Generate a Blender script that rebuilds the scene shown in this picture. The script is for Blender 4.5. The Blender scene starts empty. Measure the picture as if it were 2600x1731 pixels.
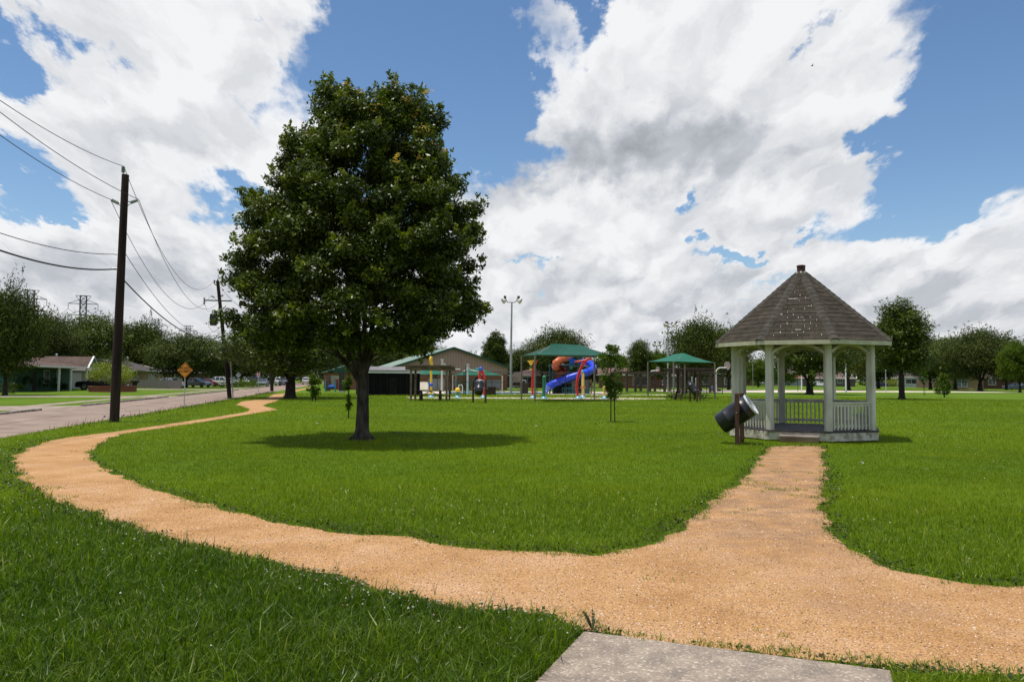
import bpy, math, random
import numpy as np
from mathutils import Vector, Matrix

# ------------------------------------------------------------------ camera
F_PX, CXP, CYP, EYE = 1950.0, 1300.0, 865.5, 1.65
PITCH = math.atan((962 - CYP) / F_PX)
ROLL = math.radians(0.33)
scene = bpy.context.scene
R3 = (Matrix.Rotation(math.pi / 2 + PITCH, 3, 'X') @ Matrix.Rotation(ROLL, 3, 'Z'))
cam_data = bpy.data.cameras.new("camera")
cam = bpy.data.objects.new("camera", cam_data)
scene.collection.objects.link(cam)
cam.matrix_world = Matrix.Translation((0, 0, EYE)) @ R3.to_4x4()
cam_data.sensor_width = 36.0
cam_data.lens = F_PX / 2600.0 * 36.0
cam_data.clip_start = 0.05
cam_data.clip_end = 5000
scene.camera = cam
RN = np.array(R3)

def ray(px, py):
    return R3 @ Vector(((px - CXP) / F_PX, (CYP - py) / F_PX, -1.0))
def G(px, py, z=0.0):
    """point of the photograph's pixel on the plane at height z"""
    d = ray(px, py); k = (z - EYE) / d.z
    return Vector((d.x * k, d.y * k, z))
def W(px, py, Y):
    """point seen at the pixel at forward distance Y"""
    d = ray(px, py); k = Y / d.y
    return Vector((d.x * k, Y, EYE + d.z * k))
def GY(px, Y):
    """ground point in the image column px (taken near the horizon) at distance Y"""
    p = W(px, 965, Y); return Vector((p.x, p.y, 0))

# ------------------------------------------------------------------ sun, sky
SUN_EL = math.radians(77.5)
sdir = Vector((-0.96, -0.20, 0)).normalized() * math.cos(SUN_EL) + Vector((0, 0, math.sin(SUN_EL)))
sun_d = bpy.data.lights.new("sun", 'SUN'); sun_d.energy = 4.6; sun_d.angle = math.radians(0.53)
sun_d.color = (1.0, 0.955, 0.88)
sun = bpy.data.objects.new("sun", sun_d); scene.collection.objects.link(sun)
sun.rotation_euler = sdir.to_track_quat('Z', 'Y').to_euler()
sun.location = sdir * 300

world = bpy.data.worlds.new("World"); scene.world = world; world.use_nodes = True
nt = world.node_tree; nt.nodes.clear()
def nd(tree, typ, **kw):
    n = tree.nodes.new(typ)
    for k, v in kw.items(): setattr(n, k, v)
    return n
def mth(tree, op, a, b=None, c=None, clamp=False):
    n = tree.nodes.new('ShaderNodeMath'); n.operation = op; n.use_clamp = clamp
    for i, x in enumerate((a, b, c)):
        if x is None: continue
        if isinstance(x, (int, float)): n.inputs[i].default_value = x
        else: tree.links.new(x, n.inputs[i])
    return n.outputs[0]
def vmth(tree, op, a, b=None, c=None):
    n = tree.nodes.new('ShaderNodeVectorMath'); n.operation = op
    for i, x in enumerate((a, b, c)):
        if x is None: continue
        if isinstance(x, (tuple, list)): n.inputs[i].default_value = x
        else: tree.links.new(x, n.inputs[i])
    return n.outputs['Value'] if op in ('DOT_PRODUCT', 'LENGTH') else n.outputs[0]

# cloud masses and clear gaps: (x, y, rx, ry, weight) in view pixels of the 2355-wide photo, turned into azimuth/elevation
CLOUDS = [
 (330,120,250,150,1.3),(420,250,260,170,1.3),(150,230,170,100,1.1),(300,350,300,110,1.0),(560,200,130,120,.9),(520,330,150,120,.8),
 (620,40,110,60,.9),(200,30,130,50,.8),(15,25,45,35,1.0),(750,170,35,50,.75),(650,270,60,60,.55),
 (200,420,140,70,.9),(330,520,260,130,.9),(120,570,220,110,.9),(480,430,100,80,.6),(450,620,220,130,.9),(150,700,300,120,1.0),(30,360,50,25,.45),
 (1245,35,38,45,.95),(1130,165,35,35,.42),(1100,400,48,42,.9),(1150,480,90,70,.8),
 (1560,120,240,130,1.3),(1400,240,230,110,1.2),(1300,330,170,80,1.1),(1480,370,230,60,1.1),(1800,110,230,150,1.3),(1760,250,220,70,1.0),(2020,60,120,90,1.1),(1650,20,300,60,.8),(1240,300,100,70,.8),
 (1400,480,230,70,1.0),(1640,460,220,75,1.0),(1870,330,50,38,.9),(1940,400,130,70,.9),(2060,385,110,35,.85),(1740,560,300,80,1.0),(1980,470,110,70,.8),
 (1250,600,230,90,.9),(1500,570,200,70,.9),(1350,700,300,90,1.0),(1900,620,260,60,.8),
 (2250,450,90,45,1.0),(2160,520,130,60,1.0),(2330,520,120,90,1.0),(2150,620,280,90,1.0),(2345,440,50,60,.7),
 (2270,160,48,30,.75),(2180,300,50,22,.6),(2355,150,16,16,.6),
 (1180,760,2200,110,1.1),
 (1000,200,150,170,-1.4),(900,60,150,100,-1.4),(1130,230,70,140,-.7),(1095,340,60,40,-.8),(720,230,40,60,-.8),(740,60,60,60,-.9),(800,120,60,80,-.6),
 (60,120,70,50,-2.2),(90,175,50,35,-1.2),(30,405,75,40,-2.2),(80,490,70,16,-1.2),(600,430,55,40,-1.6),(525,480,60,35,-1.0),(520,60,24,16,-.6),(640,210,30,60,-.7),(560,560,40,20,-.6),
 (2200,120,110,160,-1.4),(2330,280,120,130,-1.8),(2230,370,110,65,-1.8),(2100,260,80,60,-1.8),(2030,320,80,28,-1.6),(2070,510,90,40,-1.6),(2160,440,60,40,-1.2),(1930,320,50,25,-.9),
 (1640,610,50,24,-1.7),(1700,595,45,14,-1.2),(1630,460,20,25,-1.0),(1890,30,30,20,-.8),(1330,30,40,60,-1.4),(1880,560,45,20,-1.2),(1200,200,50,110,-.9),(1250,640,40,14,-.8),(1800,690,60,12,-.6),(1460,395,24,10,-.3)]
# where the cloud bases are grey
GREYS = [(1480,350,330,75,.30),(1280,370,120,50,.15),(1330,380,230,55,.30),(1600,330,230,60,.45),(1500,260,150,70,.25),(700,400,60,60,.0),(480,470,150,80,.20),(180,640,200,60,.30),
 (450,680,230,40,.24),(1750,540,160,60,.22),(1450,700,220,40,.20),(1900,700,400,45,.24),(2200,700,200,60,.12),(1350,640,150,40,.25),
 (300,370,170,35,.14),(1150,800,2200,70,.16),(1950,640,220,26,.15),(1250,560,90,40,.1)]

def az_el(vx, vy):
    d = ray(vx * 1.104, vy * 1.104).normalized()
    return math.atan2(d.x, d.y), math.asin(d.z)

def blobs(tree, vec, lst):
    acc = None
    for (x, y, rx, ry, w) in lst:
        if w == 0: continue
        a, e = az_el(x, y); rx_, ry_ = rx / 1766.0, ry / 1766.0
        q = vmth(tree, 'MULTIPLY_ADD', vec, (1 / rx_, 1 / ry_, 0), (-a / rx_, -e / ry_, 0))
        d2 = vmth(tree, 'DOT_PRODUCT', q, q)
        g = mth(tree, 'POWER', 0.5, d2)
        acc = mth(tree, 'MULTIPLY_ADD', g, w, acc if acc is not None else 0.0)
    return acc
def noise(tree, vec, scale, detail, rough, z=0.0, color=False):
    n = nd(tree, 'ShaderNodeTexNoise'); n.inputs['Scale'].default_value = scale; n.inputs['Detail'].default_value = detail
    n.inputs['Roughness'].default_value = rough
    v = vmth(tree, 'ADD', vec, (z, z * 1.7, 0)); tree.links.new(v, n.inputs['Vector']); n.noise_dimensions = '2D'
    return n.outputs['Color'] if color else n.outputs[0]
# relief of the cloud tops: rounded billows
grp = bpy.data.node_groups.new("cloud_relief", 'ShaderNodeTree')
grp.interface.new_socket(name="V", in_out='INPUT', socket_type='NodeSocketVector')
grp.interface.new_socket(name="R", in_out='OUTPUT', socket_type='NodeSocketFloat')
gi = grp.nodes.new('NodeGroupInput'); go = grp.nodes.new('NodeGroupOutput')
def vor(vec, scale, z):
    v = nd(grp, 'ShaderNodeTexVoronoi'); v.voronoi_dimensions = '2D'; v.feature = 'F1'; v.inputs['Scale'].default_value = scale
    grp.links.new(vmth(grp, 'ADD', vec, (z, z, 0)), v.inputs['Vector']); return v.outputs['Distance']
b1 = vor(gi.outputs[0], 7.0, 1.0); b2 = vor(gi.outputs[0], 19.0, 5.0)
n3 = noise(grp, gi.outputs[0], 3.2, 7, 0.62, 12.0)
rl = mth(grp, 'ADD', mth(grp, 'MULTIPLY', n3, 2.6), mth(grp, 'ADD', mth(grp, 'MULTIPLY', b1, -.75), mth(grp, 'MULTIPLY', b2, -.30)))
grp.links.new(rl, go.inputs[0])

tc = nd(nt, 'ShaderNodeTexCoord'); sep = nd(nt, 'ShaderNodeSeparateXYZ'); nt.links.new(tc.outputs['Generated'], sep.inputs[0])
az = mth(nt, 'ARCTAN2', sep.outputs[0], sep.outputs[1]); el = mth(nt, 'ARCSINE', sep.outputs[2])
cv = nd(nt, 'ShaderNodeCombineXYZ'); nt.links.new(az, cv.inputs[0]); nt.links.new(el, cv.inputs[1])
ee = mth(nt, 'MAXIMUM', mth(nt, 'ADD', el, 0.20), 0.03)
sx = mth(nt, 'DIVIDE', az, mth(nt, 'ADD', ee, 0.25)); sy = mth(nt, 'MULTIPLY', mth(nt, 'LOGARITHM', ee, math.e), 0.80)
cb = nd(nt, 'ShaderNodeCombineXYZ'); nt.links.new(sx, cb.inputs[0]); nt.links.new(sy, cb.inputs[1])
wn = vmth(nt, 'SUBTRACT', noise(nt, cb.outputs[0], 4.5, 9, 0.60, 3.3, True), (.5, .5, .5))
wn2 = vmth(nt, 'SUBTRACT', noise(nt, cb.outputs[0], 22.0, 5, 0.6, 9.1, True), (.5, .5, .5))
warp = vmth(nt, 'ADD', vmth(nt, 'MULTIPLY', wn, (.24, .19, 0)), vmth(nt, 'MULTIPLY', wn2, (.060, .048, 0)))
bvec = vmth(nt, 'ADD', cv.outputs[0], warp)
bl = mth(nt, 'ADD', mth(nt, 'MINIMUM', blobs(nt, bvec, [c for c in CLOUDS if c[4] > 0]), 1.15), blobs(nt, bvec, [c for c in CLOUDS if c[4] < 0]))
out = mth(nt, 'MAXIMUM', mth(nt, 'GREATER_THAN', mth(nt, 'ABSOLUTE', az), 0.78), mth(nt, 'GREATER_THAN', el, 0.64))
bl = mth(nt, 'ADD', bl, mth(nt, 'MULTIPLY', out, 0.40))
n1 = noise(nt, cb.outputs[0], 6.0, 9, 0.6, 3.1)
F = mth(nt, 'ADD', bl, mth(nt, 'MULTIPLY', mth(nt, 'SUBTRACT', n1, 0.5), 1.5))
mr = nd(nt, 'ShaderNodeMapRange', interpolation_type='SMOOTHSTEP'); nt.links.new(F, mr.inputs[0])
mr.inputs[1].default_value = 0.05; mr.inputs[2].default_value = 0.85
alpha = mth(nt, 'MAXIMUM', mr.outputs[0], mth(nt, 'MULTIPLY', mth(nt, 'SUBTRACT', 0.075, el), 18.0, clamp=True) if False else mth(nt, 'MINIMUM', mth(nt, 'MAXIMUM', mth(nt, 'MULTIPLY', mth(nt, 'SUBTRACT', 0.085, el), 20.0), 0), 0.9))
rv = vmth(nt, 'ADD', cb.outputs[0], vmth(nt, 'MULTIPLY', wn, (.16, .16, 0)))
def relief(off):
    g = nd(nt, 'ShaderNodeGroup'); g.node_tree = grp; nt.links.new(vmth(nt, 'ADD', rv, off), g.inputs[0]); return g.outputs[0]
r0 = relief((0, 0, 0)); r1 = relief((-0.026, 0.052, 0))
grad = mth(nt, 'MULTIPLY', mth(nt, 'SUBTRACT', r0, r1), 0.42)
grad = mth(nt, 'MAXIMUM', mth(nt, 'MINIMUM', grad, 0.15), -0.16)
# thick parts a little greyer, thin rims bright
thick = mth(nt, 'MULTIPLY', mth(nt, 'MINIMUM', mth(nt, 'MAXIMUM', mth(nt, 'SUBTRACT', F, 0.6), 0), 1.0), 0.07)
grey = blobs(nt, bvec, GREYS)
lum = mth(nt, 'SUBTRACT', mth(nt, 'SUBTRACT', mth(nt, 'ADD', grad, 0.885), thick), mth(nt, 'MULTIPLY', grey, 0.56), clamp=True)
ramp = nd(nt, 'ShaderNodeValToRGB'); nt.links.new(lum, ramp.inputs[0])
cr = ramp.color_ramp; cr.elements[0].position = 0.15; cr.elements[0].color = (.34, .36, .40, 1)
cr.elements[1].position = 0.92; cr.elements[1].color = (.90, .91, .93, 1)
e_ = cr.elements.new(0.5); e_.color = (.53, .56, .61, 1)
e_ = cr.elements.new(0.72); e_.color = (.74, .755, .78, 1)
sky = nd(nt, 'ShaderNodeTexSky'); sky.sky_type = 'NISHITA'; sky.sun_disc = False
sky.sun_elevation = SUN_EL; sky.sun_rotation = math.atan2(sdir.x, sdir.y)
sky.altitude = 0; sky.air_density = 1.0; sky.dust_density = 0.3; sky.ozone_density = 1.6
bg1 = nd(nt, 'ShaderNodeBackground'); hsv = nd(nt, 'ShaderNodeHueSaturation'); hsv.inputs['Saturation'].default_value = 1.14; nt.links.new(sky.outputs[0], hsv.inputs['Color']); nt.links.new(hsv.outputs[0], bg1.inputs[0]); bg1.inputs[1].default_value = 0.125
bg2 = nd(nt, 'ShaderNodeBackground'); nt.links.new(ramp.outputs[0], bg2.inputs[0]); bg2.inputs[1].default_value = 1.0
mx = nd(nt, 'ShaderNodeMixShader'); nt.links.new(alpha, mx.inputs[0]); nt.links.new(bg1.outputs[0], mx.inputs[1]); nt.links.new(bg2.outputs[0], mx.inputs[2])
wo = nd(nt, 'ShaderNodeOutputWorld'); nt.links.new(mx.outputs[0], wo.inputs[0])
try:
    world.cycles.sampling_method = 'MANUAL'; world.cycles.sample_map_resolution = 512
except Exception: pass

vs = scene.view_settings
scene.display_settings.display_device = 'sRGB'
vs.view_transform = 'Standard'; vs.look = 'None'; vs.gamma = 1.0; vs.exposure = 0.0
scene.cycles.use_denoising = True
scene.cycles.max_bounces = 6; scene.cycles.diffuse_bounces = 3; scene.cycles.glossy_bounces = 2
scene.cycles.transmission_bounces = 3; scene.cycles.transparent_max_bounces = 8
scene.cycles.caustics_reflective = False; scene.cycles.caustics_refractive = False

# ------------------------------------------------------------------ helpers
rng = np.random.default_rng(7)
random.seed(11)
COL = scene.collection

MATS = {}
def mat(name, c1, c2=None, scale=3.0, rough=0.8, bump=0.0, bscale=None, metal=0.0, spec=0.3, detail=5, stretch=(1, 1, 1), lo=.35, hi=.65):
    if name in MATS: return MATS[name]
    m = bpy.data.materials.new(name); m.use_nodes = True; t = m.node_tree
    b = t.nodes['Principled BSDF']; b.inputs['Roughness'].default_value = rough
    b.inputs['Metallic'].default_value = metal; b.inputs['Specular IOR Level'].default_value = spec
    b.inputs['Base Color'].default_value = (*c1, 1)
    if c2 is not None or bump:
        co = nd(t, 'ShaderNodeTexCoord'); mp = nd(t, 'ShaderNodeMapping'); mp.inputs['Scale'].default_value = stretch
        t.links.new(co.outputs['Object'], mp.inputs[0])
    if c2 is not None:
        n = nd(t, 'ShaderNodeTexNoise'); n.inputs['Scale'].default_value = scale; n.inputs['Detail'].default_value = detail
        t.links.new(mp.outputs[0], n.inputs['Vector'])
        r = nd(t, 'ShaderNodeValToRGB'); r.color_ramp.elements[0].position = lo; r.color_ramp.elements[1].position = hi
        r.color_ramp.elements[0].color = (*c1, 1); r.color_ramp.elements[1].color = (*c2, 1)
        t.links.new(n.outputs[0], r.inputs[0]); t.links.new(r.outputs[0], b.inputs['Base Color'])
    if bump:
        n = nd(t, 'ShaderNodeTexNoise'); n.inputs['Scale'].default_value = bscale or scale * 4; n.inputs['Detail'].default_value = 4
        t.links.new(mp.outputs[0], n.inputs['Vector'])
        bp = nd(t, 'ShaderNodeBump'); bp.inputs['Strength'].default_value = bump; bp.inputs['Distance'].default_value = 0.02
        t.links.new(n.outputs[0], bp.inputs['Height']); t.links.new(bp.outputs[0], b.inputs['Normal'])
    MATS[name] = m; return m

def leaf_mat(name, stops, transl=0.25, rough=0.5, spec=0.35):
    if name in MATS: return MATS[name]
    m = bpy.data.materials.new(name); m.use_nodes = True; t = m.node_tree
    b = t.nodes['Principled BSDF']; b.inputs['Roughness'].default_value = rough; b.inputs['Specular IOR Level'].default_value = spec
    a = nd(t, 'ShaderNodeAttribute', attribute_name='tint'); r = nd(t, 'ShaderNodeValToRGB'); t.links.new(a.outputs['Fac'], r.inputs[0])
    el_ = r.color_ramp.elements
    el_[0].position = stops[0][0]; el_[0].color = (*stops[0][1], 1); el_[1].position = stops[-1][0]; el_[1].color = (*stops[-1][1], 1)
    for p, c in stops[1:-1]:
        e = el_.new(p); e.color = (*c, 1)
    t.links.new(r.outputs[0], b.inputs['Base Color'])
    tr = nd(t, 'ShaderNodeBsdfTranslucent'); mc = nd(t, 'ShaderNodeMix', data_type='RGBA', blend_type='MULTIPLY'); mc.inputs[0].default_value = 1
    t.links.new(r.outputs[0], mc.inputs[6]); mc.inputs[7].default_value = (1.5, 1.7, .5, 1); t.links.new(mc.outputs[2], tr.inputs[0])
    ms = nd(t, 'ShaderNodeMixShader'); ms.inputs[0].default_value = transl
    o = t.nodes['Material Output']; t.links.new(b.outputs[0], ms.inputs[1]); t.links.new(tr.outputs[0], ms.inputs[2]); t.links.new(ms.outputs[0], o.inputs[0])
    MATS[name] = m; return m

class MB:
    """collects boxes, tubes, prisms ... and links them as one mesh object"""
    def __init__(s): s.v = []; s.f = []; s.mi = []; s.uv = []; s.M = Matrix.Identity(4); s.m = 0; s.hasuv = False
    def add(s, vs_, fs, uvs=None):
        o = len(s.v); s.v += [tuple(s.M @ Vector(p)) for p in vs_]
        for i, f in enumerate(fs):
            s.f.append([o + k for k in f]); s.mi.append(s.m); s.uv.append(uvs[i] if uvs else None)
        if uvs: s.hasuv = True
        return s
    def box(s, x0, x1, y0, y1, z0, z1):
        return s.add([(x0,y0,z0),(x1,y0,z0),(x1,y1,z0),(x0,y1,z0),(x0,y0,z1),(x1,y0,z1),(x1,y1,z1),(x0,y1,z1)],
                     [(3,2,1,0),(4,5,6,7),(0,1,5,4),(1,2,6,5),(2,3,7,6),(3,0,4,7)])
    def bar(s, a, b, w, h=None, up=(0, 0, 1)):
        """square-section bar from a to b"""
        h = h or w; a = Vector(a); b = Vector(b); d = (b - a).normalized(); u = Vector(up)
        if abs(d.dot(u)) > .99: u = Vector((0, 1, 0))
        sd = d.cross(u).normalized(); uu = sd.cross(d)
        P = []
        for p in (a, b):
            for i, j in ((-1,-1),(1,-1),(1,1),(-1,1)): P.append(tuple(p + sd * w / 2 * i + uu * h / 2 * j))
        return s.add(P, [(3,2,1,0),(4,5,6,7),(0,1,5,4),(1,2,6,5),(2,3,7,6),(3,0,4,7)])
    def tube(s, pts, rad, n=8, cap=True):
        pts = [Vector(p) for p in pts]
        if isinstance(rad, (int, float)): rad = [rad] * len(pts)
        V = []; Fs = []; u = None
        for i, p in enumerate(pts):
            d = (pts[min(i + 1, len(pts) - 1)] - pts[max(i - 1, 0)]).normalized()
            if u is None:
                u = Vector((1, 0, 0)) if abs(d.x) < .8 else Vector((0, 1, 0))
            u = (u - d * u.dot(d)).normalized(); w = d.cross(u)
            for k in range(n):
                a = 2 * math.pi * k / n; V.append(tuple(p + (u * math.cos(a) + w * math.sin(a)) * rad[i]))
        for i in range(len(pts) - 1):
            for k in range(n):
                k2 = (k + 1) % n; Fs.append((i*n+k, i*n+k2, (i+1)*n+k2, (i+1)*n+k))
        if cap: Fs.append(tuple(range(n))[::-1]); Fs.append(tuple((len(pts)-1)*n+k for k in range(n)))
        return s.add(V, Fs)
    def lathe(s, prof, n=16, axis_m=None):
        V = []; Fs = []
        for r, z in prof:
            for k in range(n):
                a = 2*math.pi*k/n; V.append((r*math.cos(a), r*math.sin(a), z))
        for i in range(len(prof)-1):
            for k in range(n):
                k2 = (k+1)%n; Fs.append((i*n+k, i*n+k2, (i+1)*n+k2, (i+1)*n+k))
        if axis_m is not None: V = [tuple(axis_m @ Vector(p)) for p in V]
        return s.add(V, Fs)
    def prism(s, poly, a0, a1, axis='y'):
        """polygon (u,v) extruded along an axis"""
        n = len(poly)
        def P(u, v, t): return {'y': (u, t, v), 'x': (t, u, v), 'z': (u, v, t)}[axis]
        V = [P(u, v, a0) for u, v in poly] + [P(u, v, a1) for u, v in poly]
        Fs = [tuple(range(n)), tuple(range(n, 2*n))[::-1]] + [(i, (i+1)%n, n+(i+1)%n, n+i) for i in range(n)]
        return s.add(V, Fs)
    def sphere(s, c, r, n=12, sq=(1,1,1)):
        prof = [(max(1e-4, math.sin(math.pi*i/8)), -math.cos(math.pi*i/8)) for i in range(9)]
        V = []; Fs = []
        for rr, z in prof:
            for k in range(n):
                a = 2*math.pi*k/n; V.append((c[0]+rr*r*math.cos(a)*sq[0], c[1]+rr*r*math.sin(a)*sq[1], c[2]+z*r*sq[2]))
        for i in range(8):
            for k in range(n):
                k2 = (k+1)%n; Fs.append((i*n+k, i*n+k2, (i+1)*n+k2, (i+1)*n+k))
        return s.add(V, Fs)
    def build(s, name, mats, parent=None, smooth=False, inv=None, bevel=0):
        me = bpy.data.meshes.new(name)
        vv = s.v
        if inv is not None: vv = [tuple(inv @ Vector(p)) for p in s.v]
        me.from_pydata(vv, [], s.f)
        if not isinstance(mats, (list, tuple)): mats = [mats]
        for m in mats: me.materials.append(m)
        me.polygons.foreach_set('material_index', s.mi)
        if smooth: me.polygons.foreach_set('use_smooth', [True]*len(me.polygons))
        if s.hasuv:
            ul = me.uv_layers.new(name='UVMap'); k = 0
            for f, u in zip(s.f, s.uv):
                for j in range(len(f)):
                    ul.data[k].uv = u[j] if u else (0, 0); k += 1
        me.validate(); me.update()
        import bmesh
        bm = bmesh.new(); bm.from_mesh(me); bmesh.ops.recalc_face_normals(bm, faces=bm.faces); bm.to_mesh(me); bm.free()
        o = bpy.data.objects.new(name, me); COL.objects.link(o)
        if parent is not None: o.parent = parent
        if bevel:
            bv = o.modifiers.new('bevel', 'BEVEL'); bv.width = bevel; bv.segments = 2; bv.limit_method = 'ANGLE'
        if smooth:
            try:
                es = o.modifiers.new('split', 'EDGE_SPLIT'); es.split_angle = math.radians(40)
            except Exception: pass
        return o

def tag(o, label=None, cat=None, group=None, kind=None):
    if label: o['label'] = label
    if cat: o['category'] = cat
    if group: o['group'] = group
    if kind: o['kind'] = kind
    return o
def thing(name, loc, rz, label, cat, group=None):
    o = bpy.data.objects.new(name, None); COL.objects.link(o); o.empty_display_size = .2
    o.location = loc; o.rotation_euler = (0, 0, rz)
    return tag(o, label, cat, group)
def copy_tree(o, parent=None):
    c = o.copy(); COL.objects.link(c)
    if parent is not None:
        mpi = o.matrix_parent_inverse.copy(); c.parent = parent; c.matrix_parent_inverse = mpi
    for ch in list(o.children): copy_tree(ch, c)
    return c
def fast_mesh(name, V, k, mats, tint=None, parent=None, matidx=None, smooth=False, faces=None):
    """V: (n*k,3) vertices used in order as k-gons, or faces (m,k) indices"""
    V = np.ascontiguousarray(V, dtype=np.float32)
    if faces is None: faces = np.arange(len(V), dtype=np.int32).reshape(-1, k)
    m = len(faces); me = bpy.data.meshes.new(name)
    me.vertices.add(len(V)); me.vertices.foreach_set('co', V.ravel())
    me.loops.add(m*k); me.loops.foreach_set('vertex_index', faces.astype(np.int32).ravel())
    me.polygons.add(m); me.polygons.foreach_set('loop_start', np.arange(0, m*k, k, dtype=np.int32))
    try: me.polygons.foreach_set('loop_total', np.full(m, k, dtype=np.int32))
    except Exception: pass
    if not isinstance(mats, (list, tuple)): mats = [mats]
    for q in mats: me.materials.append(q)
    if matidx is not None: me.polygons.foreach_set('material_index', matidx.astype(np.int32))
    if smooth: me.polygons.foreach_set('use_smooth', np.ones(m, dtype=bool))
    if tint is not None:
        at = me.attributes.new('tint', 'FLOAT', 'FACE'); at.data.foreach_set('value', tint.astype(np.float32))
    me.update(calc_edges=True)
    o = bpy.data.objects.new(name, me); COL.objects.link(o)
    if parent is not None: o.parent = parent
    return o
def rz_of(v): return math.atan2(v[1], v[0])

# street frame: far kerb line and its direction
SU = Vector((-0.2018, 0.9794, 0)); SN = Vector((-0.9794, -0.2018, 0)); SO = Vector((-15.0, 0, 0))
def ST(s, t, z=0.0):
    p = SO + SU * s + SN * t; return Vector((p.x, p.y, z))
STREET_RZ = math.atan2(SU.y, SU.x) - math.pi / 2     # rotation that turns +Y into the street's direction
# ------------------------------------------------------------------ ground polygons (from the photograph's outlines, put on the ground)
def c5(p): return (560 + p[0] / 7.85, 900 + p[1] / 7.85)
def c2(p): return (p[0] / 1.8115, 1000 + p[1] / 1.8115)
def c3(p): return (1300 + p[0] / 1.8115, 1100 + p[1] / 1.8115)
left_far = [c5(p) for p in [(1820,648),(1740,660),(1665,675),(1430,722),(1320,765),(1060,795),(960,840),(870,890),(690,905),(430,935),(345,980),(310,1005),(400,1022),(470,1055),(555,1080),(575,1100),(530,1140),(320,1180),(120,1208)]]
left_near = [c2(p) for p in [(1014,103),(900,120),(700,150),(480,180),(280,205),(150,240),(75,285),(65,310),(75,350),(110,395),(170,430),(200,470),(350,520),(500,580),(650,625),(800,670),(950,710),(1150,760),(1300,790),(1500,835),(1700,890),(1900,940),(2100,985),(2250,1005),(2355,1015)]]
bottom = [c3(p) for p in [(200,850),(320,895),(330,915),(720,962),(1080,1000),(1400,1030),(1740,1095),(1900,1100),(2355,1110),(3000,1180)]]
right_ = [c3(p) for p in [(3000,730),(2600,715),(2355,705),(2200,700),(2050,690),(1850,650),(1680,590),(1560,540),(1480,480),(1450,400),(1425,330),(1440,250),(1435,130),(1430,60)]]
spur = [c3(p) for p in [(1200,60),(1160,90),(1110,160),(1050,220),(920,320),(830,390),(760,430),(650,515),(480,540),(380,560),(200,550),(0,545)]]
inner = [c2(p) for p in [(2355,720),(2200,715),(2000,685),(1850,660),(1700,650),(1500,625),(1350,605),(1250,580),(1130,550),(960,515),(860,480),(740,450),(620,405),(520,360),(430,310),(410,280),(430,250),(480,220),(560,185),(650,170),(800,150),(1000,118),(1200,85)]]
inner_far = [c5(p) for p in [(1125,1107),(1000,1060),(850,1020),(980,965),(1080,945),(1190,890),(1240,850),(1300,790),(1420,755),(1740,680),(1820,662)]]
path_px = left_far + left_near + bottom + right_ + spur + inner + inner_far
PATH = np.array([G(*p)[:2] for p in path_px])
slab_px = [c3(p) for p in [(330,915),(720,962),(1080,1000),(1740,1095)]]
sl = [G(*p) for p in slab_px]
A_, B_ = sl[0], sl[3]; dirn = (B_ - A_).normalized(); perp = Vector((dirn.y, -dirn.x, 0))
SLAB = np.array([A_[:2], B_[:2], (B_ + perp * 2.6)[:2], (A_ + perp * 2.6 - dirn * .05)[:2]])

def subdiv(poly, step_fn, jitter):
    out = []
    n = len(poly)
    r = np.random.default_rng(3)
    # Catmull-Rom smoothing
    for i in range(n):
        p0, p1, p2, p3 = poly[(i-1) % n], poly[i], poly[(i+1) % n], poly[(i+2) % n]
        L = np.linalg.norm(p2 - p1); d = max(3.0, np.linalg.norm((p1 + p2) / 2)); st = step_fn(d)
        k = max(1, int(L / st))
        for j in range(k):
            t = j / k
            q = 0.5 * ((2*p1) + (-p0+p2)*t + (2*p0-5*p1+4*p2-p3)*t*t + (-p0+3*p1-3*p2+p3)*t**3)
            if L > 3 * min(np.linalg.norm(p1-p0)+.01, np.linalg.norm(p3-p2)+.01): q = p1 + (p2-p1)*t
            out.append(q + r.normal(size=2) * jitter * min(1.0, st * 8))
    return np.array(out)
PATH_S = subdiv(PATH, lambda d: 0.035 if d < 9 else (0.09 if d < 20 else .5), 0.020)
def _rag(P):
    s = np.zeros((len(P), 2)); rr_ = np.random.default_rng(31)
    for i in range(16):
        k = rr_.normal(size=2) * rr_.uniform(2, 22); ph = rr_.uniform(0, 6.28, 2); am = .018 * 6 / (3 + np.linalg.norm(k))
        s[:, 0] += np.sin(P @ k + ph[0]) * am * 1.6; s[:, 1] += np.sin(P @ k + ph[1]) * am * 1.6
    return s
_dd = np.linalg.norm(PATH_S, axis=1); PATH_S = PATH_S + _rag(PATH_S) * (_dd < 26)[:, None]

def in_poly(P, poly):
    x, y = P[:, 0], P[:, 1]; ins = np.zeros(len(P), bool)
    x0, y0 = poly[:, 0], poly[:, 1]; x1, y1 = np.roll(x0, -1), np.roll(y0, -1)
    for a, b, c, d in zip(x0, y0, x1, y1):
        if b == d: continue
        m = ((b > y) != (d > y)); xx = (c - a) * (y - b) / (d - b) + a
        ins ^= m & (x < xx)
    return ins
def seg_dist(P, poly, closed=True):
    D = np.full(len(P), 1e9, np.float32); n = len(poly)
    for i in range(n if closed else n-1):
        a = poly[i]; b = poly[(i+1) % n]; ab = b - a; L2 = (ab**2).sum() + 1e-9
        t = np.clip(((P - a) @ ab) / L2, 0, 1); q = P - (a + t[:, None] * ab)
        D = np.minimum(D, np.sqrt((q**2).sum(1)))
    return D
_sn = [(rng.normal(size=2), rng.uniform(0, 6.28)) for _ in range(14)]
def snoise(P, freq):
    s = np.zeros(len(P))
    for i, (k, ph) in enumerate(_sn):
        s += np.sin((P @ k) * freq * (1 + i * .35) + ph) / (1 + i * .15)
    return s / 4.0

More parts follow.
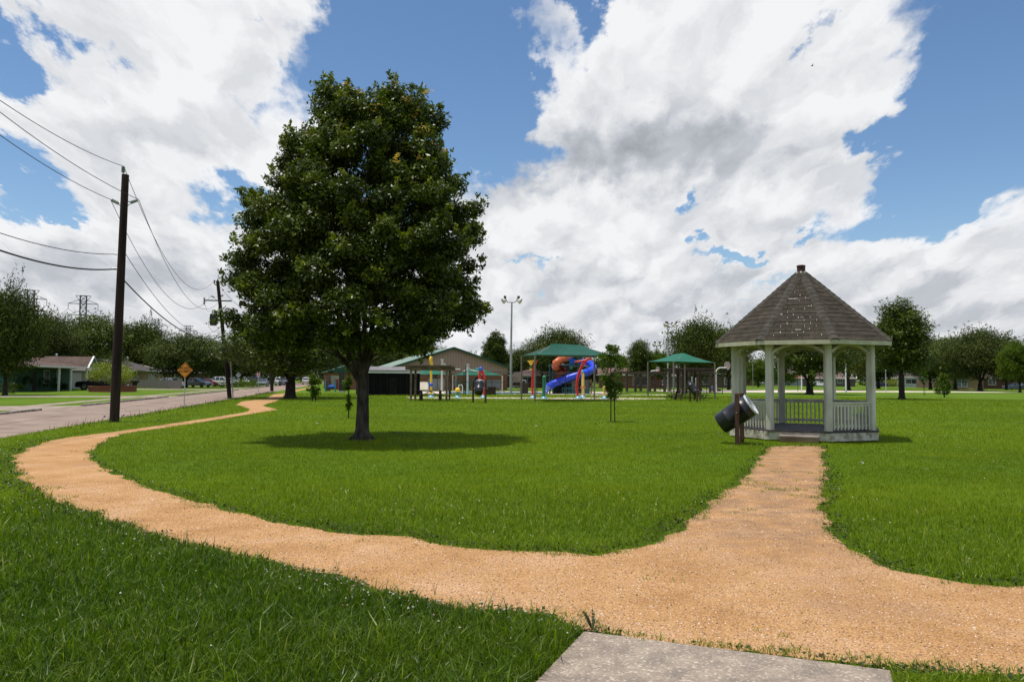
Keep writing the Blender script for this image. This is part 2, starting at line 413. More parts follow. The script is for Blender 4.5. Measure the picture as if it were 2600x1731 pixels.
# ---- materials of the ground
def grass_mat():
    m = bpy.data.materials.new('lawn'); m.use_nodes = True; t = m.node_tree; b = t.nodes['Principled BSDF']
    b.inputs['Roughness'].default_value = .9; b.inputs['Specular IOR Level'].default_value = .1
    co = nd(t, 'ShaderNodeTexCoord')
    def nz(s, d, r=.6):
        n = nd(t, 'ShaderNodeTexNoise'); n.inputs['Scale'].default_value = s; n.inputs['Detail'].default_value = d; n.inputs['Roughness'].default_value = r
        t.links.new(co.outputs['Object'], n.inputs['Vector']); return n.outputs[0]
    a = nz(.10, 6); f = nz(1.4, 8, .7); g = nz(16, 6, .75)
    s = mth(t, 'ADD', mth(t, 'MULTIPLY', a, .55), mth(t, 'ADD', mth(t, 'MULTIPLY', f, .35), mth(t, 'MULTIPLY', g, .55)))
    r = nd(t, 'ShaderNodeValToRGB'); t.links.new(mth(t, 'DIVIDE', s, 1.45), r.inputs[0]); e = r.color_ramp.elements
    e[0].position = .40; e[0].color = (.044, .084, .004, 1); e[1].position = .62; e[1].color = (.125, .180, .010, 1)
    q = e.new(.5); q.color = (.086, .152, .007, 1)
    t.links.new(r.outputs[0], b.inputs['Base Color'])
    bp = nd(t, 'ShaderNodeBump'); bp.inputs['Strength'].default_value = .8; bp.inputs['Distance'].default_value = .05
    t.links.new(g, bp.inputs['Height']); t.links.new(bp.outputs[0], b.inputs['Normal'])
    return m
M_LAWN = grass_mat()
def gravel_mat():
    m = bpy.data.materials.new('crushed_granite'); m.use_nodes = True; t = m.node_tree; b = t.nodes['Principled BSDF']
    b.inputs['Roughness'].default_value = .95; b.inputs['Specular IOR Level'].default_value = .15
    co = nd(t, 'ShaderNodeTexCoord')
    def nz(s, d, r=.6):
        n = nd(t, 'ShaderNodeTexNoise'); n.inputs['Scale'].default_value = s; n.inputs['Detail'].default_value = d; n.inputs['Roughness'].default_value = r
        t.links.new(co.outputs['Object'], n.inputs['Vector']); return n.outputs[0]
    lo = nz(1.1, 9, .66); hi = nz(70, 5, .75)
    r = nd(t, 'ShaderNodeValToRGB'); t.links.new(lo, r.inputs[0]); e = r.color_ramp.elements
    e[0].position = .34; e[0].color = (.41, .225, .092, 1); e[1].position = .66; e[1].color = (.57, .355, .200, 1)
    q = e.new(.5); q.color = (.50, .292, .132, 1)
    r2 = nd(t, 'ShaderNodeValToRGB'); t.links.new(hi, r2.inputs[0]); e = r2.color_ramp.elements
    e[0].position = .40; e[0].color = (.38, .32, .27, 1); e[1].position = .60; e[1].color = (1.18, 1.17, 1.16, 1)
    mc = nd(t, 'ShaderNodeMix', data_type='RGBA', blend_type='MULTIPLY'); mc.inputs[0].default_value = .8
    t.links.new(r.outputs[0], mc.inputs[6]); t.links.new(r2.outputs[0], mc.inputs[7])
    # worn darker soil patches
    pa = nz(.55, 4, .5); mr_ = nd(t, 'ShaderNodeMapRange'); t.links.new(pa, mr_.inputs[0]); mr_.inputs[1].default_value = .56; mr_.inputs[2].default_value = .70; mr_.inputs[4].default_value = .6
    m2 = nd(t, 'ShaderNodeMix', data_type='RGBA'); t.links.new(mr_.outputs[0], m2.inputs[0]); t.links.new(mc.outputs[2], m2.inputs[6]); m2.inputs[7].default_value = (.26, .14, .065, 1)
    # the trodden spur to the gazebo: browner soil mixed into the granite in blotches
    sx3 = nd(t, 'ShaderNodeSeparateXYZ'); t.links.new(co.outputs['Object'], sx3.inputs[0])
    g1 = nd(t, 'ShaderNodeMapRange'); t.links.new(sx3.outputs[1], g1.inputs[0]); g1.inputs[1].default_value = 5.8; g1.inputs[2].default_value = 8.5
    g2 = nd(t, 'ShaderNodeMapRange'); t.links.new(sx3.outputs[0], g2.inputs[0]); g2.inputs[1].default_value = 1.2; g2.inputs[2].default_value = 2.4
    so = nz(2.6, 8, .68); so_r = nd(t, 'ShaderNodeMapRange'); t.links.new(so, so_r.inputs[0]); so_r.inputs[1].default_value = .38; so_r.inputs[2].default_value = .60; so_r.inputs[4].default_value = .9
    sf = mth(t, 'MULTIPLY', mth(t, 'MULTIPLY', g1.outputs[0], g2.outputs[0]), so_r.outputs[0])
    m3 = nd(t, 'ShaderNodeMix', data_type='RGBA'); t.links.new(sf, m3.inputs[0]); t.links.new(m2.outputs[2], m3.inputs[6]); m3.inputs[7].default_value = (.25, .150, .085, 1)
    t.links.new(m3.outputs[2], b.inputs['Base Color'])
    bp = nd(t, 'ShaderNodeBump'); bp.inputs['Strength'].default_value = .7; bp.inputs['Distance'].default_value = .012
    t.links.new(hi, bp.inputs['Height']); t.links.new(bp.outputs[0], b.inputs['Normal'])
    return m
M_GRAVEL = gravel_mat()
def aggregate_mat():
    m = bpy.data.materials.new('aggregate_concrete'); m.use_nodes = True; t = m.node_tree; b = t.nodes['Principled BSDF']
    b.inputs['Roughness'].default_value = .85
    co = nd(t, 'ShaderNodeTexCoord')
    v = nd(t, 'ShaderNodeTexVoronoi'); v.inputs['Scale'].default_value = 75; t.links.new(co.outputs['Object'], v.inputs['Vector'])
    n = nd(t, 'ShaderNodeTexNoise'); n.inputs['Scale'].default_value = 6; n.inputs['Detail'].default_value = 8; t.links.new(co.outputs['Object'], n.inputs['Vector'])
    sepc = nd(t, 'ShaderNodeSeparateColor'); t.links.new(v.outputs['Color'], sepc.inputs[0])
    r = nd(t, 'ShaderNodeValToRGB'); t.links.new(sepc.outputs[0], r.inputs[0]); e = r.color_ramp.elements
    e[0].position = .1; e[0].color = (.235, .195, .155, 1); e[1].position = .98; e[1].color = (.48, .42, .35, 1)
    q = e.new(.75); q.color = (.30, .25, .20, 1)
    q = e.new(.9); q.color = (.35, .29, .235, 1)
    r2 = nd(t, 'ShaderNodeValToRGB'); t.links.new(n.outputs[0], r2.inputs[0]); r2.color_ramp.elements[0].position = .3; r2.color_ramp.elements[1].position = .7
    r2.color_ramp.elements[0].color = (.65, .63, .62, 1); r2.color_ramp.elements[1].color = (1.15, 1.1, 1.05, 1)
    mc = nd(t, 'ShaderNodeMix', data_type='RGBA', blend_type='MULTIPLY'); mc.inputs[0].default_value = 1
    t.links.new(r.outputs[0], mc.inputs[6]); t.links.new(r2.outputs[0], mc.inputs[7]); t.links.new(mc.outputs[2], b.inputs['Base Color'])
    bp = nd(t, 'ShaderNodeBump'); bp.inputs['Strength'].default_value = .5; bp.inputs['Distance'].default_value = .006
    t.links.new(v.outputs['Distance'], bp.inputs['Height']); bp.invert = True; t.links.new(bp.outputs[0], b.inputs['Normal'])
    return m
M_AGG = aggregate_mat()
M_ROAD = mat('worn_concrete_road', (.19,.138,.108), (.29,.215,.168), scale=.9, rough=.9, bump=.2, bscale=30, detail=9)
M_CONC = mat('pale_concrete', (.20,.155,.12), (.34,.27,.215), scale=1.5, rough=.9, bump=.1, detail=8)
M_KERB = mat('kerb_concrete', (.16,.13,.105), (.38,.33,.28), scale=2.5, rough=.9, detail=8)

# ---- ground sheet
xs = sorted(set([-1500,-700,-300] + list(range(-200, 201, 10)) + [300,700,1500])); ys = sorted(set([-300,-60] + list(range(-20, 301, 10)) + [450,700,1300,2500]))
g = MB()
V = [(x, y, 0) for y in ys for x in xs]; nx = len(xs)
g.add(V, [(j*nx+i, j*nx+i+1, (j+1)*nx+i+1, (j+1)*nx+i) for j in range(len(ys)-1) for i in range(nx-1)])
tag(g.build('ground', M_LAWN), kind='structure')

from mathutils.geometry import tessellate_polygon
def flat(name, pts, z, m, kind='structure'):
    vs3 = [Vector((p[0], p[1], z)) for p in pts]
    tris = tessellate_polygon([vs3])
    o = MB(); o.add([tuple(v) for v in vs3], [tuple(t) for t in tris])
    ob = o.build(name, m); return tag(ob, kind=kind)
flat('path', PATH_S, .004, M_GRAVEL)

# concrete slab at the photographer's feet (top just above the path)
sb = MB(); ang = math.atan2(dirn.y, dirn.x)
sb.prism([tuple(SLAB[i]) for i in range(4)], -.1, .012, 'z')
tag(sb.build('pavement', M_AGG, bevel=.008), kind='structure')

# road, kerbs, far pavement and driveways
near_x = lambda y: -9.4 - .206 * y
road = [ST(-25, 0), ST(420, 0), ST(420, -5.55), ST(-25, -5.55)]
flat('road', road, .004, M_ROAD)
k = MB(); k.M = Matrix.Translation(SO) @ Matrix.Rotation(STREET_RZ, 4, 'Z')
DRIVES = [(38, 44), (64, 68), (103, 110), (146, 151), (172, 176), (200, 204), (232, 238)]
# far kerb, dropped where a drive crosses (local x = -t, y = s)
prev = -25
for a, b in DRIVES + [(420, 420)]:
    y = prev
    while y < a:
        y2 = min(y + 3.0, a); k.box(-.22, 0, y, y2 - .012, -.02, .11 + .012 * math.sin(y * 1.7)); y = y2
    prev = b
tag(k.build('kerb', M_KERB, bevel=.02), kind='structure')
k = MB(); k.M = Matrix.Translation(SO) @ Matrix.Rotation(STREET_RZ, 4, 'Z')
k.box(-3.3, -2.3, -25, 420, -.05, .006)
tag(k.build('far_pavement', M_CONC), kind='structure')
k = MB(); k.M = Matrix.Translation(SO) @ Matrix.Rotation(STREET_RZ, 4, 'Z')
for a, b in DRIVES: k.prism([(-.0, a - .8), (-.0, b + .8), (-1.5, b), (-19, b), (-19, a), (-1.5, a)], -.05, .0105, 'z')
tag(k.build('driveways', M_CONC), kind='structure')
# cracks and tar joints in the road
cr_ = MB()
for i in range(16):
    s0 = 8 + i * 6.1; w = .025
    pts = [ST(s0 + random.uniform(-.15, .15) + random.uniform(-1,1)*(.4 if i%3 else 0)*j, -5.5 * j / 7) for j in range(8)]
    for a, b in zip(pts[:-1], pts[1:]):
        d = (b - a).normalized(); n_ = Vector((-d.y, d.x, 0)) * w / 2
        cr_.add([(*(a-n_)[:2], .008), (*(b-n_)[:2], .008), (*(b+n_)[:2], .008), (*(a+n_)[:2], .008)], [(0,1,2,3)])
x_ = -2.8
pts = [ST(5 + j * 2.5, x_ + .12 * math.sin(j * 1.3) + random.uniform(-.1, .1)) for j in range(50)]
for a, b in zip(pts[:-1], pts[1:]):
    d = (b - a).normalized(); n_ = Vector((-d.y, d.x, 0)) * .02
    cr_.add([(*(a-n_)[:2], .009), (*(b-n_)[:2], .009), (*(b+n_)[:2], .009), (*(a+n_)[:2], .009)], [(0,1,2,3)])
tag(cr_.build('road_cracks', mat('tar_joint', (.10,.075,.06))), kind='structure')

# pool surround, splash pad, court
def gp(pxs, z=0): return [G(*p) for p in pxs]
M_DECK = mat('pool_deck_concrete', (.50,.42,.33), (.62,.54,.44), scale=.8, rough=.9)
flat('pool_deck', [GY(1060,103), GY(1560,103), GY(1530,82.5), GY(1075,82.5)], .004, M_DECK)
flat('splash_pad', [G(1030,1007.5), G(1560,1009), G(1690,1010.5), G(1690,1013), G(1560,1015), G(1300,1012), G(1040,1011)], .005, M_DECK)
flat('garden_path', [G(1500,1002.5), G(1692,1001.5), G(1692,1003.3), G(1500,1004.3)], .005, M_DECK)
M_WATER = mat('pool_water', (.04,.26,.40), (.10,.40,.52), scale=1.5, rough=.12, bump=.3, bscale=6, spec=.5)
flat('pool_water', [GY(1140,96.5), GY(1372,96.5), GY(1392,92), GY(1385,87), GY(1120,87)], .012, M_WATER)
flat('sports_court', [G(1640,989.5), G(2080,990.6), G(2600,995.2), G(2600,996.4), G(2140,995.3), G(1960,996.3), G(1700,995)], .005, mat('court_concrete', (.46,.38,.32), (.60,.52,.45), scale=.3, rough=.9))

# ------------------------------------------------------------------ gazebo
GC = Vector((8.556, 22.627, 0)); GR = 2.0; GA0 = math.radians(-90 + 22.5 - 24.17)
def gcorner(k, R, z): a = GA0 - k * math.pi / 4; return Vector((R * math.cos(a), R * math.sin(a), z))
M_GWOOD = mat('weathered_white_paint', (.36,.345,.275), (.60,.575,.485), scale=3, rough=.75, bump=.25, bscale=14, stretch=(1,1,.35), lo=.3, hi=.6, detail=8)
M_GBASE = mat('flaking_white_paint', (.27,.235,.17), (.56,.53,.44), scale=4.5, rough=.8, bump=.3, bscale=14, lo=.38, hi=.55, detail=9)
M_GDECK = mat('dark_painted_deck', (.05,.045,.045), (.10,.09,.085), scale=6, rough=.7)
def shingle_mat():
    m = bpy.data.materials.new('asphalt_shingles'); m.use_nodes = True; t = m.node_tree; b = t.nodes['Principled BSDF']; b.inputs['Roughness'].default_value = .95
    b.inputs['Specular IOR Level'].default_value = .1
    uv = nd(t, 'ShaderNodeUVMap', uv_map='UVMap'); br = nd(t, 'ShaderNodeTexBrick'); t.links.new(uv.outputs[0], br.inputs['Vector'])
    br.inputs['Scale'].default_value = 1; br.inputs['Brick Width'].default_value = .30; br.inputs['Row Height'].default_value = .125
    br.inputs['Mortar Size'].default_value = .007; br.inputs['Mortar Smooth'].default_value = .3; br.inputs['Bias'].default_value = 0
    br.inputs['Color1'].default_value = (.046,.040,.032,1); br.inputs['Color2'].default_value = (.064,.056,.045,1); br.inputs['Mortar'].default_value = (.018,.016,.014,1)
    n = nd(t, 'ShaderNodeTexNoise'); n.inputs['Scale'].default_value = 2.2; n.inputs['Detail'].default_value = 10; t.links.new(uv.outputs[0], n.inputs['Vector']); n.inputs['Roughness'].default_value = .7
    r = nd(t, 'ShaderNodeValToRGB'); t.links.new(n.outputs[0], r.inputs[0]); r.color_ramp.elements[0].position = .3; r.color_ramp.elements[1].position = .7
    r.color_ramp.elements[0].color = (.62,.60,.58,1); r.color_ramp.elements[1].color = (1.35,1.3,1.2,1)
    mc = nd(t, 'ShaderNodeMix', data_type='RGBA', blend_type='MULTIPLY'); mc.inputs[0].default_value = 1
    t.links.new(br.outputs[0], mc.inputs[6]); t.links.new(r.outputs[0], mc.inputs[7]); t.links.new(mc.outputs[2], b.inputs['Base Color'])
    bp = nd(t, 'ShaderNodeBump'); bp.inputs['Strength'].default_value = .6; bp.inputs['Distance'].default_value = .01; bp.invert = True
    t.links.new(br.outputs['Fac'], bp.inputs['Height']); t.links.new(bp.outputs[0], b.inputs['Normal'])
    return m
M_SHING = shingle_mat(); M_RIDGE = mat('ridge_shingles', (.044,.038,.030), (.068,.060,.048), scale=5, rough=.95, bump=.4)
M_CHIP = mat('bare_fibre_marks', (.26,.25,.22), (.42,.40,.37), scale=20, rough=.9)
gz = thing('gazebo', GC, 0, 'white octagonal park gazebo with dark shingled roof at the end of the gravel spur', 'gazebo')
FL = .30
m = MB(); m.prism([tuple(gcorner(k, 2.14, 0)[:2]) for k in range(8)], .04, FL - .045, 'z'); m.build('base_skirt', M_GBASE, gz)
m = MB()
# deck boards, cut to the octagon by their lengths
Rd = 2.17; ap = Rd * math.cos(math.pi / 8)
for i in range(30):
    y0 = -ap + i * (2 * ap / 30); y1 = y0 + 2 * ap / 30 - .006
    half = min(ap, ap * math.sqrt(2) - max(abs(y0), abs(y1)))
    a = GA0 - math.pi / 8
    mm = Matrix.Rotation(a, 4, 'Z'); m.M = mm; m.box(-half, half, y0, y1, FL - .045, FL)
m.build('deck', M_GDECK, gz)
for k in range(8):
    m = MB(); c = gcorner(k, GR - .03, 0); a = math.atan2(c.y, c.x)
    m.M = Matrix.Translation((c.x, c.y, 0)) @ Matrix.Rotation(a, 4, 'Z')
    w = .092
    m.prism([(w,-.055),(w,.055),(.055,w),(-w,w),(-w,-w),(.055,-w)], FL + .001, 2.66, 'z')
    m.box(-w-.012, w+.012, -w-.012, w+.012, FL+.001, FL + .09) if False else None
    m.build('post', M_GWOOD, gz, bevel=.006)
for k in range(8):
    a = gcorner(k, GR - .03, 0); b = gcorner(k + 1, GR - .03, 0); d = (b - a); L = d.length; d.normalize(); n_ = Vector((d.y, -d.x, 0))
    if n_.dot(a) < 0: n_ = -n_
    base = Matrix.Translation((a.x, a.y, 0)) @ Matrix.Rotation(math.atan2(d.y, d.x), 4, 'Z')
    # arched bracket between posts
    m = MB(); m.M = base; x0, x1 = .085, L - .085; N = 14
    top, bot = [], []
    for j in range(N + 1):
        t = j / N; x = x0 + (x1 - x0) * t; z = 2.37 + .235 * math.sin(math.pi * t) ** .8
        top.append((x, z + .085 + .01 * math.sin(math.pi * t))); bot.append((x, z))
    V = []; Fc = []
    for j in range(N + 1):
        for (x, z) in (bot[j], top[j]):
            for y in (-.022, .022): V.append((x, y, z))
    for j in range(N):
        o = j * 4; q = o + 4
        Fc += [(o, o+2, q+2, q), (o+1, q+1, q+3, o+3), (o+2, o+3, q+3, q+2), (o, q, q+1, o+1)]
    Fc += [(0,1,3,2), (N*4, N*4+2, N*4+3, N*4+1)]
    m.add(V, Fc); m.build('arch', M_GWOOD, gz)
    m = MB(); m.M = base; m.box(.05, L - .05, -.03, .03, 2.63, 2.735); m.build('header_beam', M_GWOOD, gz)
    if k != 0:
        m = MB(); m.M = base
        m.box(x0, x1, -.06, .06, 1.035, 1.075); m.box(x0, x1, -.022, .022, .965, 1.033)
        m.box(x0, x1, -.022, .022, .385, .46)
        nb = 11
        for j in range(nb):
            x = x0 + (j + .5) * (x1 - x0) / nb; yb = -.04 if k in (1, 7) else .04
            sgn = 1
            m.box(x - .021, x + .021, .024, .062, .33, .964)
            m.box(x - .021, x + .021, -.062, -.024, .335, .37) if False else None
        m.build('railing', M_GWOOD, gz)
# bench inside
for kk in (5, 6):
    a = gcorner(kk, GR - .03, 0); b = gcorner(kk + 1, GR - .03, 0); d = (b - a); L = d.length; d.normalize()
    m = MB(); m.M = Matrix.Translation((a.x, a.y, 0)) @ Matrix.Rotation(math.atan2(d.y, d.x), 4, 'Z')
    s_ = 1 if (m.M @ Vector((L/2, 1, 0)) ).length < (m.M @ Vector((L/2, -1, 0))).length else -1
    if kk == 6:
        for q in (.14, .29, .44): m.box(.35, L - .25, *sorted((s_*(q-.065), s_*(q+.065))), .70, .74)
        for xx in (.45, L-.4): m.box(xx-.04, xx+.04, *sorted((s_*.12, s_*.46)), FL+.001, .699)
        m.build('bench', M_GWOOD, gz)
# roof
RE, ZE, ZP, RT = 2.52, 2.735, 4.86, .14
m = MB()
for k in range(8):
    a0, a1 = gcorner(k, RE, ZE), gcorner(k + 1, RE, ZE); t0, t1 = gcorner(k, RT, ZP - .03), gcorner(k + 1, RT, ZP - .03)
    e = (a1 - a0); L = e.length; e.normalize(); up = ((t0 + t1) / 2 - (a0 + a1) / 2); H = up.length
    n_ = e.cross(up).normalized()
    N = 16
    # shingle courses as real overlapping strips: each course rises 8 mm at its lower edge
    if n_.z < 0: n_ = -n_
    for j in range(N):
        u0, u1 = j / N, (j + 1) / N
        p0, p1 = a0.lerp(t0, u0), a1.lerp(t1, u0); q0, q1 = a0.lerp(t0, u1), a1.lerp(t1, u1)
        l0, l1 = (p0 - p1).length / 2, (q0 - q1).length / 2
        up0 = n_ * .010
        P0, P1 = p0 + up0, p1 + up0
        off = k * 3.37
        m.add([tuple(P0), tuple(P1), tuple(q1), tuple(q0)], [(0,1,2,3)], [[(off-l0, H*u0), (off+l0, H*u0), (off+l1, H*u1), (off-l1, H*u1)]])
        m.add([tuple(p0), tuple(p1), tuple(P1), tuple(P0)], [(0,1,2,3)], [[(0,0)]*4])
roofmb = m
m = MB()
for k in range(8):
    a0 = gcorner(k, RE + .005, ZE + .01); t0 = gcorner(k, RT, ZP - .02)
    d = (t0 - a0); Ld = d.length; d.normalize(); tang = Vector((-a0.y, a0.x, 0)).normalized(); n_ = d.cross(tang).normalized()
    if n_.z < 0: n_ = -n_
    for j in range(17):
        p = a0 + d * (Ld * j / 17); q = a0 + d * (Ld * (j + 1) / 17 + .01)
        w = .135 if j < 15 else .08
        drop = .045
        V = []
        for c, hh in ((p, .034), (q, .022)):
            V += [tuple(c - tang * w - n_ * drop + n_ * hh*.4), tuple(c - tang * w*.35 + n_ * hh), tuple(c + tang * w*.35 + n_ * hh), tuple(c + tang * w - n_ * drop + n_ * hh*.4)]
        m.add(V, [(0,1,5,4),(1,2,6,5),(2,3,7,6),(0,3,2,1),(4,5,6,7)])
ridgemb = m
m = roofmb; m.m = 1; m.hasuv = True   # worn marks at shingle joints of the front facet
a0, a1 = gcorner(0, RE, ZE), gcorner(1, RE, ZE); t0, t1 = gcorner(0, RT, ZP - .03), gcorner(1, RT, ZP - .03)
e = (a1 - a0).normalized(); mid = (a0 + a1) / 2; up = ((t0 + t1) / 2 - mid); H = up.length; upn = up.normalized(); n_ = e.cross(upn)
if n_.z < 0: n_ = -n_
rr = random.Random(5)
row = 0
while row * .125 + .12 < H * .93:
    half = (a0 - a1).length / 2 * (1 - row * .125 / H) - .17
    kx = -6
    while kx <= 6:
        u = kx * .30 + (0 if row % 2 else .15) - .02; kx += 1
        if abs(u) < half and rr.random() < .55:
            w = rr.uniform(.005, .011); h = rr.uniform(.04, .09)
            c = mid + e * (u + rr.uniform(-.012,.012)) + upn * (row * .125 + .065) + n_ * .0125
            m.add([tuple(c - e*w - upn*h/2), tuple(c + e*w*.7 - upn*h/2), tuple(c + e*w + upn*h/2), tuple(c - e*w*.8 + upn*h/2)], [(0,1,2,3)])
    row += 1
for (u, v, ww) in ((-.18, 1.78, .30), (.25, 1.42, .05), (-.35, 2.05, .1), (.1, .95, .08), (.02,.42,.14),(-.45,1.1,.06)):
    for j in range(int(ww / .02)):
        c = mid + e * (-u - ww/2 + j * .02) + upn * (v + rr.uniform(-.012, .012)) + n_ * .0128; w = rr.uniform(.006, .012); h = rr.uniform(.015, .035)
        m.add([tuple(c - e*w - upn*h/2), tuple(c + e*w - upn*h/2), tuple(c + e*w + upn*h/2), tuple(c - e*w + upn*h/2)], [(0,1,2,3)])
m.m = 0
rf = roofmb.build('roof', [M_SHING, M_CHIP], gz); ridgemb.build('ridge_caps', M_RIDGE, rf)
m = MB()
for k in range(8):
    a = gcorner(k, RE + .012, 0); b = gcorner(k + 1, RE + .012, 0); ai = gcorner(k, RE - .03, 0); bi = gcorner(k + 1, RE - .03, 0)
    m.add([(a.x,a.y,2.62),(b.x,b.y,2.62),(bi.x,bi.y,2.62),(ai.x,ai.y,2.62),(a.x,a.y,2.733),(b.x,b.y,2.733),(bi.x,bi.y,2.733),(ai.x,ai.y,2.733)],
          [(3,2,1,0),(4,5,6,7),(0,1,5,4),(2,3,7,6)])
m.build('fascia', mat('eave_paint', (.40,.39,.25), (.52,.50,.36), scale=3, rough=.7), gz)
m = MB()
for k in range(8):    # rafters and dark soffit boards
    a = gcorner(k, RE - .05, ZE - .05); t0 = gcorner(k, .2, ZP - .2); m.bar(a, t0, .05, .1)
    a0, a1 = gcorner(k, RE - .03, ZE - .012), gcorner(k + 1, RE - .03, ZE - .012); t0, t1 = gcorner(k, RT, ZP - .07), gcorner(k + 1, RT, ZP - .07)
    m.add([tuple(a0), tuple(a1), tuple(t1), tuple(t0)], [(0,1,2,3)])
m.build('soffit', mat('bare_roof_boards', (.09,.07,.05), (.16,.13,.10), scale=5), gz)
m = MB(); m.M = Matrix.Translation((0, 0, ZP - .05))
m.lathe([(.001,0),(.17,0),(.165,.035),(.125,.055)], 16); m.build('flashing', mat('flashing_paint', (.45,.43,.38), (.65,.62,.56), scale=12), gz, smooth=True)
m = MB(); m.M = Matrix.Translation((0, 0, ZP)); m.lathe([(.118,.0),(.118,.155),(.128,.158),(.128,.19),(.10,.205),(.001,.206)], 18)
m.build('vent_cap', mat('rusty_vent', (.03,.02,.017), (.13,.05,.03), scale=9, rough=.6, metal=.3), gz, smooth=True)
# step
fa = gcorner(0, 2.14, 0); fb = gcorner(1, 2.14, 0); fm = (fa + fb) / 2; fn = fm.normalized(); ft = Vector((-fn.y, fn.x, 0))
st = thing('wooden_step', GC + fn * (fm.length + .21) - ft * (-.03), math.atan2(ft.y, ft.x), 'low brown wooden step box in front of the gazebo opening', 'step')
m = MB(); m.box(-.48, .48, -.19, .19, 0, .145); m.build('riser', mat('worn_brown_wood', (.16,.085,.05), (.30,.20,.13), scale=5, stretch=(.3,1,1)), st)
m = MB(); m.box(-.505, .505, -.215, -.005, .147, .19); m.box(-.505, .505, .005, .2, .147, .19); m.build('tread', mat('worn_grey_wood', (.20,.15,.12), (.34,.28,.24), scale=6, stretch=(.3,1,1)), st, bevel=.006)

# ------------------------------------------------------------------ litter barrels on twin posts
M_BPOST = mat('dark_brown_post', (.045,.022,.014), (.10,.05,.03), scale=6, stretch=(1,1,.25), rough=.8, bump=.3)
M_BARREL = mat('black_plastic', (.008,.008,.010), (.016,.016,.02), scale=4, rough=.38, spec=.5)
M_LINER = mat('silver_bin_liner', (.40,.43,.46), (.75,.78,.82), scale=30, rough=.25, spec=.6, bump=.6)
def barrel(p1, p2, h, axis_h, tilt, slide, label, liner=True, R=.29, L=.88, pw=.1):
    p1 = Vector(p1); p2 = Vector(p2); mid = (p1 + p2) / 2
    t = thing('litter_barrel', (mid.x, mid.y, 0), 0, label, 'litter bin', 'black litter barrels slung between brown posts')
    for p in (p1, p2):
        q = p - mid; m = MB(); m.M = Matrix.Translation((q.x, q.y, 0)) @ Matrix.Rotation(rz_of(p2 - p1), 4, 'Z')
        m.box(-pw/2, pw/2, -pw/2, pw/2, -.05, h - .12); m.box(-pw/2+.008, pw/2-.008, -pw/2+.008, pw/2-.008, h-.12, h-.095)
        m.box(-pw/2, pw/2, -pw/2, pw/2, h-.095, h-.03)
        m.add([(-pw/2,-pw/2,h-.03),(pw/2,-pw/2,h-.03),(pw/2,pw/2,h-.03),(-pw/2,pw/2,h-.03),(0,0,h)], [(0,1,4),(1,2,4),(2,3,4),(3,0,4),(3,2,1,0)])
        m.build('post', M_BPOST, t)
    ax = Vector((axis_h[0], axis_h[1], 0)).normalized() * math.cos(tilt) + Vector((0, 0, math.sin(tilt)))
    qq = ax.to_track_quat('Z', 'Y').to_matrix().to_4x4()
    zc = h * .62; M = Matrix.Translation(Vector((0, 0, zc)) + ax * slide) @ qq
    prof = [(.001,-L/2),(R*.86,-L/2),(R*.93,-L/2+.03),(R*.95,-L/2+.25),(R*.975,-L/2+.26),(R*.975,-L/2+.285),(R*.96,-L/2+.295),(R,-L/2+.45),(R*.99,L/2-.22),(R*1.015,L/2-.21),(R*1.015,L/2-.185),(R*.985,L/2-.175),(R*.95,L/2-.03),(R*.97,L/2),(R*.91,L/2),(R*.9,L/2-.2),(R*.88,-L/2+.08),(.001,-L/2+.07)]
    m = MB(); m.M = M; m.lathe(prof, 28); b = m.build('barrel', M_BARREL, t, smooth=True)
    m = MB(); m.M = M; m.lathe([(R*.965,L/2-.035),(R*1.0,L/2-.005),(R*.97,L/2+.018),(R*.9,L/2+.006),(R*.88,L/2-.12),(R*.86,L/2-.3)], 28)
    m.build('liner', M_LINER if liner else mat('black_bin_liner', (.01,.01,.011), (.02,.02,.02), scale=20, rough=.3, spec=.5), b, smooth=True)
    for p in (p1, p2):
        q = p - mid; m = MB(); ia = Vector((0,0,zc)) + q * .6; m.bar(ia, Vector((q.x, q.y, zc)), .03, .05)
        m.M = Matrix.Identity(4); m.bar(Vector((q.x*1.08, q.y*1.08, zc)), Vector((q.x*1.35, q.y*1.35, zc)), .022); m.build('bracket', mat('galvanised_steel', (.35,.36,.37), (.5,.5,.5), scale=8, rough=.4, metal=.8), t)
    return t
p1 = G(1872.2, 1130); p2 = p1 + Vector((.36, .80, 0))
barrel(p1, p2, 1.34, (.9, -.42), math.radians(34), -.12, 'black litter barrel with silver liner tilted between brown posts beside the gazebo', R=.30, L=.95)
p1 = G(1201, 1022); p2 = G(1232.6, 1023.2)
barrel(p1, p2, 1.62, (.18, 1), math.radians(52), 0.05, 'black litter barrel between brown posts to the right of the picnic table under the pergola', liner=True, R=.31, L=.95)
p1 = G(1752, 1019); p2 = G(1770, 1020.5)
barrel(p1, p2, 1.5, (-.75, .65), math.radians(45), 0.0, 'black litter barrel leaning in front of the dark table by the small green canopy', liner=False, R=.32, L=1.1)
p1 = G(1676, 992); p2 = p1 + Vector((.9, .3, 0))
barrel(p1, p2, 1.6, (.2, .9), math.radians(60), 0.0, 'small far black litter barrel by the long timber pergola', liner=False, R=.36, L=1.2)
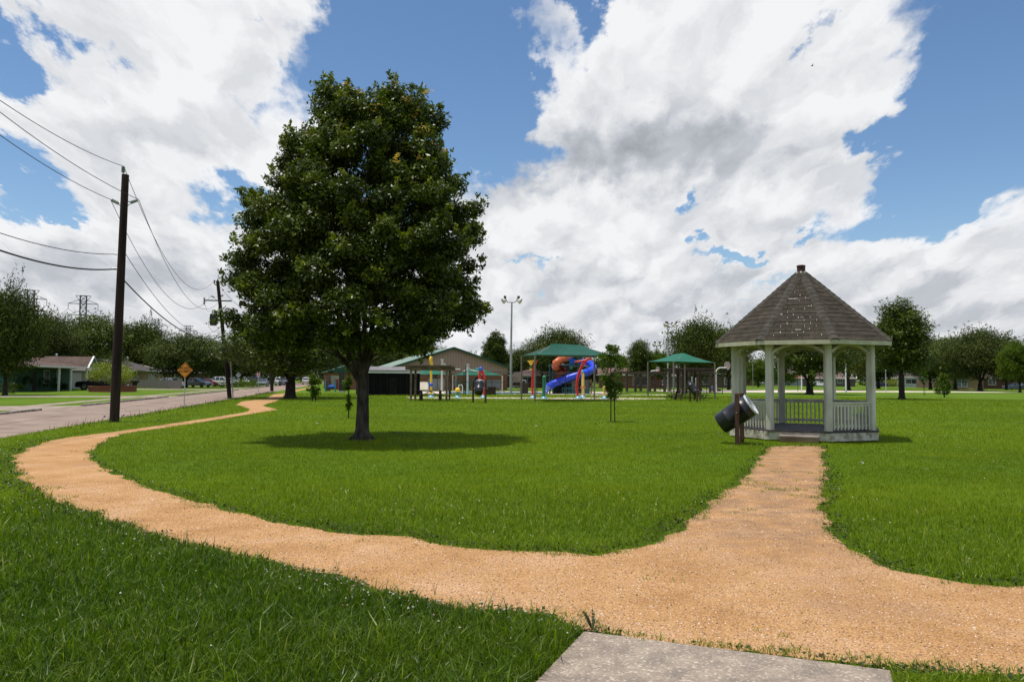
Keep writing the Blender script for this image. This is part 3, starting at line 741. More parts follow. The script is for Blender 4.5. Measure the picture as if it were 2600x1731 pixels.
# ------------------------------------------------------------------ trees
M_LEAF = leaf_mat('oak_leaf', [(0,(.018,.030,.003)),(.5,(.058,.085,.005)),(.93,(.170,.200,.012)),(.975,(.19,.21,.016)),(1,(.55,.36,.08))], transl=.20, rough=.42, spec=.35)
M_LEAF2 = leaf_mat('live_oak_leaf', [(0,(.018,.032,.005)),(.5,(.048,.070,.009)),(1,(.125,.145,.020))], transl=.15, spec=.12, rough=.6)
M_LEAF3 = leaf_mat('bright_leaf', [(0,(.028,.052,.004)),(.5,(.062,.105,.006)),(1,(.15,.20,.012))], transl=.28, spec=.15, rough=.6)
M_LEAF4 = leaf_mat('olive_leaf', [(0,(.026,.038,.010)),(.5,(.062,.082,.020)),(1,(.14,.155,.040))], transl=.15, spec=.1, rough=.7)
M_LEAFY = leaf_mat('yellow_green_leaf', [(0,(.08,.12,.01)),(.5,(.20,.24,.015)),(1,(.40,.38,.03))], transl=.3)
M_BARK = mat('grey_bark', (.018,.014,.010), (.085,.070,.055), scale=9, rough=.95, bump=.9, bscale=22, stretch=(1,1,.3), detail=8)
M_BARK2 = mat('dark_bark', (.012,.009,.007), (.045,.034,.026), scale=6, rough=.95, bump=.8, bscale=14, stretch=(1,1,.3))

def leaves(P, size, r, up=.55, outd=None, outw=.5, narrow=.42, mk=None):
    """rhombic leaf quads at points P"""
    n = len(P); a = r.normal(size=(n,3)); a /= np.linalg.norm(a, axis=1)[:,None]
    nv = r.normal(size=(n,3)) * .75; nv[:,2] += up
    if outd is not None: nv += outd * outw
    nv /= np.linalg.norm(nv, axis=1)[:,None]
    a -= nv * (a*nv).sum(1)[:,None]; a /= np.linalg.norm(a, axis=1)[:,None] + 1e-9
    b = np.cross(nv, a); s = (size * r.uniform(.65, 1.3, n))[:,None]
    V = np.stack([P - a*s*.5, P + b*s*narrow*.5 - nv*s*.06, P + a*s*.5, P - b*s*narrow*.5 - nv*s*.06], 1)
    return V.reshape(-1,3)

def clump_leaves(C, Rad, n_each, size, r, flat=.75, tintf=None, shell=.55, up=.55):
    """clusters of leaves: centres C (k,3), radii Rad (k,); leaves crowd towards each cluster's outside"""
    k = len(C); idx = np.repeat(np.arange(k), n_each if np.isscalar(n_each) else n_each); n = len(idx)
    d = r.normal(size=(n,3)); d /= np.linalg.norm(d, axis=1)[:,None]
    rad = Rad[idx] * (r.uniform(0,1,n) ** (1-shell)) * r.uniform(.75,1.12,n)
    # lumpy sub-clusters
    P = C[idx] + d * rad[:,None] * np.array([1,1,flat])
    sub = r.normal(size=(k,9,3)); sub /= np.linalg.norm(sub,axis=2)[:,:,None]
    pick = sub[idx, r.integers(0,9,n)]
    P = P*.55 + (C[idx] + pick*Rad[idx][:,None]*.8*np.array([1,1,flat]) + d*Rad[idx][:,None]*.38)*.45
    V = leaves(P, size, r, outd=d, up=up)
    tint = r.beta(2.2, 2.6, n)*.93
    ct = r.normal(size=k)*.08; tint = np.clip(tint + ct[idx], 0, .93)
    return V, tint, P

def limb_tree(mb, base, fork_z, tips, r0, rnd, n_limb=6, top=None):
    """trunk, main limbs and twigs that reach the given cluster centres"""
    base = Vector(base); fork = base + Vector((0,0,fork_z))
    mb.tube([base + Vector((0,0,-.1)), base + Vector((0,0,.05)), base + Vector((0,0,.28)), base + Vector((.01,0,.8)), fork], [r0*1.75, r0*1.5, r0*1.12, r0, r0*.93], 12)
    tips = [Vector(t) for t in tips]
    if not tips: return
    zs = max(t.z for t in tips); limbs = []
    cx = sum((t.x for t in tips))/len(tips); cy = sum((t.y for t in tips))/len(tips)
    spread = max((Vector((t.x-base.x, t.y-base.y,0))).length for t in tips)
    for i in range(n_limb):
        a = 2*math.pi*(i + rnd.uniform(-.2,.2))/n_limb
        sp_ = spread*rnd.uniform(.22,.55) if i < n_limb-1 else spread*.08
        end = Vector((base.x + math.cos(a)*sp_, base.y + math.sin(a)*sp_, fork.z + (zs-fork.z)*(rnd.uniform(.62,.9) if i < n_limb-1 else .92)))
        st_ = fork + Vector((0,0,-rnd.uniform(0,.35)*min(1,fork_z/2)))
        m1 = st_.lerp(end,.3) + Vector((math.cos(a)*sp_*.05, math.sin(a)*sp_*.05, .0)); m2 = st_.lerp(end,.65) + Vector((rnd.uniform(-.1,.1)*sp_*.5, rnd.uniform(-.1,.1)*sp_*.5, 0))
        pts = [st_, st_.lerp(m1,.5), m1, m2, end]; rl = r0*rnd.uniform(.30,.48)
        mb.tube(pts, [rl, rl*.9, rl*.75, rl*.45, rl*.15], 8); limbs.append((pts, rl))
    for t in tips:
        best = None
        for pts, rl in limbs:
            for i in range(1, len(pts)):
                for f in (.0,.5):
                    p = pts[i-1].lerp(pts[i], f)
                    if p.z < t.z + .1:
                        dd = (p-t).length + (0 if p.z < t.z-.3 else .5)
                        if best is None or dd < best[0]: best = (dd, p, rl*(1-.75*(i-1+f)/len(pts)))
        if best is None: continue
        _, p, rr_ = best; L = (t-p).length; rr_ = min(rr_*.5, .016*L+.01)
        mid = p.lerp(t,.5) + Vector((rnd.uniform(-.1,.1)*L, rnd.uniform(-.1,.1)*L, rnd.uniform(-.02,.1)*L))
        mb.tube([p, mid, t], [rr_, rr_*.65, rr_*.2], 5, cap=False)

# --- the big tree: crown outline read off the photograph, filled in depth
def c1(p): return (500 + p[0]/1.5675, 150 + p[1]/1.5675)
TB = G(919, 1117)
prof = [(60,600,790),(100,500,890),(150,445,955),(200,412,1005),(240,400,1035),(300,325,1040),(400,280,1045),(470,285,1085),(520,205,1150),(620,165,1178),(700,155,1178),(780,118,1165),(850,105,1140),(920,100,1155),(970,90,1195),(1020,85,1130),(1065,105,1060),(1110,190,1050),(1150,360,1040)]
PR = []
for cy, xl, xr in prof:
    l = W(*c1((xl, cy)), TB.y); r_ = W(*c1((xr, cy)), TB.y); PR.append((l.z, l.x, r_.x))
PR.sort()
PRa = np.array(PR)
def sec(z): return np.interp(z, PRa[:,0], PRa[:,1]), np.interp(z, PRa[:,0], PRa[:,2])
r = np.random.default_rng(21)
cent = []; rads = []
zmin, zmax = PRa[0,0], PRa[-1,0]
tries = 0
while len(cent) < 300 and tries < 120000:
    tries += 1
    rc = r.uniform(.38,.66); z = r.uniform(zmin+.1, zmax-.25-rc*.8)
    xl, xr = sec(z); xl += rc*.80+.06; xr -= rc*.80+.06
    if xr - xl < .2: continue
    hw = (xr-xl)/2; cx_ = (xl+xr)/2; dep = max(.5, min(hw*.92, 3.4))
    a = r.uniform(0, 2*math.pi); q = r.uniform(0,1)**.28
    low = (z - zmin)/(zmax - zmin)
    if low < .25 and q < .55 and r.uniform() < .7: continue
    x = cx_ + math.cos(a)*hw*q; y = TB.y + math.sin(a)*dep*q
    if (z < zmin + .55 and x < TB.x + .6 and x > TB.x - 2.0 and r.uniform() < .8): continue
    z -= abs(TB.y - y)*.13; x = cx_ + (x-cx_)*min(1, y/TB.y + .04)
    c = np.array([x, y, z])
    if any(((c - o)**2).sum() < (.60*(rc + ro)*.88)**2 for o, ro in zip(cent, rads)): continue
    cent.append(c); rads.append(rc)
C = np.array(cent); Rr = np.array(rads)
print('big tree clusters', len(C))
n_each = (np.clip(Rr, .3, .7)**2 * 3400).astype(int)
V, tint, P = clump_leaves(C, Rr, n_each, .112, r, flat=.62, up=.95)
# fresh orange growth at some outer tips
top = (P[:,2] > zmax - 1.7) | (np.abs(P[:,0] - TB.x) > 2.6)
tipc = C[r.choice(len(C), 40)] + r.normal(size=(40,3))*.25 + np.array([0,0,.35])
for tcen in tipc:
    if tcen[2] > zmax - 2.6 or r.uniform() < .25:
        dd = ((P - tcen)**2).sum(1); tint[(dd < .17**2) & (r.uniform(size=len(P)) < .6)] = 1.0
# shoots that break the outline
SH = []; ST_ = []
for i in range(900):
    k_ = r.integers(len(C)); d = C[k_] - np.array([TB.x, TB.y, 4.6]); d /= np.linalg.norm(d)+1e-6; d = d + r.normal(size=3)*.35; d[2] += .25; d /= np.linalg.norm(d)
    b = C[k_] + d*Rr[k_]*.72; L = r.uniform(.08,.24)
    tt = r.uniform(0,1,14)[:,None]
    SH.append(b + d*L*tt + r.normal(size=(14,3))*.035); ST_.append(np.full(14, r.uniform(.4,.93)) if (r.uniform() > .07 or b[2] < zmax-3) else np.full(14, 1.0))
SH = np.concatenate(SH); V2 = leaves(SH, .13, r, up=.4)
big = thing('shade_tree', (TB.x, TB.y, 0), 0, 'large rounded shade tree on the lawn with orange new growth at its tips', 'tree')
off = np.array([TB.x, TB.y, 0])
fast_mesh('crown', np.concatenate([V, V2]) - off, 4, M_LEAF, tint=np.concatenate([tint, np.concatenate(ST_)]), parent=big)
m = MB()
rnd = random.Random(4)
limb_tree(m, (0,0,0), 1.75, [tuple(c - off) for c in C], .165, rnd, n_limb=9)
m.tube([(0,0,1.35),(-.30,-.05,1.95),(-.50,-.1,2.7),(-.8,-.1,3.8)], [.085,.08,.065,.04], 8); m.tube([(0,0,1.6),(.22,-.05,2.3),(.45,-.1,3.1),(.7,-.1,4.2)], [.08,.075,.06,.035], 8); m.tube([(-.2,0,1.8),(-.75,.05,2.35),(-1.5,.05,2.9),(-2.3,.1,3.4)], [.08,.07,.055,.03], 8)
for k_ in range(6):   # root flare
    a = k_*1.05+.3; m.tube([(0,0,.18),(math.cos(a)*.24,math.sin(a)*.24,.05),(math.cos(a)*.42,math.sin(a)*.42,-.05)], [.12,.08,.04], 6)
m.build('trunk', M_BARK, big, smooth=True)

# --- tree kinds shared by the rest
def make_kind(seed, H, Rw, crown_z0, ncl, nleaf, lsize, leafm, shape='round', barkm=M_BARK2, rc=(.14,.24), trunk_r=.22, gaps=0, flat=.8, nlimb=6):
    r = np.random.default_rng(seed); cs = []; rs = []
    t = 0
    while len(cs) < ncl and t < 20000:
        t += 1
        d = r.normal(size=3); d /= np.linalg.norm(d); q = r.uniform(0,1)**.33
        u = d*q; zz = (u[2]+1)/2
        if shape == 'cone': wf = 1.15*(1-zz)**.75 + .12
        elif shape == 'tall': wf = .95 - .45*zz
        elif shape == 'flat': wf = 1.0
        else: wf = 1
        rr_ = r.uniform(*rc)*Rw*2
        x = u[0]*Rw*wf*.85; y = u[1]*Rw*wf*.85; z = crown_z0 + (H-crown_z0)*(.08+.84*zz)
        c = np.array([x,y,z])
        if any(((c-o)**2).sum() < (.55*(rr_+ro)*.75)**2 for o, ro in zip(cs, rs)): continue
        cs.append(c); rs.append(rr_*(1 if shape != 'cone' else .8))
    C = np.array(cs); Rr = np.array(rs)
    # inner filling so that the crown is not see-through
    nf = len(C)//2; f_ = r.normal(size=(nf,3)); f_ /= np.linalg.norm(f_,axis=1)[:,None]; f_ *= (r.uniform(0,1,nf)**.5)[:,None]*.55
    Cf = np.stack([f_[:,0]*Rw*.8, f_[:,1]*Rw*.8, (crown_z0+H)/2 + f_[:,2]*(H-crown_z0)*.5], 1)
    C = np.concatenate([C, Cf]); Rr = np.concatenate([Rr, np.full(nf, rc[1]*Rw*1.9)])
    per = (Rr**2/np.mean(Rr**2)*nleaf/len(C)).astype(int)+10
    V, tint, P = clump_leaves(C, Rr, per, lsize, r, flat=flat, shell=.5)
    # ragged sprigs
    ns = 260; sh = []
    for i in range(ns):
        k_ = r.integers(len(C)); d = C[k_]-np.array([0,0,(crown_z0+H)/2]); d /= np.linalg.norm(d)+1e-6; d = d+r.normal(size=3)*.4; d /= np.linalg.norm(d)
        sh.append(C[k_] + d*Rr[k_]*(.8 + r.uniform(0,.32,7)[:,None]) + r.normal(size=(7,3))*lsize*.35)
    sh = np.concatenate(sh); V2 = leaves(sh, lsize, r); t2 = r.uniform(.3,.9,len(sh))
    root = bpy.data.objects.new('tree', None); COL.objects.link(root)
    cr = fast_mesh('crown', np.concatenate([V,V2]), 4, leafm, tint=np.concatenate([tint,t2]), parent=root)
    m = MB(); limb_tree(m, (0,0,0), max(.6, crown_z0*.8 if shape != 'tall' else crown_z0+.4), [tuple(c) for c in C], trunk_r, random.Random(seed), n_limb=nlimb)
    m.build('trunk', barkm, root, smooth=True)
    return root, H, Rw
KINDS = {  # kind: seed, height, radius, ...
 'live':  make_kind(1, 9.0, 5.2, 1.5, 80, 46000, .29, M_LEAF2, 'flat', trunk_r=.30),
 'oak':   make_kind(2, 10.0, 4.4, 1.6, 75, 44000, .28, M_LEAF, 'round', trunk_r=.28),
 'bright':make_kind(3, 9.5, 4.2, 1.4, 60, 34000, .28, M_LEAF3, 'round', trunk_r=.22, rc=(.12,.2)),
 'tall':  make_kind(4, 11.0, 3.2, 2.2, 80, 44000, .22, M_LEAF, 'tall', trunk_r=.22, rc=(.11,.2)),
 'cone':  make_kind(5, 12.0, 3.6, 1.2, 80, 36000, .28, M_LEAF2, 'cone', trunk_r=.25, rc=(.12,.2)),
 'olive': make_kind(6, 9.5, 5.0, 1.5, 80, 44000, .27, M_LEAF4, 'flat', trunk_r=.28, rc=(.12,.22)),
 'oldoak':make_kind(8, 9.5, 5.4, 2.3, 100, 60000, .22, M_LEAF, 'flat', trunk_r=.36, barkm=M_BARK2, rc=(.10,.17)),
}
used_kind = set()
def tree(kind, px, Y, top_py, w_px, label, group, name='broadleaf_tree', rot=None, base=None):
    src, H, Rw = KINDS[kind]
    b = GY(px, Y) if base is None else base
    topz = W(px, top_py, b.y).z; wid = w_px/F_PX*b.y/2
    if kind in used_kind: o = copy_tree(src)
    else: o = src; used_kind.add(kind)
    o.name = name
    o.location = b; sxy = 1.14*wid/Rw; sz = 1.05*topz/H
    o.scale = (sxy, sxy, sz); o.rotation_euler = (0,0, random.uniform(0,6.28) if rot is None else rot)
    return tag(o, label, 'tree', group)
GS = 'trees behind the houses across the street'; GB = 'trees behind the pool and playground'; GR_ = 'trees along the far right side of the park'
tree('live', 14, 66, 742, 150, 'tall leafy tree at the left frame edge overhanging the green house', GS, 'oak_tree')
tree('olive', 112, 118, 798, 165, 'dark bushy tree rising behind the green house roof, left of the power pole', GS, 'oak_tree')
tree('bright', 172, 170, 862, 70, 'small pale green tree low between the green house tree and the dark oaks', GS)
tree('oak', 232, 140, 800, 135, 'dark rounded oak just left of the near utility pole behind the houses', GS, 'oak_tree')
tree('oak', 300, 150, 822, 90, 'dark oak partly hidden by the near utility pole', GS, 'oak_tree')
tree('live', 362, 150, 825, 115, 'broad dark oak just right of the near utility pole', GS, 'oak_tree')
tree('olive', 470, 122, 851, 190, 'rounded grey-green live oak above the ROAD HUMPS sign', GS, 'oak_tree')
tree('bright', 552, 150, 864, 100, 'light green tree left of the leaning pole with the transformer', GS)
tree('live', 612, 150, 872, 120, 'dark live oak over the parked cars beside the grey diamond sign', GS, 'oak_tree')
tree('olive', 690, 185, 880, 120, 'dusky oak far down the street over the parked vehicles', GS, 'oak_tree')
tree('oak', 745, 215, 885, 110, 'far dark tree closing the end of the street', GS, 'oak_tree')
tree('olive', 838, 150, 918, 75, 'small reddish-green tree beside the play panel', GB)
tree('oldoak', 737, 63, 806, 330, 'dark spreading oak beside the bend of the path, behind the big tree', None, 'oak_tree', base=G(737, 1011))
tree('live', 905, 190, 868, 140, 'dark tree behind the big tree trunk, left of the gymnasium', GB, 'oak_tree')
tree('olive', 985, 185, 884, 110, 'grey-green round tree above the left roof slope of the gymnasium', GB, 'oak_tree')
tree('live', 1060, 200, 868, 130, 'dark tree directly behind the gymnasium gable', GB, 'oak_tree')
tree('cone', 1257, 150, 831, 82, 'pointed dense tree between the gymnasium and the tall floodlight pole', GB, 'cypress_tree')
tree('live', 1330, 165, 888, 105, 'low dark tree just right of the tall floodlight pole', GB, 'oak_tree')
tree('olive', 1415, 145, 838, 150, 'spiky olive-green tree rising behind the big green canopy', GB, 'pine_tree')
tree('live', 1500, 165, 915, 120, 'low dark tree behind the blue water slide', GB, 'oak_tree')
tree('bright', 1568, 165, 892, 60, 'small round tree right of the staked young tree', GB)
tree('tall', 1624, 150, 862, 80, 'narrow dark tree left of the four-lamp floodlight pole', GB)
tree('bright', 1672, 150, 886, 75, 'light green tree directly behind the small green canopy, left side', GB)
tree('live', 1776, 118, 822, 150, 'large dark live oak rising over the small green canopy', GB, 'oak_tree')
tree('oak', 1850, 130, 834, 105, 'dark oak meeting the left edge of the gazebo roof', GB, 'oak_tree')
tree('bright', 1925, 190, 912, 70, 'thin airy tree seen through the left opening of the gazebo', GR_)
tree('bright', 1990, 200, 925, 60, 'small bright tree behind the round backboard seen through the gazebo', GR_)
tree('oldoak', 2056, 84, 838, 215, 'dark spreading oak seen through the front opening of the gazebo', GR_, 'oak_tree', base=G(2056, 1001))
tree('oldoak', 2156, 112, 850, 160, 'dark oak seen through the right opening of the gazebo behind the white pole', GR_, 'oak_tree', base=G(2153, 991))
tree('tall', 2290, 59, 760, 175, 'tall full tree standing alone just right of the gazebo', None, 'shade_tree', base=G(2290, 1014), rot=1.2)
tree('live', 2362, 160, 866, 110, 'low dark tree behind the tall lone tree, right side', GR_, 'oak_tree')
tree('oak', 2425, 150, 856, 120, 'dark tree over the tan house with the arched window', GR_, 'oak_tree')
tree('olive', 2494, 100, 838, 165, 'wide grey-green oak with forked trunk at the right of the tan house', GR_, 'oak_tree', base=G(2489, 993))
tree('bright', 2592, 92, 862, 95, 'bright green tree cut by the right frame edge', GR_, base=G(2590, 996))
tree('live', 2555, 160, 872, 90, 'dark tree between the forked oak and the right frame edge', GR_, 'oak_tree')
tree('live', 2230, 170, 878, 120, 'dark tree hidden behind the right eave of the gazebo', GR_, 'oak_tree')
# far-off wood that closes the horizon
r = np.random.default_rng(5); Cs = []; Rs = []
for i in range(300):
    px = r.uniform(-150, 2750); Y = r.uniform(230, 330)
    b = GY(px, Y); h = W(px, r.uniform(893, 925) + (8 if px < 800 else 0), Y).z
    for q in range(2): Cs.append((b.x + r.normal()*3, b.y, h*(.35+.42*q) )); Rs.append(h*.42)
V, tint, P = clump_leaves(np.array(Cs), np.array(Rs), 130, .95, r, flat=.9)
tag(fast_mesh('distant_woods', V, 4, M_LEAF2, tint=tint), kind='stuff', label='continuous dark line of distant trees along the horizon', cat='woods')

# --- young trees and bushes
def young(px, py, top_py, w_px, label, leafm, name='young_tree', stakes=0, n=1600, ls=.10, stem_r=.025, z0=.3, shape='oval', cat='young tree', stems=1, seed=0, group=None):
    b = G(px, py); H = W(px, top_py, b.y).z; wd = w_px/F_PX*b.y/2; r = np.random.default_rng(seed+50)
    t = thing(name, b, 0, label, cat, group); k_ = 26; zs = r.uniform(z0, .97, k_)
    if shape == 'oval': pr = np.sin(np.pi*np.clip((zs-z0)/(1.02-z0),0,1))**.6
    elif shape == 'spread': pr = (1-(zs-z0)/(1-z0))**.5+.1
    else: pr = 1-(zs-z0)/(1-z0)*.6
    a = r.uniform(0,6.28,k_); q = r.uniform(.1,1,k_)
    C = np.stack([np.cos(a)*wd*pr*q*.75, np.sin(a)*wd*pr*q*.75, zs*H],1); Rr = r.uniform(.22,.42,k_)*wd + .03
    V, tint, P = clump_leaves(C, Rr, n//k_, ls, r, flat=.9)
    fast_mesh('crown', V, 4, leafm, tint=tint, parent=t)
    m = MB()
    for s_ in range(stems):
        ox = (s_-(stems-1)/2)*wd*.32
        m.tube([(ox,0,-.02),(ox*.9,.01,H*.3),(ox*.7,.02,H*.7),(ox*.4,0,H*.93)], [stem_r,stem_r*.8,stem_r*.5,stem_r*.2], 7)
    for c in C: 
        m.tube([(0,0,max(.2,c[2]-.25*H*.5)), tuple(c)], [stem_r*.3, stem_r*.1], 4, cap=False)
    m.build('trunk', M_BARK2, t)
    for i in range(stakes):
        sx_ = .16 + .28*i if stakes == 1 else (-.28 + .56*i); m = MB(); m.tube([(sx_,.05,-.02),(sx_*.9,.05,H*.42)], .022, 6); m.build('stake', mat('dark_stake', (.03,.025,.02)), t)
    return t
young(1551, 1071, 873, 92, 'staked young tree with glossy leaves in front of the blue slide', M_LEAF3, stakes=1, n=3200, ls=.105, z0=.30, seed=1)
young(885, 1062, 905, 42, 'slender sapling on the lawn just left of the big tree trunk', M_LEAF3, n=1500, ls=.10, z0=.16, seed=2)
young(797, 1019, 952, 52, 'bushy twin-stemmed young tree right of the path oak', M_LEAF3, n=1600, ls=.17, z0=.24, stems=2, seed=3, stem_r=.04)
young(2063, 1004, 938, 26, 'small leafy sapling in front of the oak seen through the gazebo', M_LEAF3, n=900, ls=.20, z0=.35, seed=4, stem_r=.04)
young(2398, 1008.5, 951, 62, 'low spreading dark green shrub tree right of the tall lone tree', M_LEAF3, n=2200, ls=.20, z0=.22, shape='spread', seed=5, stem_r=.07, name='shrub')
young(2346, 1004, 934, 26, 'thin staked sapling between the tall lone tree and the shrub', M_LEAF3, n=500, ls=.17, z0=.42, stakes=1, seed=6, stem_r=.03)
young(2512, 985, 962, 20, 'small bright shrub left of the tan house wall end at the right', M_LEAF3, n=600, ls=.25, z0=.1, seed=7, name='shrub', cat='shrub')
young(2568, 985, 964, 24, 'small bright shrub near the grey car at the far right', M_LEAF3, n=600, ls=.25, z0=.1, seed=8, name='shrub', cat='shrub')

def bush(name, px, Y, w, h, label, leafm, n=2500, ls=.16, z=0.0, cat='bush', seed=0, base=None, group=None):
    b = GY(px, Y) if base is None else base; b = Vector((b.x, b.y, z)); r = np.random.default_rng(seed+90)
    k_ = 16; d = r.normal(size=(k_,3)); d /= np.linalg.norm(d,axis=1)[:,None]
    C = np.stack([d[:,0]*w*.3, d[:,1]*w*.3, h*.5+d[:,2]*h*.26],1)
    V, tint, P = clump_leaves(C, np.full(k_, w*.24), n//k_, ls, r, flat=h/w if h < w else 1.0)
    return _mv(tag(fast_mesh(name, V, 4, leafm, tint=tint), label, cat, group), b)
def _mv(o, b): o.location = b; return o
bush('topiary_bush', 281, 100, 5.4, 5.6, 'tall rounded dark evergreen bush beside the tan house', M_LEAF2, n=5000, seed=1)
bush('flowering_bush', 285, 85, 5.4, 3.0, 'yellow-green bush growing in the round brick planter', M_LEAFY, n=6000, ls=.17, z=.55, seed=2)
for i, (px, Y, w, h, lab) in enumerate([(45,80,1.8,1.0,'low green bush at the left corner of the green house'),(70,83,1.2,2.2,'dark climbing shrub against the green house wall'),(108,88,1.8,1.9,'dark shrub in the porch of the green house'),(142,92,1.6,1.7,'potted leafy shrub by the porch window of the green house'),(160,95,1.6,.9,'low shrub at the right porch post of the green house'),(20,70,2.2,1.2,'wide low shrub at the left frame edge')]):
    bush('garden_shrub', px, Y, w, h, lab, M_LEAF3 if i in (0,3) else M_LEAF2, n=900, ls=.14, seed=10+i, group='shrubs along the green house')
bush('fence_hedge', 610, 128, 9, 1.3, 'long bright ground-cover bed around the grey diamond sign', M_LEAF3, n=4000, ls=.2, cat='hedge', seed=30)

bush('garden_shrub', 2268, 230, 7, 3.2, 'yellowish shrub by the goal post in front of the grey houses', M_LEAFY, n=900, ls=.4, cat='shrub', seed=32)
bush('garden_shrub', 1930, 215, 6, 3.0, 'green shrub beside the red-roofed house seen through the gazebo', M_LEAF3, n=900, ls=.4, cat='shrub', seed=33)
bush('garden_shrub', 2004, 232, 6, 3.4, 'dark shrub against the front of the red-roofed house', M_LEAF2, n=900, ls=.4, cat='shrub', seed=34)
bush('garden_shrub', 1182, 99, 2.0, 1.6, 'dark round shrub beside the pool ladder', M_LEAF2, n=900, ls=.15, cat='shrub', seed=35)

# ------------------------------------------------------------------ grass
M_BLADE = leaf_mat('grass_blade', [(0,(.034,.074,.004)),(.45,(.115,.182,.006)),(.8,(.225,.285,.012)),(.97,(.28,.32,.04)),(1,(.40,.34,.14))], transl=.38, rough=.42, spec=.32)
M_CLOVER = leaf_mat('clover_leaf', [(0,(.016,.034,.006)),(.6,(.036,.064,.008)),(.9,(.06,.09,.012)),(1,(.08,.04,.03))], transl=.2, rough=.6, spec=.2)
NOGRASS = [PATH_S, SLAB]
def sample(n, d0, d1, power, half=0.74, seed=1):
    """points in the view sector, density ~ 1/d^power"""
    r = np.random.default_rng(seed); a = r.uniform(-half, half, n); u = r.uniform(0, 1, n)
    e = 2 - power
    d = (d0**e + u*(d1**e - d0**e))**(1/e) if abs(e) > 1e-6 else d0*(d1/d0)**u
    return np.stack([np.sin(a)*d, np.cos(a)*d], 1), d, r
def allowed(P, margin=0.0):
    dn = np.linalg.norm(P, axis=1); q = P - _rag(P)*(dn < 26)[:, None] + np.random.default_rng(77).normal(size=P.shape)*(.028 + .0012*dn)[:, None]
    ok = ~in_poly(q, PATH) & ~in_poly(P, SLAB)
    lx, ly = P[:,0]-GC.x, P[:,1]-GC.y; ok &= (lx**2+ly**2) > 2.1**2
    t = near_x(P[:,1]); ok &= P[:,0] > t + .06*snoise(P, 4)
    return ok
def blades(P, h, w, lean, tint, r, nseg=2):
    n = len(P); a = r.uniform(0, 2*np.pi, n); la = r.uniform(0, 2*np.pi, n)
    s = np.stack([np.cos(a), np.sin(a), np.zeros(n)], 1)*w[:,None]*.5
    l = np.stack([np.cos(la), np.sin(la), np.zeros(n)], 1)*(lean*h)[:,None]
    p0 = np.concatenate([P, np.full((n,1), -.004)], 1); up = np.array([0,0,1.])
    p1 = p0 + l*.3 + up*(h*.6)[:,None]; p2 = p0 + l + up*(h*np.sqrt(np.maximum(.1,1-lean**2*.55)))[:,None]
    if nseg == 1:
        return np.stack([p0-s, p0+s, p2], 1).reshape(-1,3), tint
    V = np.stack([p0-s, p0+s, p1+s*.8, p0-s, p1+s*.8, p1-s*.8, p1-s*.8, p1+s*.8, p2], 1).reshape(-1,3)
    return V, np.repeat(tint, 3)
# foreground, blade by blade
P, d, r = sample(400000, 3.1, 12.5, 1.7, seed=2)
ok = allowed(P) & (r.uniform(size=len(P)) < np.clip((12.5-d)/4.5, 0, 1)); P, d = P[ok], d[ok]
lush = in_poly(P, np.array([[-30,-5],[-30,40]] + [list(G(*p)[:2]) for p in left_near] + [list(G(*p)[:2]) for p in [c3((330,915)), c3((100,1200))]] + [[-2,-5]]))
pn = snoise(P, .9); pn2 = snoise(P, 3.1)
h = np.where(lush, .095, .060)*(1 + .28*pn + .25*pn2)*r.uniform(.55, 1.5, len(P)); h = np.clip(h, .018, .24)
edge = seg_dist(P, PATH); h *= np.clip(.4 + edge/.35, .4, 1)
big_ = r.uniform(size=len(P)) < .05; h[big_] *= 1.7
w = r.uniform(.0026, .0066, len(P))*np.where(lush, 1.15, 1)*(1+np.clip(d-6,0,8)*.07); w[big_] *= 1.7
tint = np.clip(r.beta(1.5,1.7,len(P))*.85 + .16*pn + np.where(lush, -.15, .12), 0, .96); tint[r.uniform(size=len(P)) < .008] = 1
V, t = blades(P, h, w, r.uniform(.15,.95,len(P)), tint, r)
tag(fast_mesh('grass', V, 3, M_BLADE, tint=t), 'thick foreground grass beside the gravel path', 'grass', kind='stuff')
# middle distance
P, d, r = sample(1000000, 7.0, 85, 2.15, seed=3)
ok = allowed(P) & (r.uniform(size=len(P)) < np.clip((d-7.0)/4.5, 0, 1)); P, d = P[ok], d[ok]
pn = snoise(P, .35); pn2 = snoise(P, 1.3)
h = (.045 + .0006*d)*(1 + .30*pn2 + .18*pn)*r.uniform(.5,1.4,len(P)); w = .0048*(d/9)**.85*r.uniform(.7,1.3,len(P))
edge = np.where(d < 25, 1, 1)
tint = np.clip(r.beta(1.6,1.8,len(P))*.80 + .16 + .14*pn + .10*pn2 + .12*snoise(P, 4.5), 0, .96)
V, t = blades(P, h, w, r.uniform(.15,.8,len(P)), tint, r, 1)
M_LAWNB = leaf_mat('lawn_blade', [(0,(.044,.076,.003)),(.45,(.125,.178,.005)),(.8,(.240,.290,.010)),(.97,(.30,.31,.04)),(1,(.40,.34,.14))], transl=.40, rough=.65, spec=.08)
tag(fast_mesh('lawn_grass', V, 3, M_LAWNB, tint=t), 'short mown grass across the park lawn', 'grass', kind='stuff')
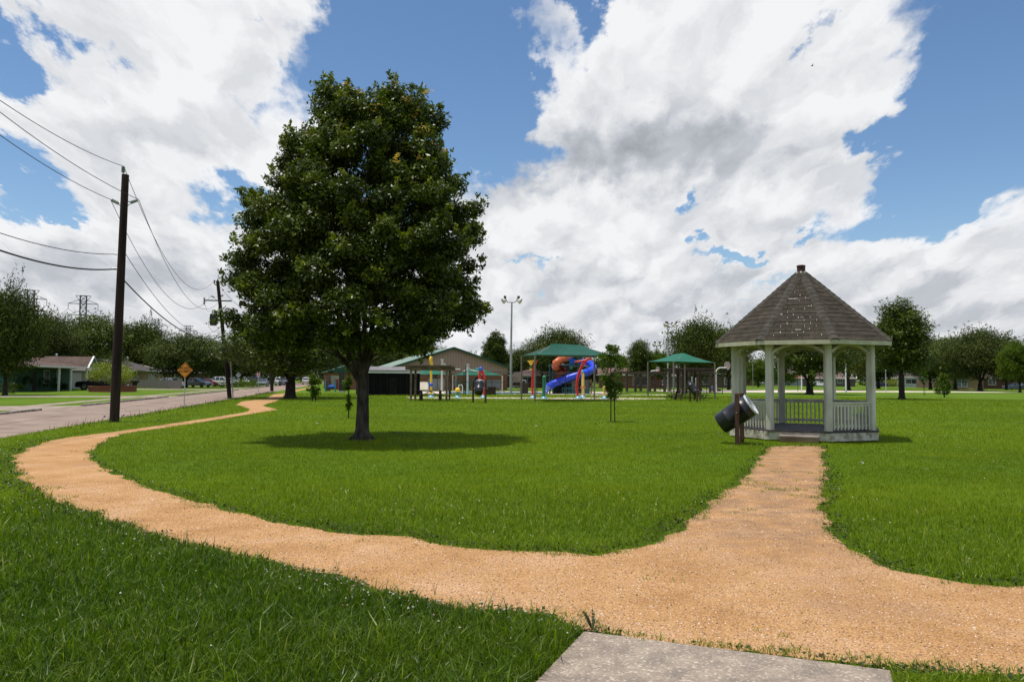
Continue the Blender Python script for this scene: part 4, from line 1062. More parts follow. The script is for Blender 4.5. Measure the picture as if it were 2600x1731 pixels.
# clover and low broad leaves along the path edges
P, d, r = sample(230000, 3.1, 24, 1.8, seed=4)
ok = allowed(P); P, d = P[ok], d[ok]; e = seg_dist(P, PATH)
wd = .10 + .16*np.clip(snoise(P, 1.1)+.5, 0, 2); lush = in_poly(P, np.array([[-30,-5],[-30,40]] + [list(G(*p)[:2]) for p in left_near] + [[-2,-5]]))
wd = np.where(lush, wd*2.1, wd); keep = (e < wd*r.uniform(.2,1.3,len(P))) & (r.uniform(size=len(P)) < .9)
P, d = P[keep], d[keep]
z = r.uniform(.005,.05,len(P)); P3 = np.concatenate([P, z[:,None]],1)
V = leaves(P3, .020 + .0012*d, r, up=1.6, narrow=.85)
tag(fast_mesh('clover_leaves', V, 4, M_CLOVER, tint=r.uniform(0,1,len(P))**1.2), 'dark low clover and weeds fringing the gravel path', 'ground cover', kind='stuff')
# white clover heads
P, d, r = sample(26000, 3.3, 24, 1.4, seed=6)
ok = allowed(P); P, d = P[ok], d[ok]; e = seg_dist(P, PATH)
lush = in_poly(P, np.array([[-30,-5],[-30,40]] + [list(G(*p)[:2]) for p in left_near] + [list(G(*c3((330,915)))[:2]), list(G(*c3((100,1200)))[:2])] + [[-2,-5]]))
pr = np.where(lush, .30*np.exp(-(e/.5)**2)*(.4+np.clip(snoise(P,1.5)+.4,0,1.4)) + .022*(snoise(P,.8) > .1), .012*np.exp(-(e/1.0)**2) + .004)
keep = r.uniform(size=len(P)) < pr*1.5; P, d = P[keep], d[keep]; print('clover heads', len(P))
Vs = []; n = len(P)
hh = r.uniform(.045,.10,n); rad = r.uniform(.005,.0095,n)*(1+d*.02)
oct_ = np.array([(1,0,0),(0,1,0),(-1,0,0),(0,-1,0),(0,0,1),(0,0,-1.0)]); fc = [(0,1,4),(1,2,4),(2,3,4),(3,0,4),(1,0,5),(2,1,5),(3,2,5),(0,3,5)]
ctr = np.concatenate([P, hh[:,None]],1)
tri = np.concatenate([np.stack([ctr + oct_[i]*rad[:,None] for i in f],1).reshape(-1,3) for f in fc])
tt = np.tile(r.uniform(0,1,n), 8)
M_CLH = leaf_mat('clover_head', [(0,(.42,.40,.34)),(.7,(.62,.60,.52)),(.85,(.40,.24,.18)),(1,(.30,.15,.10))], transl=.1, spec=.1)
tag(fast_mesh('clover_flowers', tri, 3, M_CLH, tint=tt), 'scattered white clover heads along the left path edge', 'flowers', kind='stuff')
# sprigs of grass on the gravel spur and seed stalks
P, d, r = sample(90000, 3.3, 21, 1.3, seed=8)
ins = in_poly(P, PATH) & ~in_poly(P, SLAB); P, d = P[ins], d[ins]
spurz = np.array([G(*c3(p))[:2] for p in [(1180,60),(1460,60),(1520,560),(900,560),(760,440)]])
pr = np.where(in_poly(P, spurz), .35*(snoise(P,2.4) > .45), .03*(snoise(P,1.9) > .9)) + .55*(seg_dist(P, PATH) < .05 + .22*np.clip(snoise(P, 2.8), 0, 1.2))*(snoise(P, 7.) > -.3)
SLe = seg_dist(P, SLAB); pr = pr + .9*((SLe < .05) & (P[:,0] > 1.2) & (snoise(P,2.) > -.2))
keep = r.uniform(size=len(P)) < pr; P = P[keep]; n = len(P)
P = np.repeat(P, 8, 0) + r.normal(size=(n*8,2))*.035
V, t = blades(P, r.uniform(.015,.06,len(P)), r.uniform(.003,.007,len(P)), r.uniform(.5,1.2,len(P)), r.uniform(.2,.8,len(P)), r)
tag(fast_mesh('path_weeds', V, 3, M_BLADE, tint=t), 'small weeds sprouting through the gravel spur', 'weeds', kind='stuff')
# roadside seed stalks
n = 1100; r = np.random.default_rng(12); yy = r.uniform(24, 85, n); xx = near_x(yy) + r.uniform(-.05,.9,n)
keep = snoise(np.stack([xx*0,yy],1), .35) > -.2; xx, yy = xx[keep], yy[keep]
V, t = blades(np.stack([xx,yy],1), r.uniform(.08,.36,len(xx))*r.uniform(.5,1,len(xx)), .006+.00028*yy, r.uniform(.1,.7,len(xx)), np.full(len(xx), .2), r)
tag(fast_mesh('roadside_stalks', V, 3, leaf_mat('seed_stalk', [(0,(.05,.05,.03)),(1,(.10,.10,.06))]), tint=t), 'dark seed stalks along the verge of the road', 'weeds', kind='stuff')
# tall stalks by the path, near
ps = [c2(p) for p in [(860,655),(1232,762),(1555,815),(1800,912),(2000,925),(2265,1000)]]
for i, p in enumerate(ps):
    b = G(*p); m = MB(); H = (.10,.11,.11,.09,.12,.17)[i]
    for j in range(4):
        a = random.uniform(0,6.28); L = H*random.uniform(.6,1.15)
        m.tube([(0,0,0),(math.cos(a)*L*.12,math.sin(a)*L*.12,L*.55),(math.cos(a)*L*.4,math.sin(a)*L*.4,L)], [.0014,.0011,.0005], 4, cap=False)
    o = m.build('grass_stalk', mat('dry_stalk', (.10,.13,.03))); o.location = (b.x, b.y, 0)
    tag(o, 'thin tuft of seed stalks standing at the near edge of the gravel path', 'weed', 'seed stalks at the path edge')
b = G(*c3((370,905))); m = MB()
for j in range(9):
    a = random.uniform(0,6.28); L = random.uniform(.05,.16)
    m.tube([(0,0,0),(math.cos(a)*L*.2,math.sin(a)*L*.2,L*.55),(math.cos(a)*L*.6,math.sin(a)*L*.6,L)], [.003,.0025,.001], 4, cap=False)
    for q in range(5):
        f = .3+.14*q; m.sphere((math.cos(a)*L*.5*f, math.sin(a)*L*.5*f, L*f), .007, 5)
o = m.build('weed_plant', mat('grey_weed', (.06,.085,.04))); o.location = b
tag(o, 'bushy grey-green weed at the corner of the concrete slab', 'weed')
# loose grit on the gravel
P, d, r = sample(90000, 3.2, 14, 1.9, seed=9)
ins = in_poly(P, PATH) & ~in_poly(P, SLAB) & (seg_dist(P, SLAB) > .01); P, d = P[ins], d[ins]; n = len(P)
s = r.uniform(.0020,.0058,n)*(1+.06*d); s[r.uniform(size=n) < .004] *= 1.8
ctr = np.concatenate([P, .005*np.ones((n,1))],1); a = r.uniform(.6,1.3,(n,3))*s[:,None]; a[:,2] *= .7
tri = np.concatenate([np.stack([ctr + oct_[i]*a for i in f],1).reshape(-1,3) for f in fc[:4]])
tt = np.tile(r.uniform(0,1,n), 4)
tag(fast_mesh('loose_grit', tri, 3, leaf_mat('grit', [(0,(.10,.06,.035)),(.3,(.34,.19,.11)),(.8,(.60,.40,.26)),(1,(.74,.64,.54))], transl=0, rough=.9, spec=.1), tint=tt), 'loose grains of crushed granite on the path', 'gravel', kind='stuff')
# ------------------------------------------------------------------ shared object materials
M_STEEL = mat('galvanised_steel', (.35,.36,.37), (.5,.5,.5), scale=8, rough=.4, metal=.8)
M_DSTEEL = mat('dark_steel', (.02,.02,.022), (.035,.035,.037), scale=8, rough=.5)
M_POLE = mat('creosoted_pole', (.010,.006,.005), (.038,.021,.015), scale=5, rough=.9, bump=.5, bscale=14, stretch=(1,1,.12))
M_CER = mat('green_grey_porcelain', (.20,.25,.22), (.28,.32,.29), scale=5, rough=.3, spec=.5)
M_WIRE = mat('cable_black', (.015,.015,.015), rough=.6)
M_CREAM = mat('cream_steel', (.55,.49,.38), (.65,.59,.47), scale=2, rough=.5)
M_GREENF = mat('green_shade_cloth', (.009,.095,.058), (.014,.125,.078), scale=1.2, rough=.85)
M_DGREENF = mat('deep_green_shade_cloth', (.007,.062,.042), (.010,.080,.054), scale=1.2, rough=.85)
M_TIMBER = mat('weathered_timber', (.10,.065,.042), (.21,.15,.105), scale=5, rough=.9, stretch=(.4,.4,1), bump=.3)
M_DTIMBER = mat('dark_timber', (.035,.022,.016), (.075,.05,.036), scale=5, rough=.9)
M_GLASS = mat('dark_window_glass', (.015,.018,.02), (.04,.045,.05), scale=2, rough=.08, spec=.8)
M_WHITE = mat('white_trim', (.62,.62,.60), (.74,.74,.72), scale=4, rough=.6)
M_GALVP = mat('grey_light_pole', (.26,.26,.25), (.38,.38,.37), scale=2, rough=.6, stretch=(1,1,.3))

# ------------------------------------------------------------------ utility poles and their lines
def utility_pole(base, top, r0, r1, label, arms=True):
    base = Vector(base); t = thing('utility_pole', base, 0, label, 'utility pole', 'utility poles along the near verge')
    tv = Vector(top) - base; m = MB()
    m.tube([tv*0 - Vector((0,0,.2)), tv*.25, tv*.5, tv*.75, tv], [r0, r0*.93+r1*.07, (r0+r1)/2, r1*.8+r0*.2, r1], 14)
    m.build('pole', M_POLE, t, smooth=True)
    return t, tv
def insulator(m, a, b, r=.085):
    """ribbed porcelain post from a to b"""
    a = Vector(a); b = Vector(b); n = 7; pts = []; rd = []
    for i in range(n*2+1):
        pts.append(a.lerp(b, i/(n*2))); rd.append(r if i % 2 else r*.68)
    m.tube(pts, rd, 10)
P1 = G(290, 1071); T1 = W(318.5, 444, P1.y)
P2 = G(584, 1011); T2 = W(552.5, 713, P2.y)
up1, v1 = utility_pole(P1, T1, .165, .125, 'tall dark wooden utility pole standing nearest, on the verge at left')
up2, v2 = utility_pole(P2, T2, .17, .125, 'leaning utility pole with a dark transformer can beside the big tree')
ends = {}
m = MB(); tp = v1 + Vector((-.09,-.02,0)); m.bar(tp - Vector((0,0,.3)), tp + Vector((.02,0,.08)), .04); m.build('bracket', M_STEEL, up1)
m = MB(); insulator(m, tp + Vector((.01,0,.08)), tp + Vector((.01,0,.30)), .07); m.build('insulator', M_CER, up1)
A_top = P1 + tp + Vector((.03,0,.31)); dP = (P2-P1).normalized(); sideways = Vector((dP.y, -dP.x, 0))   # to the right of the line
def side_ins(t, v, down, sgn, L0=.20):
    a = v - Vector((0,0,down)); o = sideways*sgn
    m = MB(); m.tube([a, a + o*L0], .02, 6); m.tube([a - Vector((0,0,.28)), a + o*L0 - Vector((0,0,.06))], .016, 6); m.build('bracket', M_STEEL, t)
    m = MB(); insulator(m, a + o*L0 - Vector((0,0,.04)), a + o*(L0+.25) + Vector((0,0,.08)), .065); m.build('insulator', M_CER, t)
    return a + o*(L0+.28) + Vector((0,0,.10))
A_l = P1 + side_ins(up1, v1, 1.05, -1); A_r = P1 + side_ins(up1, v1, 1.0, 1)
m = MB(); m.tube([v2 + Vector((0,0,-.05)), v2 + Vector((0,0,.15))], .05, 8); insulator(m, v2 + Vector((-.25,0,-.25)), v2 + Vector((-.25,0,.05)), .08); m.build('insulator', M_CER, up2)
B_top = P2 + v2 + Vector((-.25,0,.08)); B_l = P2 + side_ins(up2, v2, 1.3, -1); B_r = P2 + side_ins(up2, v2, 1.2, 1)
a = v2*.83; m = MB(); m.bar(a - sideways*1.15, a + sideways*.9, .07, .09); m.build('crossarm', M_POLE, up2)
m = MB(); m.tube([a - sideways*1.15 + Vector((0,0,-.35)), a - sideways*1.15 + Vector((0,0,.2))], [.07,.07], 8); m.build('fuse_cutout', M_CER, up2)
tb = v2*.665 - sideways*.62; m = MB(); m.lathe([(.001,-.45),(.25,-.45),(.27,-.40),(.27,.40),(.285,.42),(.20,.50),(.001,.52)], 20, Matrix.Translation(tb)); trn = m.build('transformer', mat('transformer_paint', (.03,.035,.035), (.06,.065,.065), scale=3, rough=.45), up2, smooth=True)
for dx in (-.1,.12):
    m = MB(); insulator(m, tb + Vector((dx,0,.5)), tb + Vector((dx,0,.78)), .05); m.build('bushing', M_CER, trn)
m = MB(); m.bar(tb, v2*.665, .08, .2); m.build('mount', M_DSTEEL, trn)
m = MB(); m.tube([a - sideways*1.1 - Vector((0,0,.3)), a - sideways*.9 - Vector((0,0,.9)), tb + Vector((0,0,.8))], .012, 5); m.tube([tb + Vector((-.28,0,.35)), tb + Vector((-.4,0,-.5)), tb + Vector((.0,0,-.95)), v2*.57], .014, 5); m.build('jumper_wire', M_WIRE, up2)
P3 = G(690.5, 993); up3, v3 = utility_pole(P3, W(688, 800, P3.y), .2, .15, 'third utility pole down the street, half hidden behind the path oak')
P0 = P1 - (P2-P1)*1.0; P0.z = 0; d01 = (P1-P0)
def catenary(a, b, sag, n=24):
    a = Vector(a); b = Vector(b); return [a.lerp(b, i/n) - Vector((0,0,4*sag*(i/n)*(1-i/n))) for i in range(n+1)]
def line(name, pts_list, rad, label, group='overhead lines strung between the utility poles'):
    m = MB()
    for p in pts_list: m.tube(p, rad, 5, cap=False)
    o = m.build(name, M_WIRE, None); return tag(o, label, 'power line', group)
def wl(px, py, Y): return W(px, py, Y)
# outward ends are taken from where each line leaves the photograph at its left edge, at the distance it has there
def leave(py_edge, A, k=.62):
    """straight continuation from A through the pixel (0,py) at a nearer distance"""
    Y = A.y*k; return W(-120, py_edge, Y)
line('power_line', [catenary(leave(170, A_top), A_top, .25), catenary(A_top, B_top, 2.3)], .011, 'highest thin wire, fixed to the insulator on top of the near pole')
line('power_line', [catenary(leave(190, A_r), A_r, .25), catenary(A_r, B_r, 2.4)], .011, 'thin wire fixed to the right-hand insulator of the near pole')
line('power_line', [catenary(leave(255, A_l), A_l, .2), catenary(A_l, B_l, 2.3)], .011, 'thin wire fixed to the left-hand insulator of the near pole')
nA = P1 + v1*.675 + sideways*-.16; nB = P2 + v2*.62
line('power_line', [catenary(leave(548, nA), nA, .25), catenary(nA + sideways*.3, nB, 1.6)], .012, 'thin neutral wire midway up the near pole')
cA = P1 + v1*.615 + sideways*-.16; cB = P2 + v2*.535
line('telephone_cable', [catenary(leave(590, cA), cA, .3), catenary(cA + sideways*.3 - Vector((0,0,.45)), cB, 1.0)], .026, 'thick black cable sagging below the other wires')
m = MB(); m.tube([v1*.675 - sideways*.1, v1*.675 - sideways*.26], .03, 6); m.build('cable_clamp', M_STEEL, up1); m = MB(); m.tube([v1*.615 - sideways*.1, v1*.615 - sideways*.3], .045, 6); m.build('cable_clamp', M_STEEL, up1)
line('power_line', [catenary(B_top, P3 + v3 + Vector((0,0,.1)), 1.2), ], .012, 'wire running on from the leaning pole behind the big tree')

# ------------------------------------------------------------------ lattice towers far behind
M_TOWER = mat('hazed_tower_steel', (.07,.075,.08), (.11,.115,.12), scale=2, rough=.6)  # steel grey lightened: the haze of distance is put into its colour
def tower(px, top_py, Y, label):
    b = GY(px, Y); H = W(px, top_py, Y).z; t = thing('transmission_tower', b, STREET_RZ + .2, label, 'transmission tower', 'lattice transmission towers beyond the houses')
    m = MB(); wt = .065*H; wb = .17*H; th = .16 + Y*.0004
    def w(z): return (wb + (wt-wb)*min(1, z/(H*.55)))/2
    lv = [0, .16, .3, .42, .53, .62, .70, .78, .86, .93, 1.0]
    for i in range(len(lv)-1):
        z0, z1 = lv[i]*H, lv[i+1]*H; a, c = w(z0), w(z1)
        for sx_, sy_ in ((-1,-1),(1,-1),(1,1),(-1,1)): m.bar((sx_*a,sy_*a,z0), (sx_*c,sy_*c,z1), th)
        for (p, q) in (((-1,-1),(1,-1)),((1,1),(-1,1)),((-1,1),(-1,-1)),((1,-1),(1,1))):
            m.bar((p[0]*a,p[1]*a,z0), (q[0]*c,q[1]*c,z1), th*.55); m.bar((q[0]*a,q[1]*a,z0), (p[0]*c,p[1]*c,z1), th*.55)
            m.bar((p[0]*c,p[1]*c,z1), (q[0]*c,q[1]*c,z1), th*.5)
    m.build('lattice', M_TOWER, t)
    for z, L in ((H*1.0, .08*H), (H*.905, .155*H), (H*.77, .155*H)):
        m = MB()
        for sx_ in (-1,1):
            if z == H: m.bar((0,-wt/2,z), (sx_*L,0,z), th*.8); m.bar((sx_*wt/2,0,z*.93), (sx_*L,0,z), th*.6)
            else:
                m.bar((0,0,z), (sx_*L,0,z), th*.9); m.bar((sx_*wt/2,0,z+.05*H), (sx_*L,0,z), th*.6); m.tube([(sx_*L,0,z), (sx_*L,0,z-.065*H)], th*.35, 5)
        m.build('cross_arm', M_TOWER, t)
    return t, b, H
TW = []
for px, py, Y, lab in [(70.5,737,300,'leftmost and tallest-looking lattice tower above the left trees'),(205,751,322,'second lattice tower from the left, above the green house roofs'),(394.5,811,455,'middle lattice tower just right of the near utility pole'),(475,827,520,'lattice tower above the rounded live oak'),(532,864,760,'tiny far lattice tower left of the leaning pole')]:
    TW.append(tower(px, py, Y, lab))
def tw_pt(i, side, f): t, b, H = TW[i]; c = math.cos(STREET_RZ+.2); s_ = math.sin(STREET_RZ+.2); return b + Vector((side*.155*H*c, side*.155*H*s_, f*H))
for side, f, lab in ((-1,.84,'left upper'),(1,.84,'right upper'),(-1,.705,'left lower'),(1,.705,'right lower')):
    first = tw_pt(0, side, f); prev = first + (first - tw_pt(1, side, f))*1.0
    segs = [catenary(prev, first, 6, 12)] + [catenary(tw_pt(i, side, f), tw_pt(i+1, side, f), 5, 12) for i in range(4)]
    line('transmission_line', segs, .07, 'high-voltage line along the %s arms of the lattice towers' % lab, 'high-voltage lines between the lattice towers')

# ------------------------------------------------------------------ signs
def diamond_sign(base, H, half, label, front, lean=0, text=None):
    t = thing('road_sign', base, 0, label, 'road sign')
    m = MB(); m.bar((0,.02,-.1), (0,.02,H+half*.6), .045, .03); m.build('post', M_STEEL, t)
    h = half; c = .10*h; pts = [(-h,0),(-h+c,-c),(-c,-h+c),(0,-h),(c,-h+c),(h-c,-c),(h,0),(h-c,c),(c,h-c),(0,h),(-c,h-c),(-h+c,c)]
    m = MB(); m.prism([(x, z+H) for x, z in pts], -.015, -.009, 'y'); p = m.build('panel', front, t)
    if text:
        bm_ = mat('sign_black', (.01,.01,.01), rough=.5)
        k_ = h*.90; w = .016; ring = [(-k_,H),(0,H-k_),(k_,H),(0,H+k_)]; m = MB()
        for i in range(4):
            a, b = ring[i], ring[(i+1)%4]; m.bar((a[0],-.0165,a[1]), (b[0],-.0165,b[1]), .002, w, up=(0,0,1)) if False else m.bar((a[0],-.0165,a[1]), (b[0],-.0165,b[1]), w, .002, up=(0,1,0))
        m.build('border', bm_, p)
        for s_, z in text:
            cu = bpy.data.curves.new('lettering', 'FONT'); cu.body = s_; cu.align_x = 'CENTER'; cu.align_y = 'CENTER'; cu.size = h*.44; cu.extrude = .0008; cu.offset = .003; cu.space_character = 1.05
            tmp = bpy.data.objects.new('tmp', cu); COL.objects.link(tmp); cu.materials.append(bm_); me_ = bpy.data.meshes.new_from_object(tmp.evaluated_get(bpy.context.evaluated_depsgraph_get())); bpy.data.objects.remove(tmp); o = bpy.data.objects.new('lettering', me_); COL.objects.link(o); o.parent = p; o.location = (0, -.0175, H+z*h); o.rotation_euler = (math.pi/2, 0, 0)
    return t
sg = diamond_sign(G(467.3, 1032.5), W(467, 939.8, G(467.3,1032.5).y).z, .445, 'orange diamond ROAD HUMPS warning sign on a thin post beside the road', mat('sign_orange', (.62,.22,.012), (.70,.27,.02), scale=3, rough=.45), text=[('ROAD', .27), ('HUMPS', -.14)])
b = GY(605, 122); diamond_sign(b, W(605.5, 951.6, 122).z, .45, 'grey back of a diamond road sign on the far kerb', M_STEEL)
b = G(655.3, 996); t = thing('road_sign', b, 0, 'narrow white roadside sign with red lettering before the third utility pole', 'road sign'); H = W(655, 942.5, b.y).z
m = MB(); m.bar((0,.02,-.1),(0,.02,H-.05), .05); m.build('post', M_STEEL, t)
m = MB(); m.box(-.17,.17,-.02,-.01,H-.6,H); p = m.build('panel', M_WHITE, t)
m = MB(); m.box(-.12,.12,-.024,-.021,H-.52,H-.36); m.box(-.12,.12,-.024,-.021,H-.28,H-.08); m.build('red_band', mat('sign_red', (.5,.04,.03)), p)
b = G(592, 1008.5); m = MB(); Hh = W(585, 907, b.y); m.tube([(0,0,-.1), tuple(Hh - b)], .05, 8); m.tube([(.0,0,.5),(.12,0,.5)], .02, 5); o = m.build('steel_post', M_GALVP); o.location = b
tag(o, 'slim bare grey steel post right of the leaning pole', 'post')
for i, (px, py, lab) in enumerate([(262,1065.5,'small blue marker flag in the verge left of the near pole'),(310.5,1062,'small blue marker flag in the verge right of the near pole')]):
    b = G(px, py); t = thing('marker_flag', b, 0, lab, 'marker flag', 'blue utility marker flags'); m = MB(); m.tube([(0,0,0),(.02,0,.14)], .004, 4); m.build('wire', M_STEEL, t)
    m = MB(); m.box(.02,.085,-.002,.002,.10,.155); m.build('flag', mat('flag_blue', (.02,.06,.35)), t)
# fire hydrant
b = G(741.5, 990); t = thing('fire_hydrant', b, 0, 'red fire hydrant half hidden behind the path oak trunk', 'fire hydrant')
m = MB(); m.lathe([(.001,0),(.17,0),(.17,.05),(.11,.07),(.11,.48),(.15,.5),(.15,.55),(.12,.60),(.05,.68),(.03,.74),(.001,.75)], 14); hy = m.build('body', mat('hydrant_red', (.45,.03,.02), (.55,.05,.03), scale=5), t, smooth=True)
m = MB(); m.tube([(-.24,0,.4),(.24,0,.4)], .06, 10); m.tube([(0,0,.38),(0,-.22,.38)], .07, 10); m.build('outlet', MATS['hydrant_red'], hy)

# ------------------------------------------------------------------ houses
def house(label, base, rz, w, d, eave, rise, wallc, roofc, kind='hip', windows=(), doors=(), garage=None, porch=None, gable_front=None, name='house', back_vent=True, arch=None, group=None, wallname=None):
    """front face is local -Y, width along X"""
    t = thing(name, base, rz, label, 'house', group)
    wm = mat('wall_%s' % (wallname or label[:12].replace(' ','_')), wallc, tuple(c*1.15 for c in wallc), scale=1.5, rough=.85, bump=.15, stretch=(1,1,6))
    rm = mat('roof_%.3f_%.3f' % (roofc[0], roofc[1]), roofc, tuple(c*1.5 for c in roofc), scale=1.2, rough=.95, bump=.3, detail=8)
    m = MB(); m.box(-w/2, w/2, 0, d, 0, eave); wl_ = m.build('wall', wm, t)
    o = .5; m = MB(); ez = eave + .002
    if kind == 'hip':
        k_ = min(d/2+o, w/2-.1)
        V = [(-w/2-o,-o,ez),(w/2+o,-o,ez),(w/2+o,d+o,ez),(-w/2-o,d+o,ez),(-w/2-o+k_,d/2,ez+rise),(w/2+o-k_,d/2,ez+rise)]
        m.add(V, [(0,1,5,4),(1,2,5),(2,3,4,5),(3,0,4),(3,2,1,0)])
    elif kind == 'gable':
        m.prism([(-o,ez),(d+o,ez),(d/2,ez+rise)], -w/2-.3, w/2+.3, 'x')
    elif kind == 'gable_front':
        m.prism([(-w/2-o,ez),(w/2+o,ez),(0,ez+rise)], .02, d+o, 'y')
    rf = m.build('roof', rm, t)
    if kind == 'gable_front':
        m = MB(); m.prism([(-w/2,ez-.01),(w/2,ez-.01),(0,ez+rise-.22)], .0, .018, 'y'); m.build('gable', wm, t)
        m = MB(); m.bar((-w/2-o,-.25,ez-.03),(0,-.25,ez+rise-.03), .5, .07, up=(0,0,1)); m.bar((w/2+o,-.25,ez-.03),(0,-.25,ez+rise-.03), .5, .07); m.build('verge', rm, rf)
    m = MB()
    for (a, b_) in (((-w/2-o,-o-.012),(w/2+o,-o-.012)), ((w/2+o+.012,-o),(w/2+o+.012,d+o)), ((-w/2-o-.012,-o),(-w/2-o-.012,d+o))):
        if kind == 'gable_front' and a[1] == b_[1]: continue
        m.bar((*a, ez-.06), (*b_, ez-.06), .02, .17)
    m.build('fascia', M_WHITE, t)
    for (x, z, ww, hh) in windows:
        m = MB(); m.box(x-ww/2-.08,x+ww/2+.08,-.05,-.002,z-.08,z+hh+.08); f = m.build('window', M_WHITE, t)
        m = MB(); m.box(x-ww/2,x-.03,-.056,-.052,z,z+hh); m.box(x+.03,x+ww/2,-.056,-.052,z,z+hh); m.build('pane', M_GLASS, f)
    for (x, ww, hh, c) in doors:
        m = MB(); m.box(x-ww/2,x+ww/2,-.04,-.002,0.02,hh); m.build('door', mat('door_%s' % str(c), c), t)
    if garage:
        x, ww, hh = garage; m = MB(); m.box(x-ww/2,x+ww/2,-.05,-.002,.02,hh)
        for i in range(4): m.box(x-ww/2+.02,x+ww/2-.02,-.056,-.052,.06+i*hh/4,.02+(i+1)*hh/4-.05)
        m.build('garage_door', mat('garage_grey', (.30,.29,.27), (.36,.35,.33), scale=3), t)
    if porch:
        x0, x1, dep, n = porch; m = MB(); m.add([(x0,-dep,eave-.25),(x1,-dep,eave-.25),(x1,.3,eave+.12),(x0,.3,eave+.12),(x0,-dep,eave-.12),(x1,-dep,eave-.12),(x1,.3,eave+.3),(x0,.3,eave+.3)], [(3,2,1,0),(4,5,6,7),(0,1,5,4),(1,2,6,5),(2,3,7,6),(3,0,4,7)])
        m.build('porch_roof', rm, t)
        for i in range(n):
            x = x0 + .15 + (x1-x0-.3)*i/(n-1); m = MB(); m.box(x-.07,x+.07,-dep+.05,-dep+.19,0,eave-.25); m.build('porch_post', M_WHITE, t)
    if arch:
        x, z, ww, hh = arch; m = MB(); n = 12
        pts = [(x-ww/2,z),(x+ww/2,z)] + [(x+ww/2*math.cos(math.pi*i/n), z+hh+.45*math.sin(math.pi*i/n)) for i in range(n+1)]
        m.prism(pts, -.05, -.003, 'y'); f = m.build('arched_window', M_WHITE, t)
        m = MB(); m.box(x-ww/2+.12,x-.08,-.058,-.052,z+.12,z+hh/2-.04); m.box(x+.08,x+ww/2-.12,-.058,-.052,z+.12,z+hh/2-.04); m.box(x-ww/2+.12,x-.08,-.058,-.052,z+hh/2+.04,z+hh-.05); m.box(x+.08,x+ww/2-.12,-.058,-.052,z+hh/2+.04,z+hh-.05)
        pts = [(x+(ww/2-.15)*math.cos(math.pi*i/n), z+hh+.05+.32*math.sin(math.pi*i/n)) for i in range(n+1)]; m.prism(pts, -.058, -.052, 'y')
        m.build('pane', mat('pale_pane', (.12,.18,.20), (.2,.27,.3), scale=2, rough=.2, spec=.7), f)
    if back_vent:
        m = MB(); m.tube([(w*.15,d*.35,eave+rise*.4),(w*.15,d*.35,eave+rise+.35)], .12, 8); m.sphere((w*.15,d*.35,eave+rise+.45), .17, 8); m.build('vent_pipe', M_STEEL, rf)
    return t
HR = STREET_RZ + math.pi/2      # front faces the street
def sh(s, t_, ): return ST(s, t_)
GHS = 'single-storey houses across the street'
# green house: front facing the street with gabled entry at its far end
h1 = house('green clapboard house with brown hipped roof and white porch posts', sh(94.5, 20.5), HR, 19, 11, 2.75, 1.7, (.030,.085,.062), (.070,.047,.038), 'hip', windows=[(1.6,.9,1.5,1.4),(5.3,.9,1.0,1.4)], doors=[(-1.8,1.0,2.1,(.03,.02,.02))], group=GHS, wallname='green')
m = MB(); m.M = Matrix.Translation((7.6,-2.6,0)); m.prism([(-2.0,2.75),(2.0,2.75),(0,4.15)], -.6, 5.0, 'y'); gp_ = m.build('porch_gable', MATS['roof_0.070_0.047'], h1)
m = MB(); m.M = Matrix.Translation((7.6,-3.22,0)); m.bar((-2.05,0,2.72),(0,0,4.2), .05,.2, up=(0,1,0)); m.bar((2.05,0,2.72),(0,0,4.2), .05,.2, up=(0,1,0)); m.build('gable_trim', M_WHITE, gp_)
m = MB(); m.M = Matrix.Translation((7.6,-3.24,0)); m.prism([(-1.6,2.76),(1.6,2.76),(0,3.9)], .01, .04, 'y'); m.build('gable_panel', MATS['wall_green'], gp_)
m = MB(); m.box(-9.4,9.6,-3.2,.0,2.70,2.749); m.build('porch_ceiling', M_WHITE, h1)
m = MB(); m.add([(-9.9,-3.25,2.752),(9.9,-3.25,2.752),(9.9,-.4,3.25),(-9.9,-.4,3.25)], [(0,1,2,3)]); m.add([(-9.9,-3.25,2.66),(9.9,-3.25,2.66),(9.9,-3.25,2.752),(-9.9,-3.25,2.752)], [(0,1,2,3)]); m.build('porch_roof', MATS['roof_0.070_0.047'], h1)
m = MB(); m.bar((-9.9,-3.27,2.70),(9.9,-3.27,2.70), .03,.14); m.build('fascia', M_WHITE, h1)
for x in (-3.4, 0.3, 5.6, 9.3):
    m = MB(); m.box(x-.09,x+.09,-3.15,-2.97,0,2.7); m.build('porch_post', M_WHITE, h1)
h2 = house('beige brick house with reddish-brown roof and grey garage door behind the black pickup', sh(112.5, 22), HR, 14, 11, 2.6, 1.6, (.19,.165,.14), (.095,.046,.036), 'hip', windows=[(5,1,1.2,1.2)], garage=(-2.4,4.8,2.2), group=GHS, wallname='beige')
h3 = house('tan house with dark grey gabled roof and side window behind the near pole', sh(134, 19), HR, 16, 10, 2.7, 1.7, (.30,.22,.12), (.055,.045,.042), 'gable', windows=[(-5,1,1.4,1.3)], garage=(3.5,4.8,2.2), group=GHS, wallname='tan')
m = MB(); m.M = Matrix.Translation((-8.0,0,0)) @ Matrix.Rotation(-math.pi/2, 4, 'Z'); m.box(-6,-4.8,-.05,-.003,1,2.3); m.build('window', M_WHITE, h3)
h4 = house('cream house with pale shingle roof behind the grey plank fence', sh(158, 20), HR, 17, 10, 2.6, 1.5, (.32,.27,.19), (.16,.14,.12), 'hip', windows=[(-3,1,1.2,1.2),(2,1,1.2,1.2)], porch=(-6,3,1.8,4), group=GHS, wallname='cream')
